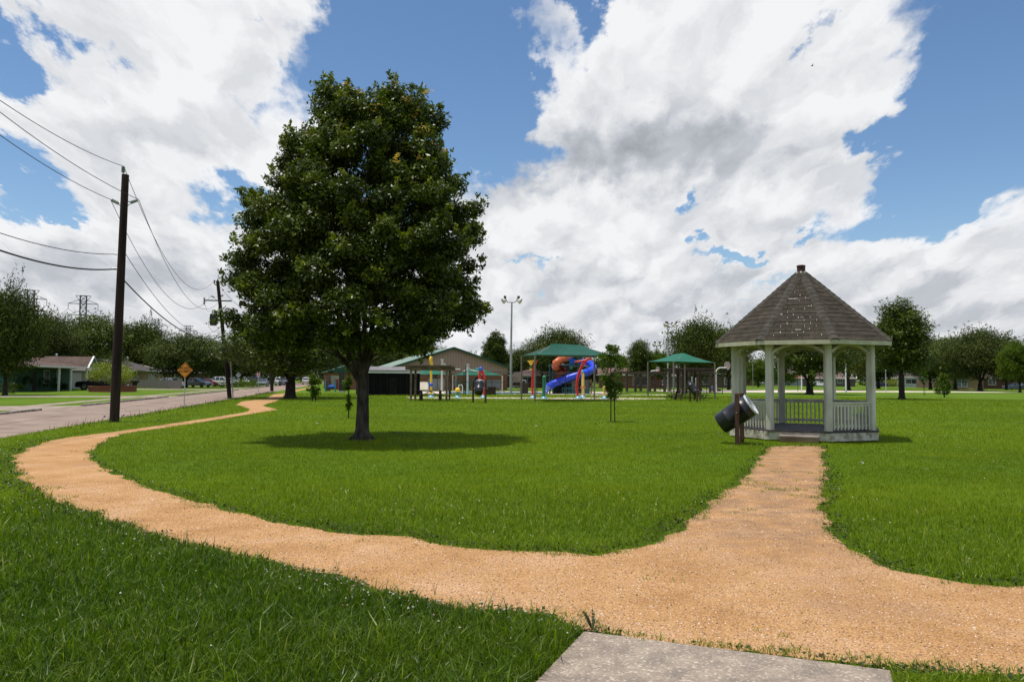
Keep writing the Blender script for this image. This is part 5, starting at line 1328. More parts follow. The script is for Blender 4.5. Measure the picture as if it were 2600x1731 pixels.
h5 = house('shaded brick house with white porch posts behind the silver sedan', sh(188, 18), HR, 18, 10, 2.7, 1.6, (.12,.08,.06), (.05,.045,.042), 'hip', windows=[(-3,1,1.2,1.2),(3,1,1.2,1.2)], porch=(-8,8,2.2,5), group=GHS, wallname='shaded')
h6 = house('small house with grey front gable far down the street', sh(262, 16), HR, 12, 10, 2.7, 2.4, (.17,.14,.12), (.13,.12,.11), 'gable_front', windows=[(-3,1,1.2,1.2),(3,1,1.2,1.2)], group=GHS, wallname='greygable')
# brick planter and urn
b = GY(287, 84.5); t = thing('brick_planter', b, 0, 'low round red brick planter under the yellow-green bush', 'planter')
m = MB(); m.lathe([(2.35,0),(2.35,.52),(2.45,.53),(2.45,.62),(2.1,.62),(2.1,.45),(.01,.45)], 32); m.build('wall', mat('red_brick', (.16,.045,.03), (.25,.09,.06), scale=9), t)
b = GY(342.5, 90); m = MB(); m.lathe([(.001,0),(.25,0),(.22,.1),(.25,.75),(.33,.9),(.001,.9)], 12); m.sphere((0,0,1.15), .45, 8, (1.3,1,.6)); o = m.build('urn_planter', mat('black_urn', (.012,.014,.012), (.03,.04,.02), scale=6)); o.location = b
tag(o, 'dark urn of foliage on the lawn right of the brick planter', 'planter')
# plank fence
fa_, fb_ = GY(338, 112), GY(460, 104.5); t = thing('plank_fence', fa_, rz_of(fb_-fa_), 'grey weathered plank fence in front of the white sedan', 'fence'); L = (fb_-fa_).length
m = MB(); n = int(L/.16)
for i in range(n): m.box(i*L/n, (i+1)*L/n-.018, -.02, .0, .05, 1.22 + .03*math.sin(i*2.3))
m.build('planks', mat('grey_planks', (.10,.09,.08), (.20,.185,.165), scale=8, stretch=(4,4,1)), t)
for i in range(5):
    m = MB(); m.box(i*L/4.03,i*L/4.03+.1,.002,.1,0,1.3); m.build('post', MATS['grey_planks'], t)

# right-hand houses
GHR = 'single-storey houses along the far side of the park'
def hp(px, Y): return GY(px, Y)
def wpx(p, Y): return p/F_PX*Y
house('white-walled house with red-brown hipped roof seen through the gazebo front opening', hp(1980, 250), -.3, 15, 9, 2.5, 2.2, (.36,.37,.38), (.17,.07,.05), 'hip', windows=[(4,1,1.4,1.2)], garage=(-5,3,2.1), group=GHR, wallname='white_a')
house('low house with brown roof and open carport seen through the gazebo beside the oak trunk', hp(2105, 225), -.35, 14, 9, 2.4, 1.9, (.10,.08,.07), (.12,.085,.075), 'hip', windows=[(3,1,1.2,1.2)], group=GHR, wallname='brown_a')
house('red-brown brick house with orange-tinted roof left of the near gazebo posts', hp(1868, 235), -.2, 13, 9, 2.6, 1.9, (.22,.13,.09), (.22,.10,.065), 'gable', windows=[(-2,1,1.4,1.2)], group=GHR, wallname='red_b')
house('grey house with dark roof just behind the goal crossbar', hp(2262, 232), -.42, 13, 9, 2.6, 1.2, (.27,.26,.25), (.065,.05,.045), 'hip', windows=[(-3,1,3.0,1.4)], group=GHR, wallname='grey_c')
house('white house with dark roof behind the trunk of the tall lone tree', hp(2345, 215), -.45, 12, 9, 2.8, 2.0, (.36,.36,.35), (.06,.05,.045), 'hip', windows=[(-3,1,2.8,1.2)], group=GHR, wallname='white_c')
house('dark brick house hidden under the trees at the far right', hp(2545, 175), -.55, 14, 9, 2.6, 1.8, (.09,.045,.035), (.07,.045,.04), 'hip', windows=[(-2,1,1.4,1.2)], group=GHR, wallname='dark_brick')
house('tan gabled house with an arched white window at the right', hp(2440, 158), -.60, 6.6, 12, 2.5, 1.5, (.33,.23,.14), (.15,.09,.065), 'gable_front', arch=(.1,.55,2.1,1.5), group=GHR, wallname='tan_arch')
house('dark brick house behind the pool, under the big green canopy', hp(1352, 150), -.1, 10, 8, 2.4, 1.2, (.10,.05,.04), (.08,.05,.045), 'hip', windows=[(-1,1,1.8,1.0)], group=GHR, wallname='brick_d')
house('red brick house partly behind the staked young tree', hp(1600, 150), -.1, 12, 8, 2.6, 1.4, (.22,.09,.06), (.12,.075,.06), 'gable', windows=[(2,.6,2.8,1.6)], group=GHR, wallname='brick_e')
house('long brown-roofed house right of the small green canopy', hp(1818, 165), -.1, 10, 8, 3.0, 1.6, (.11,.075,.06), (.20,.13,.11), 'gable', windows=[(-2,.8,1.4,1.3),(2.5,.8,1.4,1.3)], group=GHR, wallname='brown_f')
t = house('pale green two-storey house behind the small green canopy posts', hp(1800, 178), -.1, 8, 8, 5.0, .9, (.26,.32,.14), (.09,.07,.06), 'hip', windows=[(-1,3.2,2.2,1.4)], group=GHR, wallname='green_f')
house('grey house with white side wall behind the long timber pergola', hp(1700, 170), -.1, 14, 8, 2.6, 1.4, (.20,.20,.21), (.12,.11,.11), 'hip', windows=[(2,.9,1.6,1.2)], group=GHR, wallname='grey_g')
# far fence strip at right
fa_, fb_ = hp(2326, 200), hp(2420, 185); t = thing('board_fence', fa_, rz_of(fb_-fa_), 'brown board fence between the far right houses', 'fence'); L = (fb_-fa_).length
m = MB()
for i in range(30): m.box(i*L/30,(i+1)*L/30-.03,-.02,.0,0,1.9)
m.build('planks', M_TIMBER, t)
for i in range(5):
    m = MB(); m.box(i*L/4.05,i*L/4.05+.12,.003,.12,0,2.0); m.build('post', M_TIMBER, t)

# ------------------------------------------------------------------ vehicles
def paint(name, c, metal=.3): return mat(name, c, rough=.25, metal=metal, spec=.6)
M_TYRE = mat('tyre_rubber', (.012,.012,.012), (.02,.02,.02), scale=10, rough=.9); M_RIM = mat('alloy_rim', (.35,.35,.36), rough=.3, metal=.8)
M_HL = mat('headlamp_glass', (.6,.62,.65), rough=.1, spec=.8); M_TL = mat('tail_lamp_red', (.35,.01,.01), rough=.2, spec=.6)
PROFS = {  # side outline (x along length from rear -L/2 to front), body and cabin
 'sedan': dict(L=4.8, W=1.82, body=[(-2.38,.45),(-2.4,.75),(-2.3,.95),(-1.6,1.02),(1.0,.98),(1.9,.88),(2.32,.72),(2.4,.5),(2.35,.25),(-2.3,.25)], cab=[(-1.75,1.0),(-1.05,1.38),(-.5,1.46),(.2,1.45),(1.15,.97)]),
 'suv': dict(L=4.8, W=1.9, body=[(-2.36,.5),(-2.4,.9),(-2.32,1.08),(1.0,1.10),(1.95,1.0),(2.34,.85),(2.4,.5),(2.34,.3),(-2.3,.3)], cab=[(-2.28,1.07),(-2.0,1.62),(-1.2,1.72),(.1,1.70),(1.15,1.09)]),
 'pickup': dict(L=5.8, W=2.0, body=[(-2.88,.55),(-2.9,1.08),(-.9,1.10),(1.4,1.12),(2.6,1.06),(2.85,.95),(2.9,.55),(2.8,.38),(-2.8,.38)], cab=[(-.95,1.10),(-.85,1.78),(-.2,1.86),(.9,1.84),(1.55,1.11)]),
}
def car(kind, base, rz, colmat, label, name, group='vehicles parked along and beside the street', cat='car', sc=1.0):
    P = PROFS[kind]; t = thing(name, base, rz, label, cat, group); Wd = P['W']; L = P['L']; t.scale = (sc,)*3
    def shell(poly, w0, inset, zb):
        """outline across the width: full width low down, drawn in towards the top"""
        zs = [z for _, z in poly]; z0, z1 = min(zs), max(zs); V = []; n = len(poly)
        for s_ in (-1, 1):
            for x, z in poly:
                f = max(0, (z-zb)/(z1-zb+1e-6)); V.append((x, s_*(w0/2 - inset*f), z))
        return V, [tuple(range(n)), tuple(range(n, 2*n))[::-1]] + [(i, (i+1)%n, n+(i+1)%n, n+i) for i in range(n)]
    m = MB(); m.add(*shell(P['body'], Wd, .09, .6)); body = m.build('body', colmat, t, bevel=.05)
    m = MB(); c = P['cab']; m.add(*shell(c, Wd-.2, .2, c[0][1])); gh = m.build('windows', M_GLASS, t, bevel=.03)
    # roof and pillars
    m = MB(); top = [p for p in c[1:-1]]; x0, x1 = top[0][0]+.05, top[-1][0]-.05; zt = max(z for _, z in c); wr = Wd/2-.29
    V = [(x0,-wr,top[0][1]+.02),(x1,-wr,top[-1][1]+.02),(x1,wr,top[-1][1]+.02),(x0,wr,top[0][1]+.02),(x0+.3,-wr+.06,zt+.035),(x1-.3,-wr+.06,zt+.035),(x1-.3,wr-.06,zt+.035),(x0+.3,wr-.06,zt+.035)]
    m.add(V, [(3,2,1,0),(4,5,6,7),(0,1,5,4),(1,2,6,5),(2,3,7,6),(3,0,4,7)])
    zb = c[0][1]
    for s_ in (-1,1):
        yb = s_*(Wd/2-.095); yt = s_*(Wd/2-.29)
        m.bar((c[0][0]+.02,yb,zb),(x0+.03,yt,top[0][1]+.02), .07); m.bar((c[-1][0]-.02,yb,zb),(x1,yt,top[-1][1]+.02), .07)
        xm = (c[0][0]+c[-1][0])/2; m.bar((xm,yb,zb),(xm,yt,zt), .07)
        if kind != 'pickup': m.bar((c[0][0]+.75,yb,zb),(x0+.45,yt,zt-.02), .08)
    m.build('roof', colmat, t)
    if kind == 'pickup':
        m = MB(); m.box(-2.8,-1.0,-Wd/2+.18,Wd/2-.18,1.105,1.112); m.build('bed', M_TYRE, t)
    R = .34 if kind == 'sedan' else .40
    for fx in (-.31, .32):
        for s_ in (-1, 1):
            mm = Matrix.Translation((fx*L, s_*(Wd/2-.10), R)) @ Matrix.Rotation(math.pi/2*s_*-1, 4, 'X')
            m = MB(); m.M = mm; m.lathe([(.2,-.11),(R-.03,-.115),(R,-.08),(R,.08),(R-.03,.115),(.24,.118),(.24,.09)], 18)
            w_ = m.build('tyre', M_TYRE, t, smooth=True); w_.name = 'wheel'
            m = MB(); m.M = mm; m.lathe([(.24,.10),(.2,.108),(.05,.12),(.001,.12)], 10); m.build('rim', M_RIM, w_)
    for s_ in (-1, 1):
        hy = PROFS[kind]['body'][-3][1]+.22
        m = MB(); m.box(L/2-.12,L/2+.005,*sorted((s_*(Wd/2-.45),s_*(Wd/2-.1))),hy-.06,hy+.09); m.build('headlight', M_HL, t)
        m = MB(); m.box(-L/2-.01,-L/2+.1,*sorted((s_*(Wd/2-.38),s_*(Wd/2-.08))),.72,.9); m.build('tail_light', M_TL, t)
        m = MB(); m.box(.72,.86,*sorted((s_*(Wd/2-.02),s_*(Wd/2+.14))),1.0,1.14); m.build('mirror', colmat, t)
    m = MB(); m.box(L/2-.03,L/2+.012,-.5,.5,.42,.62); m.build('grille', M_TYRE, t)
    m = MB(); m.box(-L/2-.014,-L/2+.02,-.26,.26,.6,.72); m.build('number_plate', M_WHITE, t)
    return t
WHT = paint('car_white', (.72,.72,.73), .0); SLV = paint('car_silver', (.48,.49,.50), .6); DKB = paint('car_navy', (.015,.03,.06)); BLK = paint('car_black', (.008,.008,.010)); GRY = paint('car_grey', (.22,.26,.30), .5); RED = paint('car_maroon', (.20,.015,.015)); BLG = paint('car_blue_grey', (.09,.13,.17), .4)
NR = rz_of(SN); UR = rz_of(SU)
car('pickup', GY(263, 93), rz_of(Vector((-1,-.06,0))), BLK, 'black pickup truck in the driveway of the beige house, behind the near pole', 'pickup_truck', cat='pickup truck')
car('sedan', GY(426, 117), rz_of(Vector((-1,.25,0))), WHT, 'white sedan showing its roof over the grey plank fence', 'parked_car')
car('sedan', GY(501, 128), rz_of(Vector((1,-.3,0))), SLV, 'silver sedan parked broadside right of the ROAD HUMPS sign', 'parked_car')
car('sedan', GY(536, 138), rz_of(Vector((1,-.5,0))), RED, 'dark red car tucked behind the silver sedan', 'parked_car')
car('suv', GY(572, 137), rz_of(Vector((1,-.4,0))), WHT, 'white crossover parked behind the leaning utility pole', 'parked_car', cat='suv')
car('suv', GY(611, 162), rz_of(Vector((.75,-.6,0))), WHT, 'white SUV just behind the grey diamond sign', 'parked_car', cat='suv')
car('suv', GY(631, 178), rz_of(Vector((.7,-.7,0))), WHT, 'far white car between the white SUV and the navy pickup', 'parked_car', cat='suv')
car('pickup', GY(654, 172), rz_of(Vector((-1,-.35,0))), DKB, 'navy pickup truck parked behind the grey sedan', 'pickup_truck', cat='pickup truck')
car('sedan', GY(667, 139), rz_of(-SU), GRY, 'grey-blue sedan facing the camera at the far kerb of the road', 'parked_car')
car('suv', GY(689, 185), rz_of(Vector((.3,-1,0))), BLK, 'black van parked behind the third utility pole', 'parked_car', cat='van')
car('suv', GY(711, 168), rz_of(SU), WHT, 'white hatchback with red tail lights at the far kerb', 'parked_car', cat='suv')
car('suv', GY(722, 158), rz_of(SU), BLG, 'dark blue-grey SUV on the road left of the path oak trunk', 'parked_car', cat='suv')
car('suv', GY(778, 196), rz_of(SU), WHT, 'white truck at the end of the street left of the twin-stemmed young tree', 'parked_car', cat='truck')
car('suv', GY(1936.5, 228), 1.2, SLV, 'silver SUV parked before the white-walled house seen through the gazebo', 'parked_car', 'vehicles by the far right houses', cat='suv')
car('sedan', GY(2080, 222), .1, WHT, 'white car under the carport seen through the gazebo', 'parked_car', 'vehicles by the far right houses')
car('sedan', GY(2232, 222), .3, paint('car_purple', (.06,.04,.12)), 'dark purple car by the goal post at the right', 'parked_car', 'vehicles by the far right houses')
car('sedan', GY(2578, 165), 1.9, BLG, 'grey-blue car at the far right edge by the bright shrub', 'parked_car', 'vehicles by the far right houses')
# yellow and white shade tent at street end
b = GY(754, 215); t = thing('canopy_tent', b, 0, 'small yellow topped tent at the far end of the street', 'tent'); m = MB(); m.add([(-2.2,-2.2,2.2),(2.2,-2.2,2.2),(2.2,2.2,2.2),(-2.2,2.2,2.2),(0,0,3.1)], [(0,1,4),(1,2,4),(2,3,4),(3,0,4)]); m.build('canopy', mat('tent_yellow', (.7,.45,.02)), t)
for x in (-2.1,2.1):
    for y in (-2.1,2.1): m = MB(); m.box(x-.05,x+.05,y-.05,y+.05,0,2.2); m.build('leg', M_STEEL, t)
# ------------------------------------------------------------------ gymnasium
a_ = W(1150, 880, 112); gb = GY(1150, 112); ridge_z = a_.z; hw_ = 8.25; eav = 3.35
gym = thing('gymnasium', gb, STREET_RZ + .085, 'tan metal gymnasium with brick base, wide gable and green roof edges behind the pool', 'building')
M_METAL = mat('ribbed_tan_metal', (.20,.16,.135), (.23,.185,.155), scale=1, rough=.6)
def rib_mat(name, c, pitch=.45):
    m = bpy.data.materials.new(name); m.use_nodes = True; t = m.node_tree; b = t.nodes['Principled BSDF']; b.inputs['Roughness'].default_value = .6
    co = nd(t, 'ShaderNodeTexCoord'); w = nd(t, 'ShaderNodeTexWave'); w.inputs['Scale'].default_value = .314/pitch; w.bands_direction = 'X'; t.links.new(co.outputs['Object'], w.inputs['Vector'])
    r = nd(t, 'ShaderNodeValToRGB'); t.links.new(w.outputs['Fac'], r.inputs[0]); e = r.color_ramp.elements; e[0].position = .02; e[0].color = (*[x*.75 for x in c],1); e[1].position = .3; e[1].color = (*c,1)
    t.links.new(r.outputs[0], b.inputs['Base Color']); bp = nd(t, 'ShaderNodeBump'); bp.inputs['Strength'].default_value = .6; bp.inputs['Distance'].default_value = .04
    t.links.new(w.outputs['Fac'], bp.inputs['Height']); t.links.new(bp.outputs[0], b.inputs['Normal']); MATS[name] = m; return m
M_METAL = rib_mat('tan_ribbed_siding', (.40,.25,.195), .4)
M_BRICK = mat('orange_brick', (.20,.085,.045), (.28,.13,.08), scale=14, rough=.9, detail=3)
M_GROOF = mat('pale_green_roof_sheet', (.14,.20,.145), (.18,.25,.18), scale=.6, rough=.5, stretch=(1,.1,1))
M_GTRIM = mat('dark_green_trim', (.015,.06,.04), (.02,.075,.05), scale=3, rough=.6)
D_ = 26
m = MB(); m.box(-hw_, hw_, 0, D_, 0, 2.35); m.build('brick_wall', M_BRICK, gym)
m = MB(); m.prism([(-hw_-.03,2.352),(hw_+.03,2.352),(hw_+.03,eav),(0,ridge_z-.28),(-hw_-.03,eav)], -.04, D_, 'y'); m.build('metal_wall', M_METAL, gym)
sl_ = (ridge_z-eav)/hw_
m = MB()
for s_ in (-1,1):
    xo = hw_+.7; m.prism([(0,ridge_z-.2),(s_*xo,eav-.7*sl_+.08),(s_*xo,eav-.7*sl_+.2),(0,ridge_z-.06)], -.6, D_+.6, 'y')
grf = m.build('roof', M_GROOF, gym)
m = MB()
for s_ in (-1,1):
    xo = hw_+.72; m.bar((0,-.63,ridge_z-.14),(s_*xo,-.63,eav-.7*sl_+.12), .05,.36, up=(0,1,0)) if False else m.prism([(0,ridge_z-.32),(s_*xo,eav-.7*sl_-.06),(s_*xo,eav-.7*sl_+.22),(0,ridge_z-.04)], -.66, -.61, 'y')
m.build('verge_trim', M_GTRIM, grf)
for x, ww, hh in ((-7.0,.15,2.1),(-5.6,1.2,2.1),(-3.0,1.3,1.6),(3.6,.6,1.2),(4.5,.6,1.2)):
    m = MB(); z0 = .05 if hh > 2 else .7; m.box(x-ww/2,x+ww/2,-.05,-.003,z0,z0+hh); m.build('door' if hh > 2 else 'window', M_GLASS if hh <= 2.0 or ww > 1 else M_CREAM, gym)
for x, z in ((-4.6,4.9),(1.3,4.4),(5.7,3.6)):
    m = MB(); m.box(x-.15,x+.15,-.14,-.042,z-.12,z+.12); m.build('wall_lamp', M_METAL, gym)
# low wing left
m = MB(); m.box(-17.5,-hw_-.75,2,16,0,2.5); m.build('wing_wall', M_BRICK, gym)
m = MB(); m.prism([(-18.2,2.4),(-hw_-.74,2.502),(-13.2,4.1)], 1.4, 16, 'y'); wr_ = m.build('wing_roof', M_GTRIM, gym)
# black mesh enclosure with corrugated roof
b0, b1 = G(930, 1003.5), G(1066, 1003); t = thing('dark_pavilion', (b0+b1)/2, rz_of(b1-b0), 'dark mesh-sided lean-to with pale corrugated roof left of the timber pergola', 'shelter'); L = (b1-b0).length
Hs = W(930, 941, b0.y).z; Hb = W(930, 934, b0.y+4).z
m = MB(); n = 56
for i in range(n):
    x0 = -L/2-.3 + (L+.6)*i/n; x1 = -L/2-.3+(L+.6)*(i+1)/n; dz = .05 if i % 2 else 0
    m.add([(x0,-.4,Hs+dz),(x1,-.4,Hs+dz),(x1,4.6,Hb+.1+dz),(x0,4.6,Hb+.1+dz),(x0,-.4,Hs+dz+.03),(x1,-.4,Hs+dz+.03),(x1,4.6,Hb+.13+dz),(x0,4.6,Hb+.13+dz)], [(4,5,6,7),(3,2,1,0),(0,1,5,4),(2,3,7,6)])
m.build('roof', mat('weathered_roof_sheet', (.27,.25,.245), (.40,.37,.36), scale=2, rough=.5), t)
m = MB(); m.bar((-L/2,-.25,Hs-.12),(L/2,-.25,Hs-.12), .08,.2); m.build('gutter', M_WHITE, t)
dm = mat('black_screen', (.006,.006,.007), (.014,.013,.013), scale=6, rough=.9)
m = MB(); m.box(-L/2,L/2,4.3,4.35,0,Hb); m.box(-L/2,-L/2+.05,0,4.3,0,Hs); m.box(L/2-.05,L/2,0,4.3,0,Hs); m.build('screen_wall', dm, t)
for i in range(9):
    x = -L/2 + .06 + (L-.12)*i/8; m = MB(); m.box(x-.05,x+.05,-.05,.05,0,Hs-.03); m.build('post', dm, t)
m = MB()
for i in range(66): x = -L/2+L*(i+.5)/66; m.box(x-.02,x+.02,-.01,.01,.1,Hs-.3)
m.box(-L/2,L/2,-.02,.02,.08,.16); m.box(-L/2,L/2,-.02,.02,1.1,1.16); m.build('bar_screen', dm, t)
m = MB(); m.box(.2,.9,2,2.3,.0,1.7); m.build('stored_locker', mat('stored_red', (.10,.02,.02), (.12,.09,.07), scale=3), t)

# play panel left of the big tree
b = G(846, 1001); t = thing('play_panel', GY(846, 92), 0, 'playground panel with grey board, red knobs and blue roller left of the big tree trunk', 'play equipment')
S_ = 92/1950
m = MB(); m.box(-6*S_,14*S_,-.06,.06,.5,1.95); m.build('board', mat('board_grey', (.22,.24,.17), (.28,.29,.22), scale=4), t)
m = MB(); m.box(-16*S_,-8*S_,-.3,.3,.1,2.0); m.build('brown_tower', mat('playground_brown', (.13,.07,.05)), t)
for x in (-12,13): m = MB(); m.tube([(x*S_-.25,-.35,-.05),(x*S_-.25,-.35,1.4)], .09, 10); m.build('post', mat('playground_teal', (.06,.22,.28)), t)
for x in (-11,9): m = MB(); m.box(x*S_-.2,x*S_+.2,-.2,-.08,.3,1.5); m.build('red_panel', mat('playground_red', (.32,.02,.02)), t)
m = MB(); m.sphere((-.1,-.25,.6), .32, 10, (1.6,.7,.7)); m.build('blue_roller', mat('playground_blue', (.02,.10,.40)), t)
b = G(868, 1003); t = thing('notice_column', GY(868, 88), 0, 'dark upright slab standing just right of the play panel', 'post'); m = MB(); m.box(-.28,.28,-.2,.2,.2,2.3); m.build('slab', M_DSTEEL, t); m = MB(); m.box(-.3,.3,-.25,.25,0,.199); m.build('foot', M_STEEL, t)

# ------------------------------------------------------------------ timber pergola with picnic table
def pergola(name, p0, p1, depth, H, label, npost=2, slats=20, post=.14, mt=M_TIMBER, over=.5, group=None):
    p0 = Vector(p0); p1 = Vector(p1); L = (p1-p0).length; t = thing(name, (p0+p1)/2, rz_of(p1-p0), label, 'pergola', group)
    for y in (0, depth):
        for i in range(npost):
            x = -L/2 + L*i/(npost-1); m = MB(); m.box(x-post/2,x+post/2,y-post/2,y+post/2,-.05,H-.25); m.build('post', mt, t)
        m = MB(); m.box(-L/2-over,L/2+over,y-post/2-.05,y-post/2-.005,H-.28,H-.06); m.box(-L/2-over,L/2+over,y+post/2+.005,y+post/2+.05,H-.28,H-.06); m.build('beam', mt, t)
    m = MB()
    for i in range(slats):
        x = -L/2-over+.08 + (L+2*over-.16)*i/(slats-1); m.box(x-.03,x+.03,-.5,depth+.5,H-.059,H+.08)
    m.build('slats', mt, t); return t
pp0, pp1 = G(1046.3, 1017), G(1131.5, 1019); pp1 = Vector((pp1.x, (pp0.y+pp1.y)/2, 0)); pp0 = Vector((pp0.x, pp1.y, 0))
pergola('pergola', pp0, pp1, 2.6, W(1090, 929.5, pp0.y).z, 'brown timber pergola over a picnic table, right of the big tree', slats=24, over=.42)
def picnic(base, rz, L, label, mt=M_DTIMBER, s=1.0):
    t = thing('picnic_table', base, rz, label, 'picnic table', 'dark picnic tables'); t.scale = (s,)*3
    m = MB()
    for i in range(5): m.box(-L/2,L/2,-.37+.15*i,-.235+.15*i,.72,.76)
    m.build('table_top', mt, t)
    for s_ in (-1,1):
        m = MB(); m.box(-L/2,L/2,*sorted((s_*.62,s_*.88)),.42,.46); m.build('bench', mt, t)
    for x in (-L*.32, L*.32):
        m = MB(); m.bar((x,-.28,.72),(x,-.62,0), .04,.14, up=(1,0,0)); m.bar((x,.28,.72),(x,.62,0), .04,.14, up=(1,0,0)); m.bar((x+.045,-.85,.40),(x+.045,.85,.40), .04,.14); m.build('leg_frame', mt, t)
    m = MB()
    for s_ in (-1,1): m.bar((0,0,.70),(s_*L*.30,0,.36), .05,.10, up=(0,1,0))
    m.build('brace', mt, t); return t
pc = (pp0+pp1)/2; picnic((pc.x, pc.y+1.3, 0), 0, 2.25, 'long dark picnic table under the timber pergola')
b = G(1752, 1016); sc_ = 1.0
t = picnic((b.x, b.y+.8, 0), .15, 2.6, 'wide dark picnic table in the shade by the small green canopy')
for x in (-1.55,1.55): m = MB(); m.box(x-.15,x+.15,-.7,.7,.42,.46); m.bar((x,-.3,.42),(x*.8,-.3,.1), .06); m.bar((x,.3,.42),(x*.8,.3,.1), .06); m.build('end_bench', M_DTIMBER, t)
pergola('pergola', GY(1577, 109), GY(1803, 104), 3.0, 2.75, 'long brown timber pergola walkway behind the small green canopy', npost=7, slats=60, post=.32, mt=mat('brown_timber', (.065,.04,.028), (.14,.095,.07), scale=4, rough=.9), over=.3)
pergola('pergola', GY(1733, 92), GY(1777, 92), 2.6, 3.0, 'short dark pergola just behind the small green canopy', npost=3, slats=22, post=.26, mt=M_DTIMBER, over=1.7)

# ------------------------------------------------------------------ shade canopies
def canopy(corners, zc, ridge, zr, label, cloth, postm, pr=.07, sag=.18, name='shade_canopy'):
    c = sum((Vector(p) for p in corners), Vector())/4; t = thing(name, (c.x,c.y,0), 0, label, 'canopy')
    C4 = [Vector((p[0]-c.x,p[1]-c.y,z)) for p, z in zip(corners, zc)]; R2 = [Vector((p[0]-c.x,p[1]-c.y,zr)) for p in ridge]
    def patch(a, b, d, e, n=8):   # bilinear patch, edge a-b sags, ridge d-e
        V = []; 
        for j in range(n+1):
            v = j/n
            for i in range(n+1):
                u = i/n; lo_ = a.lerp(b,u); hi_ = d.lerp(e,u); p = lo_.lerp(hi_, v)
                p = p - Vector((0,0,sag*2.2*v*(1-v)))
                inw = (hi_-lo_).normalized(); p = p + Vector((inw.x,inw.y,0))*(4*u*(1-u)*sag*1.2*(1-v)); V.append(tuple(p))
        return V, [(j*(n+1)+i, j*(n+1)+i+1, (j+1)*(n+1)+i+1, (j+1)*(n+1)+i) for j in range(n) for i in range(n)]
    m = MB(); A,B,Cc,D = C4; r0, r1 = R2
    m.add(*patch(A,D,r0,r1)); m.add(*patch(B,Cc,r0,r1)); m.add(*patch(A,B,r0,r0)); m.add(*patch(D,Cc,r1,r1))
    o = m.build('fabric', cloth, t); sd_ = o.modifiers.new('thickness','SOLIDIFY'); sd_.thickness = .01
    for p in C4: 
        m = MB(); m.tube([(p.x,p.y,-.1),(p.x,p.y,p.z-.02)], pr, 10); m.build('post', postm, t)
    m = MB()
    for p in C4: m.tube([p - Vector((0,0,.1)), (r0 if (p-r0).length < (p-r1).length else r1) - Vector((0,0,.12))], .035, 6)
    m.tube([r0-Vector((0,0,.12)), r1-Vector((0,0,.12))], .035, 6); m.build('roof_frame', postm, t)
    return t
M_TANP = mat('tan_post_paint', (.16,.13,.10), (.21,.175,.14), scale=3, rough=.6)
A = G(1358,1020.5); B = G(1323.8,1014.0); D = G(1563.5,1019.2); Cq = Vector((B.x+D.x-A.x, B.y+D.y-A.y, 0))
rz_ = W(1440, 874, (A.y+Cq.y)/2).z
canopy([A,B,Cq,D], [W(1357,900,A.y).z, W(1324,902.5,B.y).z, 3.5, W(1563,902.5,D.y).z], [W(1404,874,(A.y+B.y)/2), W(1478,874,(D.y+Cq.y)/2)], rz_, 'large dark green fabric shade canopy on slim posts before the water slide', M_DGREENF, M_TANP, sag=.22)
Lc = G(1645.4,1006.5); Rc = G(1815.4,1011.8); Fc_ = Vector(GY(1710.5, 66.5)); Bc = Lc+Rc-Fc_
Bc = Vector((Lc.x+Rc.x-Fc_.x, Lc.y+Rc.y-Fc_.y, 0))
canopy([Lc,Bc,Rc,Fc_], [W(1648,917.8,Lc.y).z, 3.3, W(1815,920,Rc.y).z, W(1710,917,Fc_.y).z], [((Lc+Bc)/2).lerp((Fc_+Rc)/2,.28), ((Lc+Bc)/2).lerp((Fc_+Rc)/2,.66)], W(1725,896,71).z, 'smaller bright green fabric shade canopy on tan posts left of the gazebo', M_GREENF, M_TANP, sag=.15)
def umb(px0, px1, Y, depth, ez, az_, label, apx=None):
    a = GY(px0, Y); b_ = GY(px1, Y); c0 = [a, a+Vector((0,depth,0)), b_+Vector((0,depth,0)), b_]
    mid = (a+b_)/2+Vector((0,depth/2,0)); ax = (GY(apx,Y+depth/2) if apx else mid)
    return canopy(c0, [ez]*4, [ax-Vector((.05,0,0)), ax+Vector((.05,0,0))], az_, label, M_GREENF, M_CREAM, pr=.055, sag=.12)
umb(1149.5, 1275, 100, 6, W(1200,952,100).z, W(1215,933,103).z, 'green pyramid sunshade on cream posts in front of the gymnasium, right one', 1213)
umb(1052, 1136, 99, 5, W(1090,950,99).z, W(1090,932,102).z, 'green pyramid sunshade on cream posts behind the timber pergola, left one', 1085)
# cream steel masts with splayed arms
def mast(px, top_py, Y, arms, label):
    b = GY(px, Y); H = W(px, top_py, Y).z; t = thing('cream_mast', b, 0, label, 'mast', 'cream masts by the pool'); m = MB(); m.tube([(0,0,-.1),(0,0,H)], [.13,.11], 10); m.build('mast', M_CREAM, t)
    for (dx, dy, dz, z0) in arms: m = MB(); m.tube([(0,0,H+z0),(dx,dy,H+dz)], .06, 6); m.build('arm', M_CREAM, t)
    m = MB(); m.box(-.2,.2,-.15,.15,H,H+.12); m.build('head_plate', M_CREAM, t)
mast(1122, 914, 97, [(.5,0,-.75,-.1),(.25,.3,-.9,-.1),(2.3,0,-1.15,-.95)], 'cream steel mast with splayed arms above the timber pergola')
mast(1187.3, 926.5, 96, [(-.25,0,-.7,-.05),(.3,0,-.6,-.05),(-.65,0,-.85,-.55),(1.35,0,-.85,-.5)], 'cream steel mast with splayed arms left of the middle litter barrel')
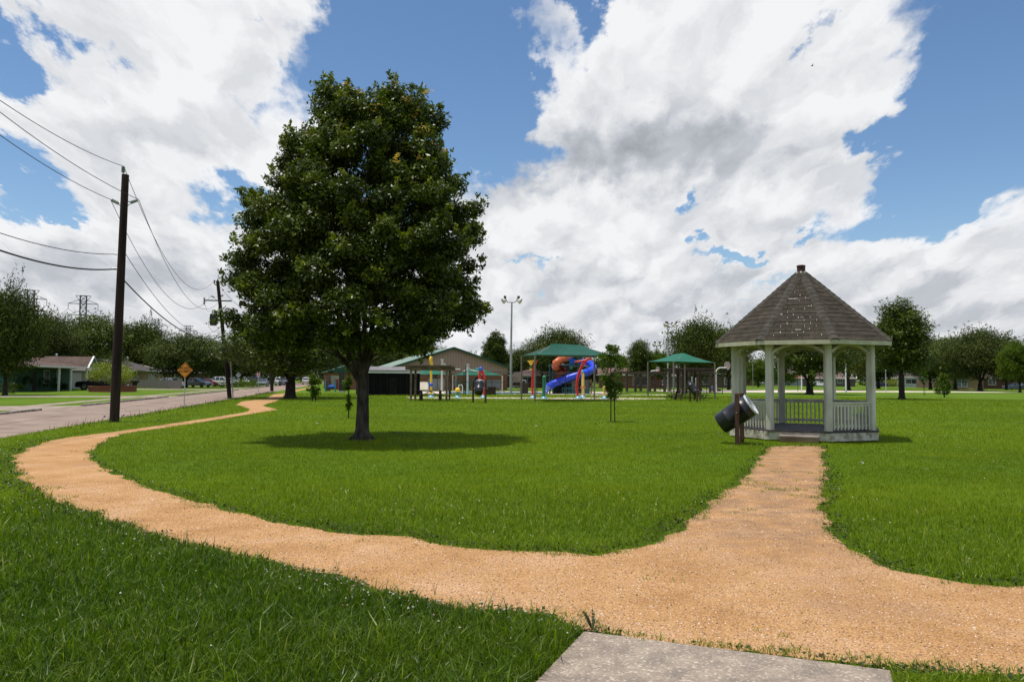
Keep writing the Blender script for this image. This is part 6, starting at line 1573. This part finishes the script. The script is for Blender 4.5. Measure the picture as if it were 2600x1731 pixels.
# grey notice boards
brd = mat('notice_board_grey', (.17,.19,.19), (.22,.24,.24), scale=3, rough=.6); lnm = mat('faded_lines', (.30,.33,.33))
for i, (px0, px1, y0, y1, Y, lab) in enumerate([(1087,1110,961,989,100,'tall grey notice board behind the picnic table, left one'),(1111.5,1129,961,989,100,'tall grey notice board behind the picnic table, right one'),(1149,1171,964,980,106,'wide grey notice board on the brick wall right of the pergola'),(1190,1210,964,984,104,'grey notice board beside the second cream mast'),(1234,1248.5,964,985,102,'grey notice board just right of the middle litter barrel'),(1250,1271.5,964.5,986,102,'grey notice board nearest the tall floodlight pole')]):
    c = GY((px0+px1)/2, Y); w2 = (px1-px0)/F_PX*Y/2; z1, z0 = W(px0,y0,Y).z, W(px0,y1,Y).z
    t = thing('notice_board', c, 0, lab, 'notice board', 'grey notice boards by the pool'); m = MB(); m.box(-w2,w2,-.03,.03,z0,z1); p = m.build('panel', brd, t)
    m = MB()
    for s_ in (-.8,.8): m.box(s_*w2-.04,s_*w2+.04,.031,.09,0,z1-.1)
    m.build('post', M_STEEL, t)
    m = MB(); rr = random.Random(i)
    for k_ in range(6): zz = z1-.15-(z1-z0-.25)*k_/6; L_ = w2*rr.uniform(.55,.85); m.box(-L_,L_,-.036,-.033,zz-.05,zz)
    m.build('faded_rows', lnm, p)
# bleached lounge chair, bench, ladder
def lounge(px, Y, label):
    b = GY(px, Y); t = thing('deck_chair', b, .2, label, 'deck chair', 'tan deck chairs by the pool'); m = MB(); m.box(-.5,.5,-.5,.4,.35,.42); m.build('seat', M_CREAM, t); m = MB(); m.bar((0,.4,.4),(0,.8,1.2), 1.0,.06, up=(0,1,0)); m.build('backrest', M_CREAM, t)
    for x in (-.45,.45):
        for y in (-.45,.35): m = MB(); m.box(x-.04,x+.04,y-.04,y+.04,0,.349); m.build('leg', M_CREAM, t)
lounge(1076, 88, 'tan deck chair left of the yellow splash pole'); lounge(1073, 95, 'far tan deck chair behind the timber pergola') 
def rail(px0, px1, Y, h, label, name='pool_rail'):
    a = GY(px0, Y); b_ = GY(px1, Y); t = thing(name, a, 0, label, 'handrail', 'bright steel rails by the pool'); d = b_-a
    for y in (0,.6):
        m = MB(); m.tube([(0,y,0),(0,y,h*.8),(d.x*.15,y,h),(d.x*.85,y,h),(d.x,y,h*.8),(d.x,y,0)], .035, 6); m.build('tube', M_WHITE, t)
rail(1071, 1086, 91, 1.2, 'white steel handrail between the pergola and the dark shelter')
rail(1164, 1174, 86, .95, 'bright curved pool ladder left of the middle litter barrel'); rail(1325, 1336, 98, 1.5, 'white rail behind the slim left post of the big canopy')
def lifeguard(px, Y, label):
    b = GY(px, Y); t = thing('lifeguard_chair', b, 0, label, 'lifeguard chair'); W_ = mat('bleached_timber', (.20,.165,.13), (.30,.25,.20), scale=4)
    for x in (-.55,.55):
        for y in (-.5,.5): m = MB(); m.bar((x*1.2,y*1.2,0),(x*.85,y*.8,1.35), .1); m.build('leg', W_, t)
    m = MB(); m.box(-.6,.6,-.5,.5,1.3,1.38); m.build('seat', W_, t)
    m = MB(); m.prism([(-.45,1.38),(.45,1.38),(.5,2.0),(.35,2.4),(.0,2.52),(-.35,2.4),(-.5,2.0)], .42, .5, 'y'); m.build('backrest', W_, t)
    for s_ in (-1,1): m = MB(); m.box(*sorted((s_*.5,s_*.78)),-.6,.5,1.72,1.79); m.bar((s_*.64,-.5,1.38),(s_*.64,-.5,1.72), .08); m.build('armrest', W_, t)
    m = MB(); m.bar((-.62,-.55,.9),(.55,-.55,.3), .08); m.bar((-.6,-.55,.25),(.6,-.55,.25), .08); m.bar((-.55,-.55,.85),(.55,-.55,.85), .08); m.build('ladder', W_, t)
lifeguard(1311.5, 89, 'tall weathered timber lifeguard chair right of the floodlight pole')
def dark_bin(px0, px1, Y, h, label):
    a = GY(px0,Y); b_ = GY(px1,Y); w_ = (b_-a).length; m = MB(); m.box(-w_/2,w_/2,-.4,.4,0,h); m.box(-w_/2-.04,w_/2+.04,-.44,.44,h,h+.08); o = m.build('dark_bench', M_DTIMBER); o.location = (a+b_)/2; tag(o, label, 'storage box')
dark_bin(1233,1259,80,.75,'low dark slatted box between the middle litter barrel and the floodlight pole'); dark_bin(1321,1341,88,1.1,'low dark slatted box left of the red curved splash pole')

# ------------------------------------------------------------------ pool fence
def fence_run(pxs, label, H):
    P = [GY(px, Y) for px, Y in pxs]; t = thing('chain_link_fence', P[0], 0, label, 'fence', 'black pool fences'); o = P[0]
    for a, b_ in zip(P[:-1], P[1:]):
        m = MB()
        for z in (H-.05, H*.52, .1): m.tube([a-o+Vector((0,0,z)), b_-o+Vector((0,0,z))], .028, 5)
        m.build('rail', M_DSTEEL, t)
        m = MB(); A2, B2 = a-o, b_-o; m.add([(A2.x,A2.y,.05),(B2.x,B2.y,.05),(B2.x,B2.y,H-.06),(A2.x,A2.y,H-.06)], [(0,1,2,3)]); m.build('wire_mesh', M_LINK, t)
    for i, p in enumerate(P):
        m = MB(); h = H + (.55 if i % 2 else 0); m.tube([p-o-Vector((0,0,.1)), p-o+Vector((0,0,h))], .045, 8); m.build('post', M_DSTEEL, t)
M_LINK = bpy.data.materials.new('chain_link_wire'); M_LINK.use_nodes = True
_t = M_LINK.node_tree; _b = _t.nodes['Principled BSDF']; _b.inputs['Base Color'].default_value = (.01,.01,.01,1)
_tr = nd(_t, 'ShaderNodeBsdfTransparent'); _m = nd(_t, 'ShaderNodeMixShader'); _m.inputs[0].default_value = .14
_t.links.new(_tr.outputs[0], _m.inputs[1]); _t.links.new(_b.outputs[0], _m.inputs[2]); _t.links.new(_m.outputs[0], _t.nodes['Material Output'].inputs[0])
fence_run([(1141,80),(1144.5,80),(1178,81),(1182.5,81),(1363.5,82.5),(1436.4,83),(1508,83),(1577,82)], 'black chain-link fence along the front of the pool and slide', 2.45)
fence_run([(1577,82),(1592,96),(1614,97),(1643,97)], 'black chain-link fence between the staked young tree and the timber pergola', 2.45)
fence_run([(1643,92),(1704,93),(1794,94),(1834,92)], 'black chain-link fence behind the small green canopy up to the gazebo', 2.55)

# ------------------------------------------------------------------ splash pad toys
def pl(name, c): return mat(name, c, tuple(x*1.1 for x in c), scale=2, rough=.35, spec=.5)
T_Y = pl('toy_yellow', (.75,.48,.02)); T_B = pl('toy_blue', (.01,.07,.42)); T_R = pl('toy_red', (.50,.02,.015)); T_G = pl('toy_green', (.01,.16,.07)); T_LB = pl('toy_light_blue', (.12,.30,.42)); T_T = pl('toy_teal', (.01,.16,.18)); T_O = pl('toy_orange', (.55,.16,.03)); T_P = pl('toy_pink', (.55,.10,.10)); T_Y2 = pl('toy_sand_yellow', (.62,.45,.12))
def toy(name, px, py, label, parts):
    """parts: (part name, material, [px,py,dy] chain, radius list or number) given by where the photo shows them, at the toy's distance"""
    b = G(px, py); t = thing(name, b, 0, label, 'splash toy', 'splash pad toys')
    m = MB(); m.lathe([(.33,-.01),(.31,.05),(.18,.17),(.09,.24)], 16); m.build('base_cone', T_LB, t, smooth=True)
    for (pn, mt, ch, rad, kind) in parts:
        pts = [W(c[0], c[1], b.y + (c[2] if len(c) > 2 else 0)) - b for c in ch]; m = MB()
        if kind == 'tube': m.tube(pts, rad, 12)
        elif kind == 'ball': m.sphere(tuple(pts[0]), rad, 14)
        m.build(pn, mt, t, smooth=True)
    return t
toy('splash_pole', 1094.4, 1008.5, 'tall yellow splash pole with a blue ball and a looped top', [('pole', T_Y, [(1094.4,1005),(1094.5,950),(1094.6,927)], .10, 'tube'), ('ball', T_B, [(1094.4,976.5)], .19, 'ball'),
    ('loop', T_Y, [(1094.6,928),(1096.8,925,.0),(1096.3,919,.1),(1094.2,914,.2),(1096,908,.1),(1093.6,907,-.1),(1092.3,911,-.2),(1092.3,917,-.2),(1094.2,924,0)], .10, 'tube')])
toy('splash_bud', 1162, 1009.5, 'short splash toy with yellow bud on a teal stem', [('stem', T_G, [(1162,1005),(1162,993)], [.10,.17], 'tube'), ('bud', T_Y, [(1161.8,990)], .22, 'ball'), ('bud_tip', T_Y, [(1161.8,986.5)], .10, 'ball')])
toy('splash_arches', 1227, 1009.5, 'pair of red splash arches joined by a blue ball behind the middle litter barrel', [('arch', T_R, [(1217.8,1004),(1217.8,960),(1218.3,945),(1221,937)], .12, 'tube'), ('arch', T_R, [(1229.5,1004),(1229.8,970),(1229,955),(1226,945),(1221,938)], .12, 'tube'), ('ball', T_B, [(1220.5,937)], .20, 'ball')])
toy('splash_flower', 1352.7, 1010.5, 'tall curved red splash pole with yellow and green flower, between the left canopy posts', [('pole', T_R, [(1352.7,1006),(1351.5,985),(1352.5,955),(1356,930),(1361.5,914)], [.10,.10,.11,.12,.13], 'tube'), ('arm', T_R, [(1361.5,914),(1357,919),(1351.5,921)], [.12,.10,.09], 'tube'), ('flower', T_Y, [(1348,914.5),(1348.5,922),(1348.3,928)], [.33,.18,.06], 'tube'), ('bud', T_G, [(1348.2,930),(1348,934)], [.10,.13], 'tube'), ('drop', T_Y, [(1348,935),(1348,940)], [.14,.03], 'tube')])
toy('splash_post', 1381, 1012, 'dark green splash post in front of the lower end of the blue slide', [('pole', T_G, [(1381,1007),(1381,990),(1382,975),(1382,958)], [.16,.14,.15,.16], 'tube'), ('knob', T_G, [(1382,958)], .17, 'ball'), ('handle', T_G, [(1382,964),(1385.5,963)], .06, 'tube')])
toy('splash_crane', 1467.6, 1012, 'big red forked splash pole with hanging blue star in front of the blue slide', [('pole', T_R, [(1467.5,1007),(1464.3,988),(1465,970),(1469.5,948),(1478,927),(1490,914),(1501,908)], [.10,.12,.12,.13,.13,.12,.11], 'tube'), ('arm', T_R, [(1501,909),(1490,913.5),(1478,916.5),(1459,918.8)], [.11,.10,.09,.08], 'tube'), ('star_hanger', T_T, [(1452.5,919),(1451.3,935)], .04, 'tube'), ('lantern', T_T, [(1451.3,929),(1451.3,938)], [.16,.05], 'tube')])
b = G(1467.6, 1012); st_ = W(1452.8, 916, b.y); m = MB()
pts = [(.42*(1 if i % 2 == 0 else .5)*math.cos(i*math.pi/5+.3), .42*(1 if i % 2 == 0 else .5)*math.sin(i*math.pi/5+.3)) for i in range(10)]; m.prism(pts, -.05, .05, 'y')
par = [o for o in bpy.data.objects if o.name.startswith('splash_crane')][0]; m.M = Matrix.Identity(4); so = m.build('star', T_B, par); so.location = st_ - b
toy('splash_cannon', 1480, 1009, 'yellow splash post with orange collar and blue nozzle under the canopy', [('pole', T_Y2, [(1480,1004),(1480,947)], .13, 'tube'), ('collar', T_O, [(1480,985),(1480,981)], [.22,.22], 'tube'), ('nozzle', T_LB, [(1477.5,943.5)], .17, 'ball'), ('nozzle_ring', T_O, [(1477,947)], .12, 'ball')])
toy('splash_spout', 1535, 1011.5, 'small yellow splash spout on blue base behind the staked young tree', [('pole', T_Y2, [(1535,1006),(1535,985)], .12, 'tube'), ('head', T_Y2, [(1535,984)], .18, 'ball')])

# ------------------------------------------------------------------ water slide tower
SY = 88.0
sb_ = GY(1430, SY); sl_t = thing('water_slide', sb_, 0, 'water slide tower with enclosed orange spiral tube and long blue flume', 'water slide')
def SW(px, py, dy=0): return W(px, py, SY+dy) - sb_
def smooth_pts(P, n=6):
    P = [Vector(p) for p in P]; out = []
    for i in range(len(P)-1):
        p0, p1, p2, p3 = P[max(i-1,0)], P[i], P[i+1], P[min(i+2,len(P)-1)]
        for j in range(n):
            t = j/n; out.append(0.5*((2*p1)+(p2-p0)*t+(2*p0-5*p1+4*p2-p3)*t*t+(3*p1-p0-3*p2+p3)*t**3))
    return out + [P[-1]]
blue = pl('flume_blue', (.012,.055,.55)); orange = pl('tube_orange', (.48,.11,.035)); dteal = mat('tower_teal', (.008,.05,.05), (.012,.065,.065), scale=3, rough=.5)
def flume(pts, r, name, mt, openf=False):
    pts = smooth_pts(pts); m = MB(); m.tube(pts, r, 16); o = m.build(name, mt, sl_t, smooth=True)
    m = MB()
    for i in range(3, len(pts)-1, 5):
        d = (pts[i+1]-pts[i]).normalized(); m.tube([pts[i]-d*.05, pts[i]+d*.05], r+.05, 16)
    m.build('joint_flange', mt, o); return o
flume([SW(1389,984,-1.5),SW(1396,979,-1.2),SW(1415,970,-.8),SW(1445,959,-.5),SW(1475,949.5,-.3),SW(1497,942,.4),SW(1506.5,934,2.2),SW(1503,926,4.0),SW(1491,922,4.8),SW(1476,920,4.2)], .40, 'blue_flume', blue)
m = MB(); ch = [SW(1390,981,-1.5),SW(1386.5,988,-1.6),SW(1384.5,995,-1.8),SW(1384,999,-2.2)]; m.tube(ch, [.42,.36,.30,.28], 12); m.build('flume_mouth', pl('flume_pale', (.16,.2,.62)), sl_t, smooth=True)
flume([SW(1448,906.5,1),SW(1438,908,.3),SW(1424,912,-.5),SW(1412,921,-1.0),SW(1411,932,0),SW(1420,938,1.8),SW(1433,936,2.6),SW(1436,938,3.4),SW(1438,946,2.2),SW(1424,951,.6),SW(1411,957,.8),SW(1410,964,2.2),SW(1420,970,3.4)], .38, 'orange_tube', orange)
m = MB(); m.tube([SW(1446,903,1),SW(1449,910,1)], .34, 12); m.build('tube_collar', T_P, sl_t)
m = MB(); m.tube([SW(1428,929,1.2),SW(1434,935,1.6)], .3, 12); m.build('tube_collar', T_P, sl_t)
for px in (1396,1404,1446,1468,1473,1489,1495):
    for dy in (0,3): m = MB(); bp_ = SW(px, 1000, dy); m.tube([(bp_.x,bp_.y,0),(bp_.x,bp_.y,W(px,(925 if px < 1450 else 904 if px < 1480 else 963),SY+dy).z)], .09, 8); m.build('tower_post', dteal, sl_t)
for zpy in (926, 950, 962):
    m = MB(); a = SW(1395, zpy, 0); b_ = SW(1476, zpy, 0); m.box(a.x,b_.x,0,3.2,a.z-.12,a.z); m.build('platform', dteal, sl_t)
m = MB(); a = SW(1395,926,0); b_ = SW(1447,926,0)
for i in range(22): x = a.x+(b_.x-a.x)*i/21; m.bar((x,-.05,a.z),(x,-.05,a.z+.95 if False else a.z+.05), .02)
for zz in (925.5,): m.bar((a.x,-.05,SW(1395,zz).z),(b_.x,-.05,SW(1395,zz).z), .06)
m.build('guard_rail', T_LB, sl_t)
m = MB(); a = SW(1428,985,-1); 
for i in range(16): x = a.x + i*.22; m.bar((x,-1,0),(x,-1,a.z), .035)
m.bar((a.x,-1,a.z),(a.x+3.4,-1,a.z), .07); m.bar((a.x,-1,.15),(a.x+3.4,-1,.15), .05); m.build('stair_railing', T_T, sl_t)
gm = mat('grey_cabinet', (.08,.085,.075), (.11,.115,.10), scale=3)
for (p0, p1, y0) in ((1452,1466,965),(1484,1495,964)):
    m = MB(); a = SW(p0,y0,-.8); b_ = SW(p1,y0,-.8); m.box(a.x,b_.x,-.8,.6,.1,a.z); m.build('pump_cabinet', gm, sl_t)
m = MB(); a = SW(1405,952,2.9); b_ = SW(1494,950,2.9)
m.box(a.x,b_.x,2.9,3.0,0,a.z); m.build('tower_screen', mat('tower_dark_green', (.006,.022,.018)), sl_t)
b = GY(1501, 92); t = thing('dining_chair', b, .6, 'yellow-brown wooden high chair right of the slide tower', 'chair'); hw2 = T_Y2
for x in (-.3,.3):
    for y in (-.3,.3): m = MB(); m.box(x-.04,x+.04,y-.04,y+.04,0,.9 if y < 0 else 1.7); m.build('leg', mat('ochre_wood', (.28,.17,.05)), t)
m = MB(); m.box(-.35,.35,-.35,.255,.9,.96); m.build('seat', MATS['ochre_wood'], t); m = MB(); m.box(-.25,.25,.26,.34,1.2,1.65); m.build('backrest', MATS['ochre_wood'], t)

# ------------------------------------------------------------------ floodlights, hoops, goal, thin poles
M_LAMP = mat('lamp_reflector', (.55,.52,.48), (.68,.66,.62), scale=3, rough=.3)
def lamp(t, p, sc, dirx):
    m = MB(); q = Vector((dirx*.75,-.35,-.45)).normalized().to_track_quat('Z','Y').to_matrix().to_4x4(); m.M = Matrix.Translation(p) @ q
    m.lathe([(.001,-.30*sc),(.12*sc,-.28*sc),(.2*sc,-.15*sc),(.34*sc,.12*sc),(.37*sc,.25*sc),(.33*sc,.27*sc),(.001,.3*sc)], 16); l = m.build('lamp_head', M_LAMP, t, smooth=True)
    m = MB(); m.M = Matrix.Translation(p + Vector((-dirx*.05,0,.32*sc))); m.box(-.16*sc,.16*sc,-.16*sc,.16*sc,-.1*sc,.24*sc); m.build('ballast_box', mat('ballast_brown', (.10,.085,.075)), l)
b = GY(1297.2, 81); H = W(1298.8, 767.5, 81).z; t = thing('floodlight_pole', b, 0, 'tall grey floodlight pole with two round lamps between gymnasium and big canopy', 'light pole')
m = MB(); m.tube([(0,0,-.1),(0,0,.4),(0,0,H*.5),(.05,0,H)], [.15,.14,.115,.08], 16); m.build('pole', M_GALVP, t, smooth=True)
s_ = 81/1950
m = MB(); m.tube([(-14*s_,0,H+10.5*s_),(-13*s_,0,H+4*s_),(-10*s_,0,H+.5*s_),(0,0,H),(9*s_,0,H+.2*s_),(13*s_,0,H+4*s_),(14.5*s_,0,H+10*s_)], .055, 8); m.build('arm', M_GALVP, t)
lamp(t, Vector((-17.5*s_,0,H+5*s_)), .85, -1); lamp(t, Vector((19.5*s_,-.1,H+4.5*s_)), .85, 1)
b = GY(1696, 106); H = W(1696.5, 822, 106).z; t = thing('floodlight_pole', b, 0, 'grey floodlight pole with a row of four lamps behind the small green canopy', 'light pole'); s_ = 106/1950
m = MB(); m.tube([(0,0,-.1),(0,0,H*.5),(0,0,H)], [.12,.10,.075], 14); m.build('pole', M_GALVP, t, smooth=True)
m = MB(); m.tube([(-11*s_,0,H),(11*s_,0,H)], .07, 6); m.tube([(-9*s_,0,H-.35),(9*s_,0,H-.45)], .05, 6); m.build('arm', M_GALVP, t)
for x, d_ in ((-5,-1),(-2,-1),(12,1),(23,1)): lamp(t, Vector((x*s_,0,H-.12)), .75 if x != 12 else .6, d_)
m = MB(); m.tube([(11*s_,0,H),(23*s_,0,H+.1)], .06, 6); m.build('arm', M_GALVP, t)
b = GY(1668, 210); H = W(1668, 878, 210).z; t = thing('floodlight_pole', b, 0, 'far floodlight pole whose lamps just clear the trees left of the four-lamp pole', 'light pole')
m = MB(); m.tube([(0,0,0),(0,0,H)], [.2,.14], 10); m.build('pole', M_GALVP, t); m = MB(); m.bar((-.7,0,H),(1.0,0,H), .1); m.build('arm', M_GALVP, t); lamp(t, Vector((-.6,0,H+.35)), 1.5, -1); lamp(t, Vector((.9,0,H+.35)), 1.5, 1)
M_BACKB = mat('backboard_white', (.42,.38,.35), (.55,.50,.47), scale=2, rough=.6)
def hoop(px_pole, px_board, py_board, py_arm, Y, wpx_, hpx_, label, mirror=1, round_=False):
    b = GY(px_pole, Y); s_ = Y/1950; t = thing('basketball_hoop', b, 0, label, 'basketball hoop', 'basketball hoops on the court')
    bx = (px_board-px_pole)*s_; zb = W(px_board, py_board, Y).z; za = W(px_board, py_arm, Y).z; sg = 1 if bx > 0 else -1
    m = MB(); m.tube([(0,0,0),(0,0,za-.5),(sg*.15,0,za-.2),(sg*.5,0,za),(bx,0,za)], .08, 8); m.build('post', M_WHITE, t)
    w2, h2 = wpx_/2*s_, hpx_/2*s_; pts = [(-w2,-h2),(w2,-h2),(w2,.1*h2)] + [(w2*math.cos(a), h2*.1+h2*.9*math.sin(a)) for a in [i*math.pi/10 for i in range(1,10)]] + [(-w2,.1*h2)]
    m = MB(); m.prism([(x+bx,z+zb) for x, z in pts], -.03, .03, 'y'); bb = m.build('backboard', M_BACKB, t)
    m = MB(); q = .28
    for (x0,z0,x1,z1) in ((-q,-h2*.6,q,-h2*.6),(-q,-h2*.6+.42,q,-h2*.6+.42),(-q,-h2*.6,-q,-h2*.6+.42),(q,-h2*.6,q,-h2*.6+.42)): m.bar((bx+x0,-.034,zb+z0),(bx+x1,-.034,zb+z1), .06,.006, up=(0,1,0))
    m.build('target_square', mat('faded_red', (.30,.10,.08)), bb)
    m = MB(); n = 14; ring = [(bx+sg*.0+.23*math.cos(2*math.pi*i/n), -.3+.23*math.sin(2*math.pi*i/n), zb-h2*.75) for i in range(n+1)]; m.tube(ring, .02, 5, cap=False); m.build('rim', T_O, bb)
    m = MB()
    for i in range(0,n,2): m.tube([ring[i], (bx+(ring[i][0]-bx)*.5, -.3+(ring[i][1]+.3)*.5, zb-h2*.75-.4)], .012, 4, cap=False)
    m.build('net', M_WHITE, bb)
hoop(1648, 1670, 937, 941, 112, 10, 13, 'basketball hoop on a white curved post left of the four-lamp floodlight pole')
hoop(1818.5, 1847, 925.5, 933.5, 108, 15, 15, 'basketball hoop on a white curved post just left of the gazebo')
hoop(2035, 2007, 938.5, 944, 118, 15, 15, 'rounded backboard seen over the red-roofed house through the gazebo')
m = None
for px, Y, tpy, r_, mt, lab in [(2147.7,113,927,.13,M_WHITE,'white upper pole in front of the oak seen through the gazebo right opening'),(1911.5,170,905,.07,M_STEEL,'thin grey pole seen through the left opening of the gazebo'),(1924.5,190,915,.06,M_STEEL,'thinner grey pole beside the red-roofed house through the gazebo'),(2025.5,118,935,.05,M_DSTEEL,'thin dark post on the court seen through the gazebo front opening'),(2249,122,940,.08,M_STEEL,'grey pole with short arm in front of the grey houses right of the gazebo'),(1757,90,958,.05,M_WHITE,'slim white topped post beside the dark picnic table'),(1766.5,88,962,.07,M_STEEL,'short grey post with pale cap right of the dark picnic table')]:
    b = GY(px, Y); H = W(px, tpy, Y).z; m = MB(); m.tube([(0,0,-.1),(0,0,H)], [r_, r_*.8], 8); m.sphere((0,0,H), r_*1.2, 8)
    if px == 2249: m.tube([(0,0,H),(-.35,0,H+.25)], .05, 6)
    o = m.build('thin_pole', mt); o.location = b; tag(o, lab, 'pole')
# goal
Y = 178; a, b_ = GY(2203, Y), GY(2278, Y+1); t = thing('football_goal', a, 0, 'white goal frame on the grass right of the gazebo', 'goal'); d = b_-a; H = W(2278, 960, Y).z
m = MB(); m.tube([(0,0,0),(0,0,H)], .07, 8); m.build('upright', M_WHITE, t); m = MB(); m.tube([(d.x,d.y,0),(d.x,d.y,H)], .07, 8); m.build('upright', M_WHITE, t); m = MB(); m.tube([(0,0,H),(d.x,d.y,H)], .10, 8); m.build('crossbar', M_WHITE, t)
# bags on the court edge
b = G(1811, 993.5); t = thing('backpack', b, .3, 'bulging blue and white bag lying by the small canopy right post', 'bag'); m = MB(); m.sphere((0,0,.42), .42, 12, (1.0,.6,1.0)); m.build('body', pl('bag_blue', (.03,.08,.42)), t, smooth=True); m = MB(); m.sphere((.18,-.2,.6), .20, 10, (1,.6,.8)); m.build('pocket', M_WHITE, t, smooth=True)
b = G(1822, 993.6); t = thing('duffel_bag', b, .1, 'dark bag flat on the ground right of the blue bag', 'bag'); m = MB(); m.tube([(-.5,0,.17),(-.4,0,.2),(.4,0,.2),(.5,0,.17)], [.1,.2,.2,.1], 10); m.build('body', M_DSTEEL, t, smooth=True); m = MB(); m.tube([(-.2,0,.38),(0,0,.5),(.2,0,.38)], .02, 5); m.build('handle', M_DSTEEL, t)
# litter on the grass
def scrap(px, py, s, label, c=(.7,.7,.66)):
    b = G(px, py); m = MB(); rr = random.Random(int(px)); V = [(rr.uniform(-s,s), rr.uniform(-s,s)*.6, rr.uniform(.02,.08)) for _ in range(9)]
    m.add(V, [(0,1,2),(2,3,4),(4,5,6),(6,7,8),(1,3,5),(0,8,4)]); o = m.build('litter', mat('litter_white', c)); o.location = b; tag(o, label, 'litter')
scrap(808, 1077, .13, 'scrap of white litter on the grass left of the big tree'); scrap(2190, 1181, .06, 'small pale scrap in the grass right of the gravel spur'); scrap(1362, 1084, .05, 'tiny white scrap on the lawn between the big tree and the gazebo')
m = MB(); rr = random.Random(3)
for i in range(9): m.add([(rr.uniform(-.3,.3),rr.uniform(-.1,.1),rr.uniform(.03,.06)) for _ in range(3)], [(0,1,2)])
o = m.build('fallen_leaves', mat('dead_leaf', (.10,.06,.02))); o.location = G(1008, 1101); tag(o, 'dark dead leaf scraps in the shade of the big tree', 'leaves', kind='stuff')
# birds
for px, py, Y in ((1846,797,60),(2062,168,60)):
    b = W(px, py, Y); m = MB(); m.tube([(-.12,0,0),(0,0,.02),(.12,0,0)], [.01,.04,.01], 6); m.add([(-.03,0,.02),(.05,0,.02),(-.02,-.28,.12),(-.02,.28,.12),(.03,-.12,.06),(.03,.12,.06)], [(0,4,2),(0,1,4),(0,1,5),(0,5,3)]); o = m.build('bird', M_DSTEEL); o.location = b
    tag(o, 'small dark bird in the sky left above the gazebo roof' if px < 1900 else 'tiny dark bird high in the big right cloud', 'bird')
